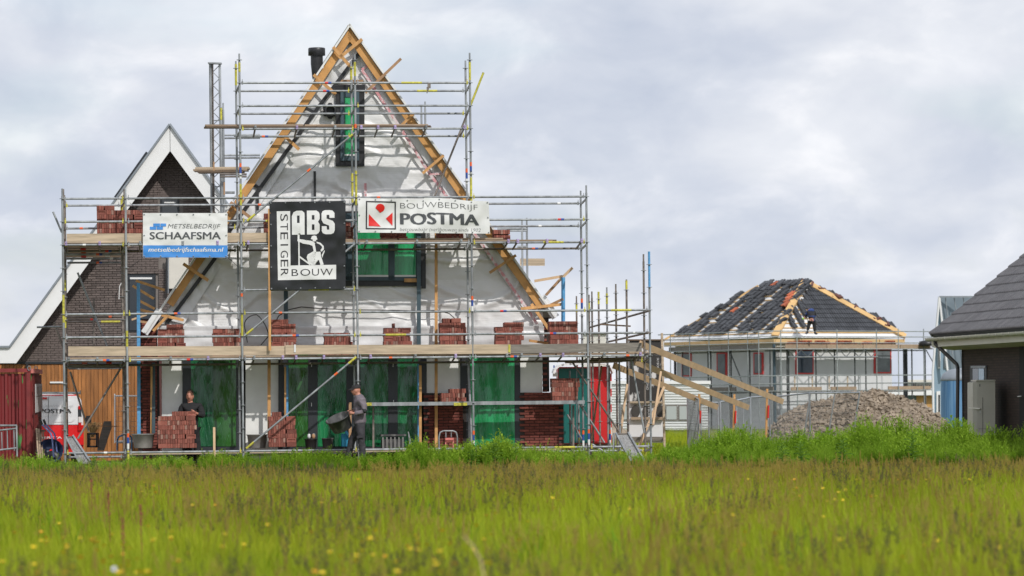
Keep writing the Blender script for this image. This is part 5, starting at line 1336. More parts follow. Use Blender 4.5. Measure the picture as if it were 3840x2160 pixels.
for y0, y1, m in ((1522,1535,'lamp_red'),(1536,1562,'anth'),(1563,1584,'lamp_white'),(1585,1614,'lamp_red')): vpoly([(294,y0),(304,y0),(306,y1),(294,y1)], -.03, .1, K[m], 'tail_lamp')
vpoly([(14,1640),(314,1640),(314,1668),(14,1668)], -.08, .2, K['van_red'], 'bumper'); vpoly([(30,1669),(300,1669),(300,1700),(30,1700)], .1, .2, K['black'], 'underbody')
for x in (45, 285):
    s = MB(); s.lathe([(.1,-.1),(.32,-.1),(.33,0),(.32,.12),(.1,.12)], V((W(x,1600,DV+.9).x, DV+.9, .33)), 24, (Y1, Z1, X1)); s.build('wheel', K['black'], vn)
s = MB(); s.tube(W(60,1474,DV+.3), W(300,1474,DV+.3), .03, 8); s.build('roof_bar', K['galv_dark'], vn); s = MB(); s.bar(W(301,1464,DV+.3), W(301,1479,DV+.3), .03, .05); s.build('roof_bar_end', K['galv_dark'], vn)
vpoly([(322,1560),(342,1558),(343,1588),(325,1590)], 2.6, .1, K['black'], 'mirror')
vf = lambda x, y: W(x, y, DV-.035)
word('BOUWBEDRIJF', (150,1518,276,1529), vf, K['palegrey'], vn, -.02); word('POSTMA', (150,1533,268,1549), vf, K['ink'], vn, .03); word('betrouwbaar (ver)bouwen sinds 1902', (150,1556,272,1560), vf, K['palegrey'], vn, -.02)
word('PERSONEEL', (155,1636,232,1646), lambda x, y: W(x, y, DV-.09), K['white'], vn, .02) if False else word('IERSTA', (158,1637,232,1645), lambda x, y: W(x, y, DV-.09), K['white'], vn, .02)
# wheelbarrow, pallet, ramps, boards
wb = thing('wheelbarrow', 'upended wheelbarrow with blue tubular handles beside the red container', 'wheelbarrow', W(190,1720,80.9))
K['navy'] = mat('navy_blue_plastic', (.02,.035,.09), .45, .2, 5); K['handle_blue'] = mat('blue_grey_handle_paint', (.16,.20,.42), .45, .15, 8)
for dx, d in ((0,.0),(13,.35)):
    pp = [(150+dx,1573),(158+dx,1592),(176+dx,1610),(190+dx,1625),(196+dx,1645),(202+dx,1715)]
    s = MB(); s.path([W(x,y,80.8+d) for x, y in pp[1:]], .02, 8); s.build('handle', K['handle_blue'], wb); s = MB(); s.tube(W(*pp[0],80.8+d), W(*pp[1],80.8+d), .026, 8); s.build('grip', K['black'], wb)
s = MB(); s.lathe([(.04,.0),(.20,.04),(.28,.22),(.30,.24)], W(192,1690,81.2), 16, (X1, Z1*.9+Y1*.4, -Y1)); s.build('tray', K['navy'], wb)
s = MB(); s.lathe([(.08,-.05),(.19,-.05),(.19,.05),(.08,.05)], W(196,1722,81.0), 16, (X1, Z1, Y1)); s.build('wheel', K['black'], wb)
pt_ = thing('wooden_pallet', 'weathered wooden pallet standing on edge against the container end', 'pallet', W(150,1720,81.0))
for i, x in enumerate((137,145,153,161)):
    s = MB(); s.bar(W(x,1607+i*2,81.1+i*.12), W(x+7,1722,80.7+i*.12), .036, .02); s.build('slat', K['plank'], pt_)
for y in (1612,1690): s = MB(); s.bar(W(133,y,81.3), W(170,y+4,81.3), .04, .08); s.build('cross_bar', K['plank_dark'], pt_)
K['grating'] = mat('perforated_steel', (.22,.21,.20), .5, col2=(.42,.42,.41), vscale=55, sharp=(.45,.55), metal=.4, bump=.3, bscale=80)
def ramp(label, tl, trr, br, bl, D, D2):
    t = thing('steel_ramp', label, 'ramp', W(*br, D2), 'steel access ramps')
    a, b, c, d = W(*tl,D), W(*trr,D), W(*br,D2), W(*bl,D2)
    s = MB(); s.prism([a,b,c,d], V((0,.02,-.02))); s.build('tread', K['grating'], t)
    for p, q in ((a,d),(b,c)): s = MB(); s.bar(p, q, .035, .10); s.build('side_rail', K['galv'], t)
    s = MB(); s.bar(a, b, .03, .06); s.build('top_rail', K['galv_old'], t)
ramp('perforated steel ramp leaning at the left end of the scaffold', (249,1640), (277,1637), (344,1738), (300,1740), 79.9, 79.0)
ramp('steel ramp with side rails leaning at the right end of the scaffold', (2311,1628), (2357,1626), (2424,1742), (2368,1734), 79.9, 79.0)
s = MB(); s.tube(W(2303,1624,79.9), W(2299,1726,79.8), .024, 8); tag(s.build('ramp_post', K['galv']), 'short steel post holding up the top of the right steel ramp', 'post')
fp = thing('fence_panel', 'white mesh fence panel standing before the cedar cladding', 'fence', W(465,1660,90), 'mesh fence panels on the building site')
for a, b in (((431,1477),(431,1662)),((431,1485),(520,1485)),((431,1655),(520,1655))): s = MB(); s.tube(W(*a,90), W(*b,90), .02, 8); s.build('frame_tube', K['white'], fp)
s = MB()
for i in range(1, 16): s.tube(W(431+i*5.8,1485,90), W(431+i*5.8,1655,90), .003, 3)
for i in range(1, 9): s.tube(W(431,1485+i*19,90), W(520,1485+i*19,90), .004, 3)
stuff(s.build('wire_mesh', K['galv'], fp))
s = MB(); s.prism([W(x,y,86) for x, y in ((389,1580),(416,1579),(418,1604),(390,1690),(364,1690),(371,1650))], Y1*.03); tag(s.build('leaning_board', K['plank_grey']), 'grey board leaning behind the left end of the scaffold', 'board')
s = MB(); s.bar(W(340,1597,85.6), W(440,1599,85.6), .02, .03); tag(s.build('thin_batten', K['timber_old']), 'thin brown batten lying level across the leaning grey board', 'batten')
cr = thing('plastic_crate', 'dark plastic crate on the ground behind the left scaffold bay', 'crate', W(345,1690,85))
for q in ((326,1624,364,1630),(326,1672,364,1678),(326,1624,331,1678),(359,1624,364,1678),(331,1645,359,1649)): wq(*q, 0, .4, K['anth'], 'crate_side', cr, 85)
s = MB()
for i in range(160):
    b0 = W(345+R.uniform(-5,5),1640,86.5); tpx = W(345+R.gauss(4,13), 1590+R.uniform(-8,18), 86.5+R.uniform(-.15,.15)); m_ = b0.lerp(tpx,.6) + Z1*.03
    s.path([b0, m_, tpx], .004, 3)
K['straw'] = mat('dry_straw', (.62,.44,.20), .8, .2, 5); tag(s.build('feather_grass', K['straw'], None), 'tuft of dry yellow feather grass before the cedar cladding', 'grass tuft', None, 'thing')
tr_ = thing('hand_trolley', 'pale blue bent tube trolley handle behind the second standard', 'trolley', W(465,1670,84.5))
s = MB(); s.path([W(x,y,84.5) for x, y in ((439,1690),(440,1648),(446,1637),(458,1633),(482,1633),(492,1638),(494,1650),(494,1690))], .02, 8); s.build('frame', K['bluepaint'], tr_)
s = MB(); s.tube(W(440,1660,84.5), W(494,1660,84.5), .016, 8); s.build('cross_bar', K['white'], tr_)
# tubs, buckets and tools
def tub(nm, label, cat, x0, x1, y0, b, hgt, m, fill=None, group=None, zb=None):
    c = M((x0+x1)/2, y0, b); r = (x1-x0)/2*PM*1.0; z0 = c.z - hgt
    t = thing(nm, label, cat, V((c.x,c.y,z0)), group); s = MB()
    s.lathe([(0,0),(r*.78,0),(r*.80,.01),(r*.97,hgt-.02),(r*1.04,hgt-.015),(r*1.04,hgt),(r*.93,hgt),(r*.74,.03),(0,.03)], V((c.x,c.y,z0)), 28); s.build('body', K[m], t)
    return t, c
tub('mortar_tub', 'round beige grey mortar tub left of the big red brick stack', 'tub', 494, 580, 1627, .55, .31, 'tubgrey'); tub('mortar_tub', 'round grey mortar tub between the third standard and the small brick stack', 'tub', 925, 1003, 1629, .9, .30, 'tubgrey')
tb, c = tub('bucket', 'black bucket filled with gloves before the green doors', 'bucket', 1142, 1189, 1645, .8, .24, 'plastic_black'); s = MB()
for i in range(5): s.lathe([(0,.06),(.03,.045),(.045,.0),(.03,-.05),(0,-.06)], c + V((R.uniform(-.09,.09),R.uniform(-.05,.05),.02+R.uniform(0,.05))), 8); s.build('glove', K[('paper','timber_old','black','anth','tubgrey')[i]], tb); s = MB()
tub('bucket', 'grey bucket standing right of the black bucket at the green doors', 'bucket', 1206, 1250, 1643, .8, .24, 'tub')
t = thing('mortar_tray', 'rectangular dark mortar tub with worn ribs standing on the plank right of the man', 'tub', M(1473,1680,.7))
s = MB(); p0 = M(1473,1664,.85); s.hbox(p0 - E3*.06, (.50,.34,.32)); s.build('body', K['tub'], t)
for i in range(6):
    s = MB(); s.hbox(M(1436+i*15,1660,.66), (.025,.02,.24)); s.build('rib', K['tubgrey'], t)
s = MB()
for (dx, dy, sx, sy) in ((0,-.185,.56,.03),(0,.185,.56,.03),(-.265,0,.03,.34),(.265,0,.03,.34)): s.hbox(M(1473,1632,.85) + E1*dx + E2*dy, (sx, sy, .04))
s.build('rim', K['tub'], t)
t = thing('tool_box', 'bright blue tool box partly hidden behind the walking man', 'tool box', M(1297,1680,.8))
K['cyan'] = mat('bright_blue_plastic', (.03,.25,.42), .4, .1, 5); s = MB(); s.hbox(M(1297,1650,.85), (.20,.24,.28)); s.build('body', K['cyan'], t)
s = MB(); s.bar(M(1296,1618,.8), M(1312,1640,.7), .05, .24); s.build('lid', K['cyan'], t)
st = thing('step_stool', 'small aluminium folding step stool with red inner frame before the brick plinth', 'step stool', M(1680,1750,.1))
s = MB(); s.path([M(x,y,.1) for x, y in ((1648,1745),(1646,1640),(1650,1622),(1662,1616),(1700,1616),(1711,1622),(1715,1640),(1713,1745))], .017, 8); s.build('frame', K['galv'], st)
for q in (((1672,1618),(1672,1640)),((1692,1618),(1692,1640))): s = MB(); s.tube(M(*q[0],.12), M(*q[1],.12), .012, 6); s.build('rung', K['galv'], st)
K['faded_red'] = mat('faded_red_paint', (.60,.17,.15), .5, .25, 10)
s = MB(); s.bar(M(1669,1646,.0), M(1700,1646,.0), .05, .16); s.build('step', K['faded_red'], st)
for q in (((1671,1648),(1672,1745)),((1699,1648),(1702,1745))): s = MB(); s.bar(M(*q[0],0), M(*q[1],-.1), .024, .03); s.build('leg', K['faded_red'], st)
s = MB(); s.prism([M(x,y,.5) for x, y in ((1529,1618),(1533,1619),(1545,1668),(1536,1670))], E2*.01); tag(s.build('hand_saw', K['galv']), 'bare hand saw blade standing up right of the dark mortar tub', 'saw')
s = MB(); s.bar(M(1313,1509,.5), M(1313,1690,.5), .06, .03); tag(s.build('short_stake', K['timber_old']), 'brown wooden stake standing right behind the walking man', 'stake')
s = MB(); s.bar(M(803,1602,-.35), M(804,1730,-.35), .05, .045); tag(s.build('short_stake', K['pine']), 'pale yellow wooden stake standing alone in the weeds before the first green door', 'stake')
# ---------------------------------------------------------------- people
def evald(ob):
    dg = bpy.context.evaluated_depsgraph_get(); dg.update()
    return bpy.data.meshes.new_from_object(ob.evaluated_get(dg))
def skin_shape(chains, sub=2, root=None):
    """chains: lists of (point, radius or (rx, ry)); points that coincide are shared"""
    vs, rs, es, key = [], [], [], {}
    for ch in chains:
        last = None
        for p, r in ch:
            k = tuple(round(x, 4) for x in p)
            if k not in key: key[k] = len(vs); vs.append(tuple(p)); rs.append(r if isinstance(r, tuple) else (r, r))
            i = key[k]
            if last is not None and i != last: es.append((last, i))
            last = i
    me = bpy.data.meshes.new('figure'); me.from_pydata(vs, es, []); ob = bpy.data.objects.new('figure', me); COL.objects.link(ob)
    md = ob.modifiers.new('skin', 'SKIN'); md.use_smooth_shade = True
    for i, r in enumerate(rs):
        me.skin_vertices[0].data[i].radius = r; me.skin_vertices[0].data[i].use_root = (i == 0)
    sb = ob.modifiers.new('sub', 'SUBSURF'); sb.levels = sub; sb.render_levels = sub
    out = evald(ob); bpy.data.objects.remove(ob); bpy.data.meshes.remove(me)
    v = [V(x.co) for x in out.vertices]; f = [tuple(p.vertices) for p in out.polygons]; bpy.data.meshes.remove(out)
    return v, f
def head_shape(c, fwd, up, k=1.0, n=26):
    fwd = V(fwd).normalized(); side = V(up).cross(fwd).normalized(); up = fwd.cross(side); vs, fs = [], []
    for j in range(n+1):
        ph = math.pi*j/n
        for i in range(n):
            th = 2*math.pi*i/n; x, y, z = math.sin(ph)*math.cos(th), math.sin(ph)*math.sin(th), math.cos(ph)
            f_, s_, u_ = x*.098, y*.076, z*.122
            if z < 0: s_ *= 1-.28*z*z; f_ *= (1-.10*z*z) if x > 0 else (1-.34*abs(z))
            if x > .5 and abs(y) < .6:                       # face: brow, nose, sunken eyes, chin
                w = math.exp(-(y/.17)**2)
                f_ += .026*w*math.exp(-((z+.10)/.16)**2) + .009*math.exp(-((z-.22)/.09)**2) + .012*w*math.exp(-((z+.72)/.12)**2)
                f_ -= .010*math.exp(-((abs(y)-.36)/.13)**2)*math.exp(-((z-.08)/.08)**2) + .006*w*math.exp(-((z+.42)/.05)**2)
            if abs(y) > .93 and abs(z+.05) < .26: s_ *= 1.13
            vs.append(V(c) + (fwd*f_ + side*s_ + up*u_)*k)
    for j in range(n):
        for i in range(n): fs.append((j*n+i, j*n+(i+1) % n, (j+1)*n+(i+1) % n, (j+1)*n+i))
    return vs, fs, side, up
def fuse(shapes, voxel=.011):                              # one continuous surface
    s = MB()
    for v, f in shapes: s.add(v, f, 0, True)
    me = s.mesh('body', [K['skin']]); ob = bpy.data.objects.new('body', me); COL.objects.link(ob)
    md = ob.modifiers.new('remesh', 'REMESH'); md.mode = 'VOXEL'; md.voxel_size = voxel; md.use_smooth_shade = True
    sm = ob.modifiers.new('smooth', 'SMOOTH'); sm.iterations = 2; sm.factor = .4
    out = evald(ob); bpy.data.objects.remove(ob)
    for p in out.polygons: p.use_smooth = True
    out.materials.clear(); out.materials.append(K['skin']); out.name = 'body'; return out
def garment(name, chains, m, parent, wrinkle=.008, sub=3, seed=0.0):
    v, f = skin_shape(chains, sub)
    s = MB(); s.add(v, f, 0, True); me = s.mesh(name, [m])
    for vt in me.vertices:
        c = vt.co; n = vt.normal
        vt.co = c + n*(mn.noise(V((c.x*9, c.y*9, c.z*13+seed)))*wrinkle + mn.noise(V((c.x*22, c.y*22, c.z*30+seed)))*wrinkle*.45)
    me.update(); return place(name, me, V((0,0,0)), None) if parent is None else place(name, me, (0,0,0), parent)
def hand(w, d, nrm, side, k=1.0, curl=.5):
    """finger chains from wrist w along d; nrm is the back of the hand, side points to the thumb"""
    d, nrm, side = V(d).normalized(), V(nrm).normalized(), V(side).normalized(); palm = V(w) + d*.05*k
    ch = [[(w, .027*k), (palm, (.034*k, .022*k))]]
    for i, (off, L) in enumerate(((.030,.075),(.010,.085),(-.010,.08),(-.029,.062))):
        b = palm + side*off*k + d*.03*k; e1 = b + (d*math.cos(curl) - nrm*math.sin(curl))*L*.5*k; e2 = e1 + (d*math.cos(curl*2.2) - nrm*math.sin(curl*2.2))*L*.5*k
        ch.append([(palm, (.034*k,.022*k)), (b, .0105*k), (e1, .0095*k), (e2, .0075*k)])
    t0 = V(w) + d*.03*k + side*.028*k; t1 = t0 + (d*.6 + side*.55 - nrm*.3)*.045*k; t2 = t1 + (d*.8 - nrm*.5)*.035*k
    ch.append([(w, .027*k), (t0, .014*k), (t1, .012*k), (t2, .009*k)]); return ch
K['jacket'] = mat('mauve_grey_jacket', (.165,.14,.16), .85, .2, 8, bump=.25, bscale=30); K['jacket_dark'] = mat('black_work_jacket', (.016,.016,.018), .85, .25, 8, bump=.2, bscale=30)
K['trousers'] = mat('dark_grey_trousers', (.04,.037,.043), .85, .3, 7, bump=.3, bscale=25); K['cap'] = mat('black_cap', (.02,.019,.02), .8, .2, 20); K['patch'] = mat('black_elbow_patch', (.02,.022,.025), .7)
K['boot'] = mat('dark_boot', (.035,.03,.028), .7, .3, 10); K['hair'] = mat('short_brown_hair', (.05,.03,.02), .8, .3, 40)
K['white_soft'] = mat('eye_white', (.6,.58,.55), .4)
# man carrying a tub, walking to the left
DM = 79.45
def q1(x, y, dy=0.0): return W(1220 + x/4.262, 1400 + y/4.262, DM + dy)
man = thing('person', 'man in black cap and mauve grey jacket walking left carrying a grey tub', 'person', V((q1(540,1300).x, DM, 0)))
hv, hf_, hs_, hu = head_shape(q1(488,275), (-1,-.12,-.10), (0,0,1), 1.0)
pel, sp1, chs, nkb, nk = q1(545,860), q1(548,720), q1(550,520), q1(528,345), q1(510,320)
shN, elN, wrN = q1(585,440,-.19), q1(628,612,-.23), q1(455,640,-.25)
shF, elF, wrF = q1(520,440,.18), q1(530,600,.22), q1(430,598,.20)
hpN, knN, anN = q1(560,885,-.10), q1(575,1085,-.12), q1(600,1330,-.13)
hpF, knF, anF = q1(530,885,.09), q1(415,1085,.10), q1(345,1330,.12)
g = lambda p, z: V((p.x, p.y, z))
tN, tF = g(anN, .05) + V((-.14,0,0)), g(anF, .05) + V((-.15,0,0)); aN, aF = g(anN,.10), g(anF,.10)
hN = hand(wrN, q1(365,640,-.22)-wrN, V((-.1,-.9,.4)), V((-.2,0,.9)), 1.0, .75); hF = hand(wrF, q1(330,600,.16)-wrF, V((-.1,.2,1)), V((-.3,-.9,0)), 1.0, .35)
bod = skin_shape([[(pel,(.10,.09)),(sp1,(.10,.09)),(chs,(.11,.10)),(nkb,.07),(nk,.06),(q1(492,285),.06)], [(chs,(.11,.10)),(shN,.055),(elN,.040),(wrN,.027)], [(chs,(.11,.10)),(shF,.055),(elF,.038),(wrF,.027)],
                  [(pel,(.10,.09)),(hpN,.08),(knN,.055),(aN,.04)], [(pel,(.10,.09)),(hpF,.08),(knF,.055),(aF,.04)]] + hN + hF, 2)
place('body', fuse([bod, (hv, hf_)], .0085), (0,0,0), man).location = -wpos(man)
def gar(name, chains, m, parent, **k): o = garment(name, chains, m, parent, **k); o.location = -wpos(parent); return o
hem = q1(550,870)
jk = gar('jacket', [[(hem,(.165,.155)),(sp1,(.172,.15)),(q1(552,610),(.172,.145)),(chs,(.175,.145)),(q1(545,420),(.125,.13)),(q1(522,352),.078),(q1(514,330),.068)],
    [(q1(545,420),(.125,.13)),(shN,.088),(q1(615,530,-.23),.078),(elN,.070),(q1(540,632,-.245),.058),(q1(462,640,-.25),.043)],
    [(q1(545,420),(.125,.13)),(shF,.085),(elF,.066),(q1(445,600,.20),.043)]], K['jacket'], man, wrinkle=.014)
gar('trousers', [[(q1(548,740),(.14,.14)),(pel,(.158,.152)),(hpN,.112),(q1(570,1000,-.11),.100),(knN,.082),(q1(592,1220,-.12),.078),(g(anN,.13),.076)], [(pel,(.155,.15)),(hpF,.112),(knF,.082),(g(anF,.13),.074)]], K['trousers'], man, wrinkle=.013)
for a, t_ in ((aN,tN),(aF,tF)): gar('boot', [[(a + V((.03,0,0)),.058),(a + V((.01,0,-.045)),.058),(t_,.048)]], K['boot'], man, wrinkle=.002, sub=2)
s = MB(); s.prism([q1(x,y,-.235) for x, y in ((500,1000),(612,985),(614,1025),(505,1040))], V((0,.02,0))); s.build('thigh_pocket', K['trousers'], man)
gar('elbow_patch', [[(q1(600,560,-.25),.062),(q1(636,600,-.255),.060),(q1(610,635,-.26),.056)]], K['patch'], man, wrinkle=.006, sub=2)
# cap: crown shell and peak
cc = q1(490,238); s = MB(); fw = V((-1,-.12,-.02)).normalized(); sd = V((0,0,1)).cross(fw).normalized()
def capf(u, v):
    ph = v*math.pi*.5; th = u*math.tau; return cc + fw*(math.sin(ph)*math.cos(th)*.112) + sd*(math.sin(ph)*math.sin(th)*.090) + V((0,0,math.cos(ph)*.085 - .012*math.cos(th)))
s.grid(capf, 24, 8); cp_ = s.build('cap', K['cap'], man)
s = MB(); s.add([cc + fw*(.098*math.cos(a)+ext*math.cos(a)) + sd*(.085*math.sin(a)) + V((0,0,-.004-ext*.30+dz)) for dz in (.006,-.006) for ext in (0.0,.085) for a in [(-1.15 + i*2.3/10) for i in range(11)]],
   [(k*22+i, k*22+i+1, k*22+i+12, k*22+i+11) for k in (0,1) for i in range(10)] + [(11+i, 12+i, 34+i, 33+i) for i in range(10)]); s.build('peak', K['cap'], cp_)
hc = q1(488,275)
for e in (-1, 1):
    s = MB(); c_ = hc + fw*.088 + sd*(.036*e) + V((0,0,.012)); s.bar(c_ - sd*.02, c_ + sd*.02, .026, .008, fw); s.build('glasses', K['plastic_black'], man)
    s = MB(); s.bar(hc + fw*.085 + sd*(.062*e) + V((0,0,.018)), hc - fw*.01 + sd*(.082*e) + V((0,0,.012)), .007, .004); s.build('glasses', K['plastic_black'], man)
# the tub he carries
ax_z = V((-.36,-.30,.89)).normalized(); ax_x = V((.9,0,.36)); ax_x = (ax_x - ax_z*ax_x.dot(ax_z)).normalized(); ax_y = ax_z.cross(ax_x)
rc = q1(196,702,-.02); s = MB(); r_ = .275
s.lathe([(0,-.30),(r_*.74,-.30),(r_*.78,-.285),(r_*.96,-.03),(r_*1.03,-.025),(r_*1.04,0),(r_*1.0,.004),(r_*.93,-.004),(r_*.72,-.275),(0,-.275)], rc, 40, (ax_x, ax_y, ax_z))
tag(s.build('carried_tub', K['tub']), 'round grey plastered mortar tub carried tilted by the man in the cap', 'tub')
# man standing behind the big brick stack
DN = 80.38
def q2(x, y, dy=0.0): return W(580 + x/4.262, 1400 + y/4.262, DN + dy)
m2 = thing('person', 'man in black work jacket standing in shade behind the big brick stack', 'person', V((q2(590,500).x, DN, 0)))
hv, hf_, hs_, hu = head_shape(q2(565,370,-.02), (-.12,-1,-.08), (0,0,1), 1.02)
pel, sp1, chs, nkb, nk = q2(600,900), q2(595,760), q2(585,590), q2(570,490), q2(567,455)
shL, elL, wrL = q2(455,530), q2(390,670,-.05), q2(450,690,-.22); shR, elR, wrR = q2(715,530), q2(775,680,-.05), q2(665,640,-.25)
hpL, hpR = q2(550,920), q2(650,920); knL, knR = q2(545,1160), q2(680,1160)
hR = hand(wrR, q2(600,590,-.28)-wrR, V((.1,-.75,.65)), V((-.5,0,.8)), 1.0, .5); hL = hand(wrL, q2(500,690,-.3)-wrL, V((0,-.3,1)), V((0,-1,0)), 1.0, .5)
bod = skin_shape([[(pel,(.11,.09)),(sp1,(.11,.09)),(chs,(.12,.10)),(nkb,.075),(nk,.062),(q2(565,420),.06)], [(chs,(.12,.10)),(shL,.06),(elL,.045),(wrL,.028)], [(chs,(.12,.10)),(shR,.06),(elR,.045),(wrR,.028)],
                  [(pel,(.11,.09)),(hpL,.08),(knL,.06),(g(knL,.1),.04)], [(pel,(.11,.09)),(hpR,.08),(knR,.06),(g(knR,.1),.04)]] + hR + hL, 2)
place('body', fuse([bod, (hv, hf_)], .0085), (0,0,0), m2).location = -wpos(m2)
gar('jacket', [[(q2(600,960),(.20,.15)),(sp1,(.205,.15)),(chs,(.205,.15)),(q2(578,530),(.16,.13)),(q2(570,480),.085),(q2(568,462),.075)], [(q2(578,530),(.16,.13)),(shL,.092),(elL,.076),(q2(446,690,-.2),.046)],
    [(q2(578,530),(.16,.13)),(shR,.092),(elR,.078),(q2(680,650,-.22),.046)]], K['jacket_dark'], m2, wrinkle=.012, seed=4)
gar('trousers', [[(q2(600,900),(.17,.13)),(pel,(.17,.13)),(hpL,.11),(knL,.085),(g(knL,.12),.075)], [(pel,(.17,.13)),(hpR,.11),(knR,.085),(g(knR,.12),.075)]], K['jacket_dark'], m2, seed=9)
for k in (knL, knR): gar('boot', [[(g(k,.10) + V((0,.04,0)),.055),(g(k,.05),.055),(g(k,.045)+V((0,-.15,0)),.046)]], K['boot'], m2, wrinkle=.002, sub=2)
cc = q2(567,318,.02); s = MB()
s.grid(lambda u, v: cc + V((math.cos(u*math.tau)*math.sin(v*1.75)*.082, math.sin(u*math.tau)*math.sin(v*1.75)*.102 + .008, math.cos(v*1.75)*.088)), 24, 8); s.build('hair', K['hair'], m2)
hc = q2(565,370,-.02)
for e in (-1, 1):
    s = MB(); c_ = hc + V((-.012+.032*e, -.085, .014)); s.bar(c_ - V((.013,0,0)), c_ + V((.013,0,0)), .007, .008); s.build('eye', K['ink'], m2)
    s = MB(); c_ = hc + V((-.012+.032*e, -.092, .034)); s.bar(c_ - V((.018,0,0)), c_ + V((.018,0,-.002)), .006, .006); s.build('eyebrow', K['hair'], m2)
s = MB(); c_ = hc + V((-.012, -.094, -.056)); s.bar(c_ - V((.024,0,0)), c_ + V((.024,0,0)), .005, .006); s.build('mouth', K['boot'], m2)
# roofer bending over the far roof
DF = 171.6
def q3(x, y, dy=0.0): return W(2450 + x/2.453, 1000 + y/2.453, DF + dy)
m3 = thing('person', 'roofer in dark clothes with blue shoulders bending over the far roof', 'person', q3(1455,612))
K['blue_cloth'] = mat('blue_work_shirt', (.03,.06,.20), .8, .2, 8); K['lime'] = mat('lime_glove', (.30,.75,.05), .6)
pel, chs, nk = q3(1458,470), q3(1450,425,.35), q3(1440,405,.55)
hv, hf_, _a, _b = head_shape(q3(1432,408,.66), (-.1,.85,-.5), (0,.5,.85), .95, 16)
shL, elL, wrL = q3(1425,415,.42), q3(1402,452,.45), q3(1386,470,.42); shR, elR, wrR = q3(1482,415,.42), q3(1488,450,.55), q3(1470,470,.65)
kL, kR, aL, aR = q3(1432,525,.02), q3(1480,525,.02), q3(1418,590,.0), q3(1486,595,.0)
hL = hand(wrL, V((-.3,.1,-.6)), V((-.8,-.5,0)), V((0,-1,0)), 1.0, .5)
bod = skin_shape([[(pel,.08),(chs,.09),(nk,.07),(q3(1434,408,.62),.06)], [(chs,.09),(shL,.05),(elL,.045),(wrL,.028)], [(chs,.09),(shR,.05),(elR,.045),(wrR,.028)], [(pel,.08),(kL,.06),(aL,.045)], [(pel,.08),(kR,.06),(aR,.045)]] + hL, 2)
place('body', fuse([bod, (hv, hf_)], .013), (0,0,0), m3).location = -wpos(m3)
gar('jacket', [[(pel + V((0,-.02,-.06)),(.175,.165)),(pel.lerp(chs,.5),(.18,.16)),(chs,(.185,.15)),(nk,.10)], [(chs,(.185,.15)),(shL,.085),(elL,.065),(wrL + V((.02,0,.04)),.05)], [(chs,(.185,.15)),(shR,.085),(elR,.065),(wrR,.05)]], K['jacket_dark'], m3, sub=2)
gar('shoulder_yoke', [[(q3(1420,408,.30),.085),(q3(1450,398,.34),.10),(q3(1484,406,.30),.085)]], K['blue_cloth'], m3, sub=2); gar('sleeve', [[(shL,.088),(elL,.07)]], K['blue_cloth'], m3, sub=2)
gar('trousers', [[(pel,(.18,.17)),(kL,.10),(aL,.075)], [(pel,(.18,.17)),(kR,.10),(aR,.075)]], K['jacket_dark'], m3, sub=2)
gar('glove', [[(wrL,.05),(wrL + V((-.05,0,-.05)),.055),(wrL + V((-.08,0,-.06)),.04)]], K['lime'], m3, sub=2)
s = MB(); s.lathe([(.183,-.02),(.188,0),(.183,.02)], pel + V((0,.0,.07)), 16); s.build('belt', K['blue_cloth'], m3)
s = MB(); s.bar(pel + V((.06,-.19,.06)), pel + V((.09,-.20,-.16)), .035, .02); s.build('belt_strap', K['blue_cloth'], m3)
for a, e in ((aL,-.1),(aR,.1)): gar('boot', [[(a,.06),(a + V((0,.0,-.09)),.06),(a + V((e,-.10,-.12)),.05)]], K['boot'], m3, wrinkle=.002, sub=2)
# ---------------------------------------------------------------- meadow grass, weeds, flowers
def leaf_mat(name, c, c2, tr=.35, rough=.55, tint=None):
    m = bpy.data.materials.new(name); m.use_nodes = True; nt = m.node_tree; N = nt.nodes; L = nt.links
    b = N['Principled BSDF']; b.inputs['Roughness'].default_value = rough; b.inputs['Specular IOR Level'].default_value = .12
    oi = N.new('ShaderNodeObjectInfo'); g = N.new('ShaderNodeNewGeometry'); ns = N.new('ShaderNodeTexNoise'); ns.inputs['Scale'].default_value = .22; ns.inputs['Detail'].default_value = 4
    L.new(g.outputs['Position'], ns.inputs['Vector'])
    ad = N.new('ShaderNodeMath'); ad.operation = 'MULTIPLY_ADD'; ad.inputs[1].default_value = .45; L.new(oi.outputs['Random'], ad.inputs[0])
    sb = N.new('ShaderNodeMath'); sb.operation = 'MULTIPLY_ADD'; sb.inputs[1].default_value = 1.7; sb.inputs[2].default_value = -.62; L.new(ns.outputs['Fac'], sb.inputs[0]); L.new(sb.outputs[0], ad.inputs[2])
    r = N.new('ShaderNodeValToRGB'); e = r.color_ramp.elements; e[0].position = .1; e[1].position = .9; e[0].color = (*c, 1); e[1].color = (*c2, 1)
    L.new(ad.outputs[0], r.inputs['Fac']); L.new(r.outputs['Color'], b.inputs['Base Color'])
    t = N.new('ShaderNodeBsdfTranslucent'); L.new(r.outputs['Color'], t.inputs['Color']); mx = N.new('ShaderNodeMixShader'); mx.inputs[0].default_value = tr
    L.new(b.outputs[0], mx.inputs[1]); L.new(t.outputs[0], mx.inputs[2]); L.new(mx.outputs[0], N['Material Output'].inputs['Surface']); return m
K['grass'] = leaf_mat('meadow_grass', (.24,.325,.014), (.46,.51,.03))
K['seed'] = leaf_mat('grass_seed_heads', (.30,.22,.05), (.42,.33,.08), .35)
K['culm'] = leaf_mat('grass_stems', (.28,.28,.02), (.38,.34,.04), .35)
K['weed'] = leaf_mat('weed_leaves', (.25,.42,.03), (.43,.60,.07), .5)
K['weed2'] = leaf_mat('dark_weed_leaves', (.19,.34,.025), (.33,.49,.05), .5)
K['dock'] = leaf_mat('dock_leaves', (.15,.28,.035), (.25,.40,.07), .45)
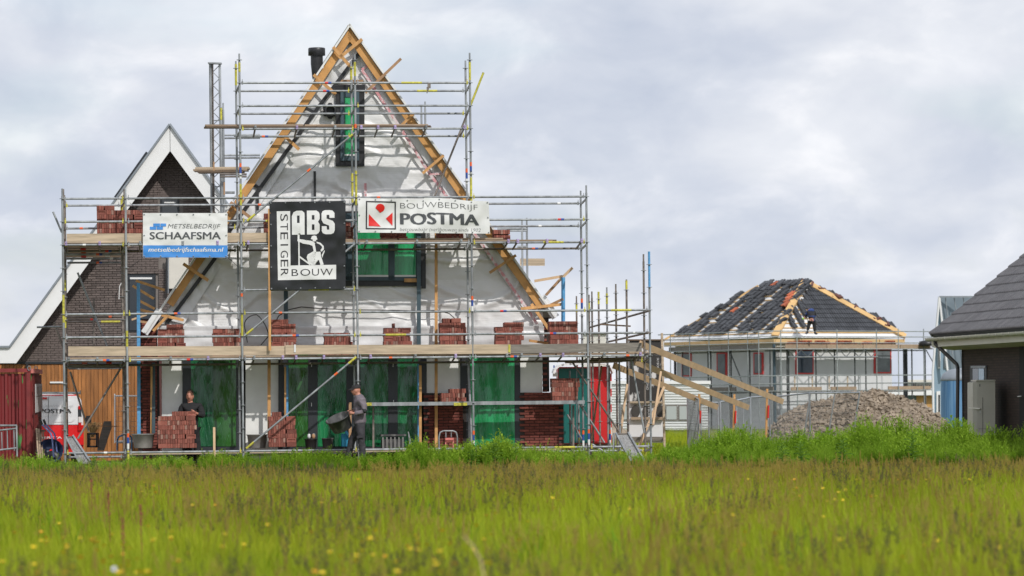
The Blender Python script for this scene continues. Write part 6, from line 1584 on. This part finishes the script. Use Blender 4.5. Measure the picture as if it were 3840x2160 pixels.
def blade(s, p, h, w, lean, a, mi=0, seg=3, droop=1.0):
    d = V((math.cos(a), math.sin(a), 0)); sd = V((-d.y, d.x, 0)); pts = []
    for k in range(seg+1):
        t = k/seg; c = p + d*(lean*t**2*droop) + V((0,0,h*(t - .12*lean/h*t**3)))
        ww = w*(1-t)**.6*.5 if k < seg else 0
        pts.append((c - sd*ww, c + sd*ww) if ww else (c,))
    o = len(s.v); vs = []; fs = []
    for q in pts: vs += list(q)
    for k in range(seg-1): fs.append((2*k, 2*k+1, 2*k+3, 2*k+2))
    fs.append((2*seg-2, 2*seg-1, 2*seg)); s.add(vs, fs, mi, True)
def free_obj(name, s, mats):                               # source shape, only ever seen as an instance
    return bpy.data.objects.new(name, s.mesh(name, mats))
def grass_tuft(seed, n, h0, h1, w, spread):
    q = random.Random(seed); s = MB()
    for i in range(n):
        a = q.uniform(0, math.tau); rr_ = spread*math.sqrt(q.random()); h = q.uniform(h0, h1)
        blade(s, V((math.cos(a)*rr_, math.sin(a)*rr_, 0)), h, w*q.uniform(.6,1.3), h*q.uniform(.1,.6), q.uniform(0, math.tau))
    return s
def seed_tuft(seed, n, h0, h1, spread, head='plume'):
    q = random.Random(seed); s = MB()
    for i in range(n):
        a = q.uniform(0, math.tau); rr_ = spread*math.sqrt(q.random()); h = q.uniform(h0, h1); p = V((math.cos(a)*rr_, math.sin(a)*rr_, 0)); a2 = q.uniform(0, math.tau); ln = h*q.uniform(.05,.25)
        d = V((math.cos(a2), math.sin(a2), 0)); top = p + d*ln + V((0,0,h)); mid = p + d*ln*.3 + V((0,0,h*.55))
        s.tube(p, mid, .0016, 3, 1, caps=False); s.tube(mid, top, .0014, 3, 1, caps=False)
        L = q.uniform(.07,.14)
        if head == 'plume':
            for k in range(9):
                t = k/9; c = top + V((0,0,L*(t-.4))) + d*(.02*t); aa_ = q.uniform(0, math.tau); e = c + V((math.cos(aa_), math.sin(aa_), .7))*.022*(1.15-t)
                s.add([c, c + V((0,0,.012)), e], [(0,1,2)], 0); s.tube(e, e + V((0,0,.009)), .0035, 3, 0, r2=.001, caps=False)
        else:
            s.tube(top - V((0,0,L*.4)), top + V((0,0,L*.1)), .004, 5, 0, r2=.0055, caps=False); s.tube(top + V((0,0,L*.1)), top + V((0,0,L*.6)) + d*.01, .0055, 5, 0, r2=.0015, caps=False)
    return s
def weed_plant(seed, h, nl, lw, ll, bushy):
    q = random.Random(seed); s = MB()
    for st_ in range(bushy):
        a = q.uniform(0, math.tau); ln = q.uniform(.02,.28)*h; p = V((q.uniform(-.05,.05), q.uniform(-.05,.05), 0)); hh_ = h*q.uniform(.6,1); top = p + V((math.cos(a)*ln, math.sin(a)*ln, hh_))
        s.tube(p, top, .006, 4, 1, r2=.002, caps=False)
        for k in range(nl):
            t = .12 + .88*k/nl; c = p.lerp(top, t); b = k*2.4 + q.uniform(-.5,.5); L = ll*(1.15-.75*t)*q.uniform(.7,1.2); up = .35 + .6*t
            d = V((math.cos(b), math.sin(b), up)).normalized(); sd = V((-math.sin(b), math.cos(b), 0)); w = lw*L/ll
            m = c + d*L*.5 + V((0,0,.01)); e = c + d*L - V((0,0,L*.22))
            s.add([c, m - sd*w*.5, e, m + sd*w*.5, m - V((0,0,w*.15))], [(0,1,4),(0,4,3),(1,2,4),(4,2,3)], 0, False)
    return s
def scatter(name, label, pts, sources, cat, m=None):
    """pts: (x, y, z, scale, turn, which). One object of stuff: geometry nodes put a source shape on every point"""
    me = bpy.data.meshes.new(name); me.vertices.add(len(pts)); me.vertices.foreach_set('co', [c for p in pts for c in p[:3]])
    for nm, ty, i in (('size','FLOAT',3),('turn','FLOAT',4)):
        a = me.attributes.new(nm, ty, 'POINT'); a.data.foreach_set('value', [p[i] for p in pts])
    a = me.attributes.new('which', 'INT', 'POINT'); a.data.foreach_set('value', [p[5] for p in pts])
    o = bpy.data.objects.new(name, me); COL.objects.link(o)
    tag(o, label, cat, None, 'stuff')
    ng = bpy.data.node_groups.new(name, 'GeometryNodeTree'); ng.interface.new_socket('Geometry', in_out='INPUT', socket_type='NodeSocketGeometry'); ng.interface.new_socket('Geometry', in_out='OUTPUT', socket_type='NodeSocketGeometry')
    N, L = ng.nodes, ng.links; gi, go = N.new('NodeGroupInput'), N.new('NodeGroupOutput')
    m2p = N.new('GeometryNodeMeshToPoints'); L.new(gi.outputs[0], m2p.inputs['Mesh'])
    iop = N.new('GeometryNodeInstanceOnPoints'); L.new(m2p.outputs[0], iop.inputs['Points']); iop.inputs['Pick Instance'].default_value = True
    g2i = N.new('GeometryNodeGeometryToInstance')
    for s in reversed(sources):
        oi = N.new('GeometryNodeObjectInfo'); oi.inputs['Object'].default_value = s; L.new(oi.outputs['Geometry'], g2i.inputs[0])
    L.new(g2i.outputs[0], iop.inputs['Instance'])
    def at_(nm, ty):
        n = N.new('GeometryNodeInputNamedAttribute'); n.data_type = ty; n.inputs['Name'].default_value = nm; return n.outputs[0]
    L.new(at_('which','INT'), iop.inputs['Instance Index']); L.new(at_('size','FLOAT'), iop.inputs['Scale'])
    cx_ = N.new('ShaderNodeCombineXYZ'); L.new(at_('turn','FLOAT'), cx_.inputs['Z']); L.new(cx_.outputs[0], iop.inputs['Rotation'])
    L.new(iop.outputs[0], go.inputs[0]); md = o.modifiers.new('scatter', 'NODES'); md.node_group = ng; return o
Q = random.Random(5)
def gh(y): return max(.12, min(1.0, (1.49 - 252*y/F)/.62))      # the field is grazed shorter towards the site
GT = [free_obj('grass_tuft', grass_tuft(i, 22, .22, .50, .0055, .13), [K['grass']]) for i in range(5)]
ST = [free_obj('seed_tuft', seed_tuft(20+i, 7, .42, .66, .16, 'plume' if i % 2 else 'spike'), [K['seed'], K['culm']]) for i in range(4)]
def field(d0, d1, dens, pad=3.6):
    out = []; y = d0
    n = int(dens*sum((.145*(d0+(d1-d0)*(k+.5)/50)+pad)*2*(d1-d0)/50 for k in range(50)))
    wmax = .145*d1+pad
    while len(out) < n:
        y = Q.uniform(d0, d1); x = Q.uniform(-wmax, wmax)
        if abs(x) < .145*y+pad: out.append((x, y))
    return out
pts = []
for d0, d1, dens in ((11,24,75),(24,45,52),(45,79.2,36)):
    for x, y in field(d0, d1, dens):
        pts.append((x, y, .004, Q.uniform(.7,1.2)*gh(y)*(1+.35*mn.noise(V((x*.8,y*.35,3.)))), Q.uniform(0, 6.28), Q.randrange(5)))
scatter('meadow_grass', 'tall green meadow grass covering the whole field in front of the building site', pts, GT, 'grass')
pts = []
for d0, d1, dens in ((11,24,2.4),(24,45,2.6),(45,78,5)):
    for x, y in field(d0, d1, dens):
        if mn.noise(V((x*.35, y*.18, 4.4))) + .35*mn.noise(V((x*1.4, y*.7, 1.1))) > -.28 + Q.uniform(-.2,.2): pts.append((x, y, .004, Q.uniform(.75,1.12)*gh(y), Q.uniform(0, 6.28), Q.randrange(4)))
scatter('seeding_grass', 'brownish seed heads of tall grass standing above the green meadow', pts, ST, 'grass')
# weed bank at the foot of the scaffold and on the right
WP = [free_obj('weed_plant', weed_plant(40+i, .55, 26, .028, .13, 5), [K['weed'], K['weed2']]) for i in range(3)] + [free_obj('weed_plant', weed_plant(50+i, .5, 34, .014, .09, 7), [K['weed2'], K['weed']]) for i in range(3)] + \
     [free_obj('weed_plant', weed_plant(60+i, .5, 12, .06, .22, 4), [K['weed'], K['weed']]) for i in range(2)]
pts = []
def bank_h(x):                                              # how high the weeds stand along the site, in metres
    px = 1920 + x/77.5*F
    top = [(-900,.36),(0,.40),(250,.36),(700,.40),(1350,.42),(1450,.55),(1560,.62),(1640,.50),(1720,.55),(1900,.68),(2010,.50),(2200,.40),(2430,.36),(2600,.56),(2750,.80),(2900,.72),(3000,.66),(3150,.74),(3300,1.0),(3480,.88),(3650,.78),(3800,.76),(5200,.76)]
    for (a, ha), (b, hb_) in zip(top[:-1], top[1:]):
        if a <= px <= b: return (ha + (hb_-ha)*(px-a)/(b-a))*1.1
    return .42
for i in range(5900):
    x = Q.uniform(-15, 17.5); y = Q.uniform(75.6, 79.4); h = bank_h(x); lo = 1 if x < 3.6 else 1.0
    y0 = 79.4 if x < 3.6 else 80.5
    y = y0 - abs(Q.gauss(0, 1.1)) if x < 3.6 else y0 - Q.uniform(0, 3.6)
    if x < 3.2 and Q.random() < .45: continue
    n_ = mn.noise(V((x*.9, y*.9, 2.2)))
    which = Q.choice((0,1,2,3,4,5,6,7)) if n_ < .1 else Q.choice((6,7,6,7,0))
    if x > 3.6: which = Q.choice((3,4,5,0,1,2,6)) if n_ < .15 else Q.choice((6,7,0,1))
    f = (1 - max(0, (y0-y)-.6)/5.0)
    pts.append((x, y, .004, h/.5*Q.uniform(.62,1.04)*f*(1 + .4*mn.noise(V((x*1.7, y*.4, 9)))), Q.uniform(0, 6.28), which))
for i in range(900):                                        # scrub behind, between the mobile home, fence and heap
    x = Q.uniform(3.5, 16); y = Q.uniform(81, 96); pts.append((x, y, .004, Q.uniform(.5,1.0), Q.uniform(0,6.28), Q.choice((0,1,3,4))))
scatter('weeds', 'bushy bright green weeds in a belt between the meadow and the site', pts, WP, 'weeds')
pts = [(Q.uniform(2.5,30), Q.uniform(82,140), .004, Q.uniform(.5,1.1), Q.uniform(0,6.28), Q.randrange(5)) for _ in range(9000)]
scatter('rough_grass', 'rough grass on the ground around the mobile home and soil heap', pts, GT, 'grass')
# broad leaved dock plants, each a thing with its leaves
def dock(x, y, h, n, label):
    t = thing('dock_plant', label, 'plant', V((x, y, 0)), 'broad leaved plants before the scaffold')
    s = MB(); s.tube(V((x,y,0)), V((x+.02,y,h*.9)), .011, 6, r2=.004); s.build('stem', K['weed'], t)
    for i in range(n):
        b = i*2.4 + Q.uniform(-.4,.4); tt = i/n; c = V((x,y,h*(.08+.8*tt))); L = (.30 - .17*tt)*Q.uniform(.8,1.2)*(h/.6)**.5; w = L*.42
        d = V((math.cos(b), math.sin(b), .55+.5*tt)).normalized(); sd = V((-math.sin(b), math.cos(b), 0)); s = MB(); rows = []
        for k in range(6):
            u = k/5; pc = c + d*L*u - V((0,0,L*.5*u*u)); ww = w*math.sin(math.pi*min(1, .08+.92*u))**.8*.5 + .002
            wv = .012*math.sin(k*2.1+i); rows += [pc - sd*ww + V((0,0,.02+wv)), pc, pc + sd*ww + V((0,0,.02-wv))]
        s.add(rows, [(k*3+j, k*3+j+1, k*3+j+4, k*3+j+3) for k in range(5) for j in range(2)], 0, True); s.build('leaf', K['dock'], t)
def xat(px, D): return (px-1920)*D/F
for px, D, h, n, lb in ((1770,77.2,.50,22,'broad leaved dock plant with drooping leaves below the fifth tall standard'),(1850,77.6,.66,26,'tallest broad leaved dock plant, upright, before the bright green door'),(1930,77.8,.50,20,'broad leaved dock plant before the brick plinth right of the bright green door'),
    (1560,78.2,.52,18,'leafy dock plant before the hand saw and brick plinth'),(2930,76.6,.60,22,'broad leaved dock plant in the weeds before the left foot of the soil heap'),(3160,76.2,.66,22,'broad leaved dock plant in the weeds under the leaning fence'),(3420,76.8,.8,24,'large dock plant in the tall weeds before the right end of the heap'),
    (640,78.4,.42,16,'dock plant below the big red brick stack'),(930,78.6,.46,16,'dock plant at the foot of the third standard'),(350,78.5,.42,15,'dock plant right of the left steel ramp'),(3000,76.0,.62,20,'dock plant at the leaning post of the fence')):
    dock(xat(px,D), D, h, n, lb)
# tall thistles sticking out of the bank
for px, D, h, lb in ((2780,77.6,.98,'tall thin weed before the fence panels under the middle pine plank'),(2845,77.8,1.06,'tallest thin weed sticking up before the fence right of the middle pine plank'),(905,78.7,.62,'tall weed standing at the foot of the third standard'),(80,79.0,.66,'tall weed standing before the aluminium trestle at the left edge')):
    t = thing('tall_weed', lb, 'weed', V((xat(px,D), D, 0)), 'tall weeds above the weed bank'); s = weed_plant(int(px), h, 40, .03, .16, 2); me = s.mesh('foliage', [K['weed'], K['weed2']]); place('foliage', me, (xat(px,D), D, 0), t)
# buttercups
K['petal'] = mat('buttercup_petal', (.85,.62,.02), .35); K['petal2'] = mat('orange_petal', (.82,.40,.02), .4)
def cup(m):
    s = MB(); s.tube(V((0,0,-.5)), V((.01,0,0)), .0018, 4, 1, caps=False)
    for k in range(5):
        a = k*math.tau/5; d = V((math.cos(a), math.sin(a), .75)); sd = V((-math.sin(a), math.cos(a), 0))
        s.add([V((.01,0,0)), V((.01,0,0)) + d*.009 - sd*.008, V((.01,0,0)) + d*.018, V((.01,0,0)) + d*.009 + sd*.008], [(0,1,2,3)], 0)
    s.lathe([(0,.012),(.004,.008),(.004,.002)], (.01,0,0), 6, None, 0); return s.mesh('buttercup', [m, K['culm']])
CU = [cup(K['petal']), cup(K['petal']), cup(K['petal2'])]
spots = []
for cx_, cy_, sx_, sy_, n in ((330,2075,190,50,52),(1500,2050,260,70,44),(3010,1830,110,40,14),(1240,1850,80,45,6),(560,1835,60,14,6),(700,1990,120,60,9),(1700,1990,120,60,8),(2850,1990,220,90,10),(3400,2060,260,70,8),(2250,1900,240,60,9),(160,1990,90,60,6),(3420,1820,140,60,5)):
    for _ in range(n): spots.append((Q.gauss(cx_, sx_), min(2150, max(1800, Q.gauss(cy_, sy_)))))
for i, (px, py) in enumerate(spots):
    h = Q.uniform(.60,.76); r = ray(px, py); 
    if r.z >= -.004: continue
    D = (h - CAM.z)/r.z
    if not 11.5 < D < 74: continue
    p = CAM + r*D; o = place('buttercup', CU[0 if Q.random() < .72 else 2], p, None, (Q.uniform(-.3,.3), Q.uniform(-.3,.3), Q.uniform(0,6.28))); o.scale = [Q.uniform(.8,1.15)]*3
    tag(o, 'small yellow buttercup flower standing among the meadow grass', 'flower', 'buttercups in the meadow')
# red sorrel stalks and a dandelion clock
K['sorrel'] = mat('red_sorrel', (.20,.035,.03), .8, .3, 20)
def sorrel(px, y0, y1, lb):
    h = .74; D = (h-CAM.z)/ray(px, y0).z; p = CAM + ray(px, y0)*D; t = thing('sorrel', lb, 'plant', V((p.x, p.y, 0)), 'red sorrel stalks in the meadow')
    s = MB(); s.tube(V((p.x,p.y,0)), V((p.x-.02,p.y,h)), .005, 5, r2=.002); s.build('stem', K['sorrel'], t); s = MB()
    for i in range(70):
        z = h - abs(Q.gauss(0,.11)); a = Q.uniform(0,6.28); c = V((p.x-.02*z/h, p.y, z)) + V((math.cos(a), math.sin(a), .4))*Q.uniform(.002,.012)
        s.add([c + V((.0045,0,0)), c + V((-.0045,0,.002)), c + V((0,.0045,.006)), c + V((0,-.0045,-.004))], [(0,1,2),(0,1,3)], 0)
    stuff(s.build('seed_cluster', K['sorrel'], t))
for px, y0, y1, lb in ((350,1802,1910,'tallest dark red sorrel stalk at the left of the meadow'),(415,1845,1910,'second dark red sorrel stalk right of the tallest one'),(536,1895,1950,'short dark red sorrel stalk beside the fifth left meadow patch'),(470,1945,1970,'low dark red sorrel head close to the yellow flowers')): sorrel(px, y0, y1, lb)
r = ray(428, 2134); D = (.6-CAM.z)/r.z; p = CAM + r*D; t = thing('dandelion_clock', 'white round dandelion seed head in the left front of the meadow', 'flower', V((p.x,p.y,0)))
s = MB(); s.tube(V((p.x,p.y,0)), p, .002, 4); s.build('stem', K['culm'], t); s = MB()
for i in range(140):
    d = V((Q.gauss(0,1), Q.gauss(0,1), Q.gauss(0,1))).normalized()*.018; u = d.orthogonal().normalized()*.003; s.add([p, p + d + u, p + d - u], [(0,1,2)])
stuff(s.build('seed_ball', K['white'], t))
# dark seeding clumps that stand a little above the sward
DT = [free_obj('dark_tuft', seed_tuft(80+i, 9, .50, .72, .10, 'plume'), [leaf_mat('dark_seed_heads', (.075,.07,.035), (.13,.115,.05), .25) if i == 0 else bpy.data.materials['dark_seed_heads'], K['culm']]) for i in range(2)]
pts = []
for d0, d1, dens in ((12,30,1.6),(30,60,1.0)):
    for x, y in field(d0, d1, dens):
        if mn.noise(V((x*.5, y*.22, 8.8))) > .02: pts.append((x, y, .004, Q.uniform(.8,1.1)*gh(y), Q.uniform(0,6.28), Q.randrange(2)))
scatter('dark_seeding_grass', 'darker grey green seeding grass clumps scattered through the meadow', pts, DT, 'grass')

# a lusher patch of green grass and one dry stalk at the very front
LG = [free_obj('lush_tuft', grass_tuft(90+i, 16, .45, .72, .012, .12), [leaf_mat('lush_grass', (.07,.20,.008), (.16,.34,.014)) if i == 0 else bpy.data.materials['lush_grass']]) for i in range(2)]
pts = []
for px, D, w, n in ((2800,14.6,.32,60),(2830,17,.4,40),(3420,15.5,.5,24),(1560,14.2,.10,6),(1650,14.4,.08,6),(640,19,.5,20),(2300,30,1.5,40),(300,34,1.2,30)):
    for _ in range(n):
        x = xat(px, D) + Q.gauss(0, w); pts.append((x, D + Q.gauss(0, w*1.6), .004, Q.uniform(.6,.95), Q.uniform(0,6.28), Q.randrange(2)))
scatter('lush_grass', 'patches of lush darker green grass at the front of the meadow', pts, LG, 'grass')
K['dry'] = mat('dry_stalk', (.55,.40,.20), .7, .2, 20)
a, b_ = W(1738,2010,15.5), W(1815,2165,15.2); s = MB(); mids = [a, a.lerp(b_,.3) + V((.012,0,.012)), a.lerp(b_,.65) + V((.016,0,.012)), b_, V((b_.x+.02, b_.y, 0))]
s.path(mids, .0035, 5); o = s.build('dry_stalk', K['dry']); tag(o, 'single pale dry grass stalk bending in the front of the meadow', 'stalk')
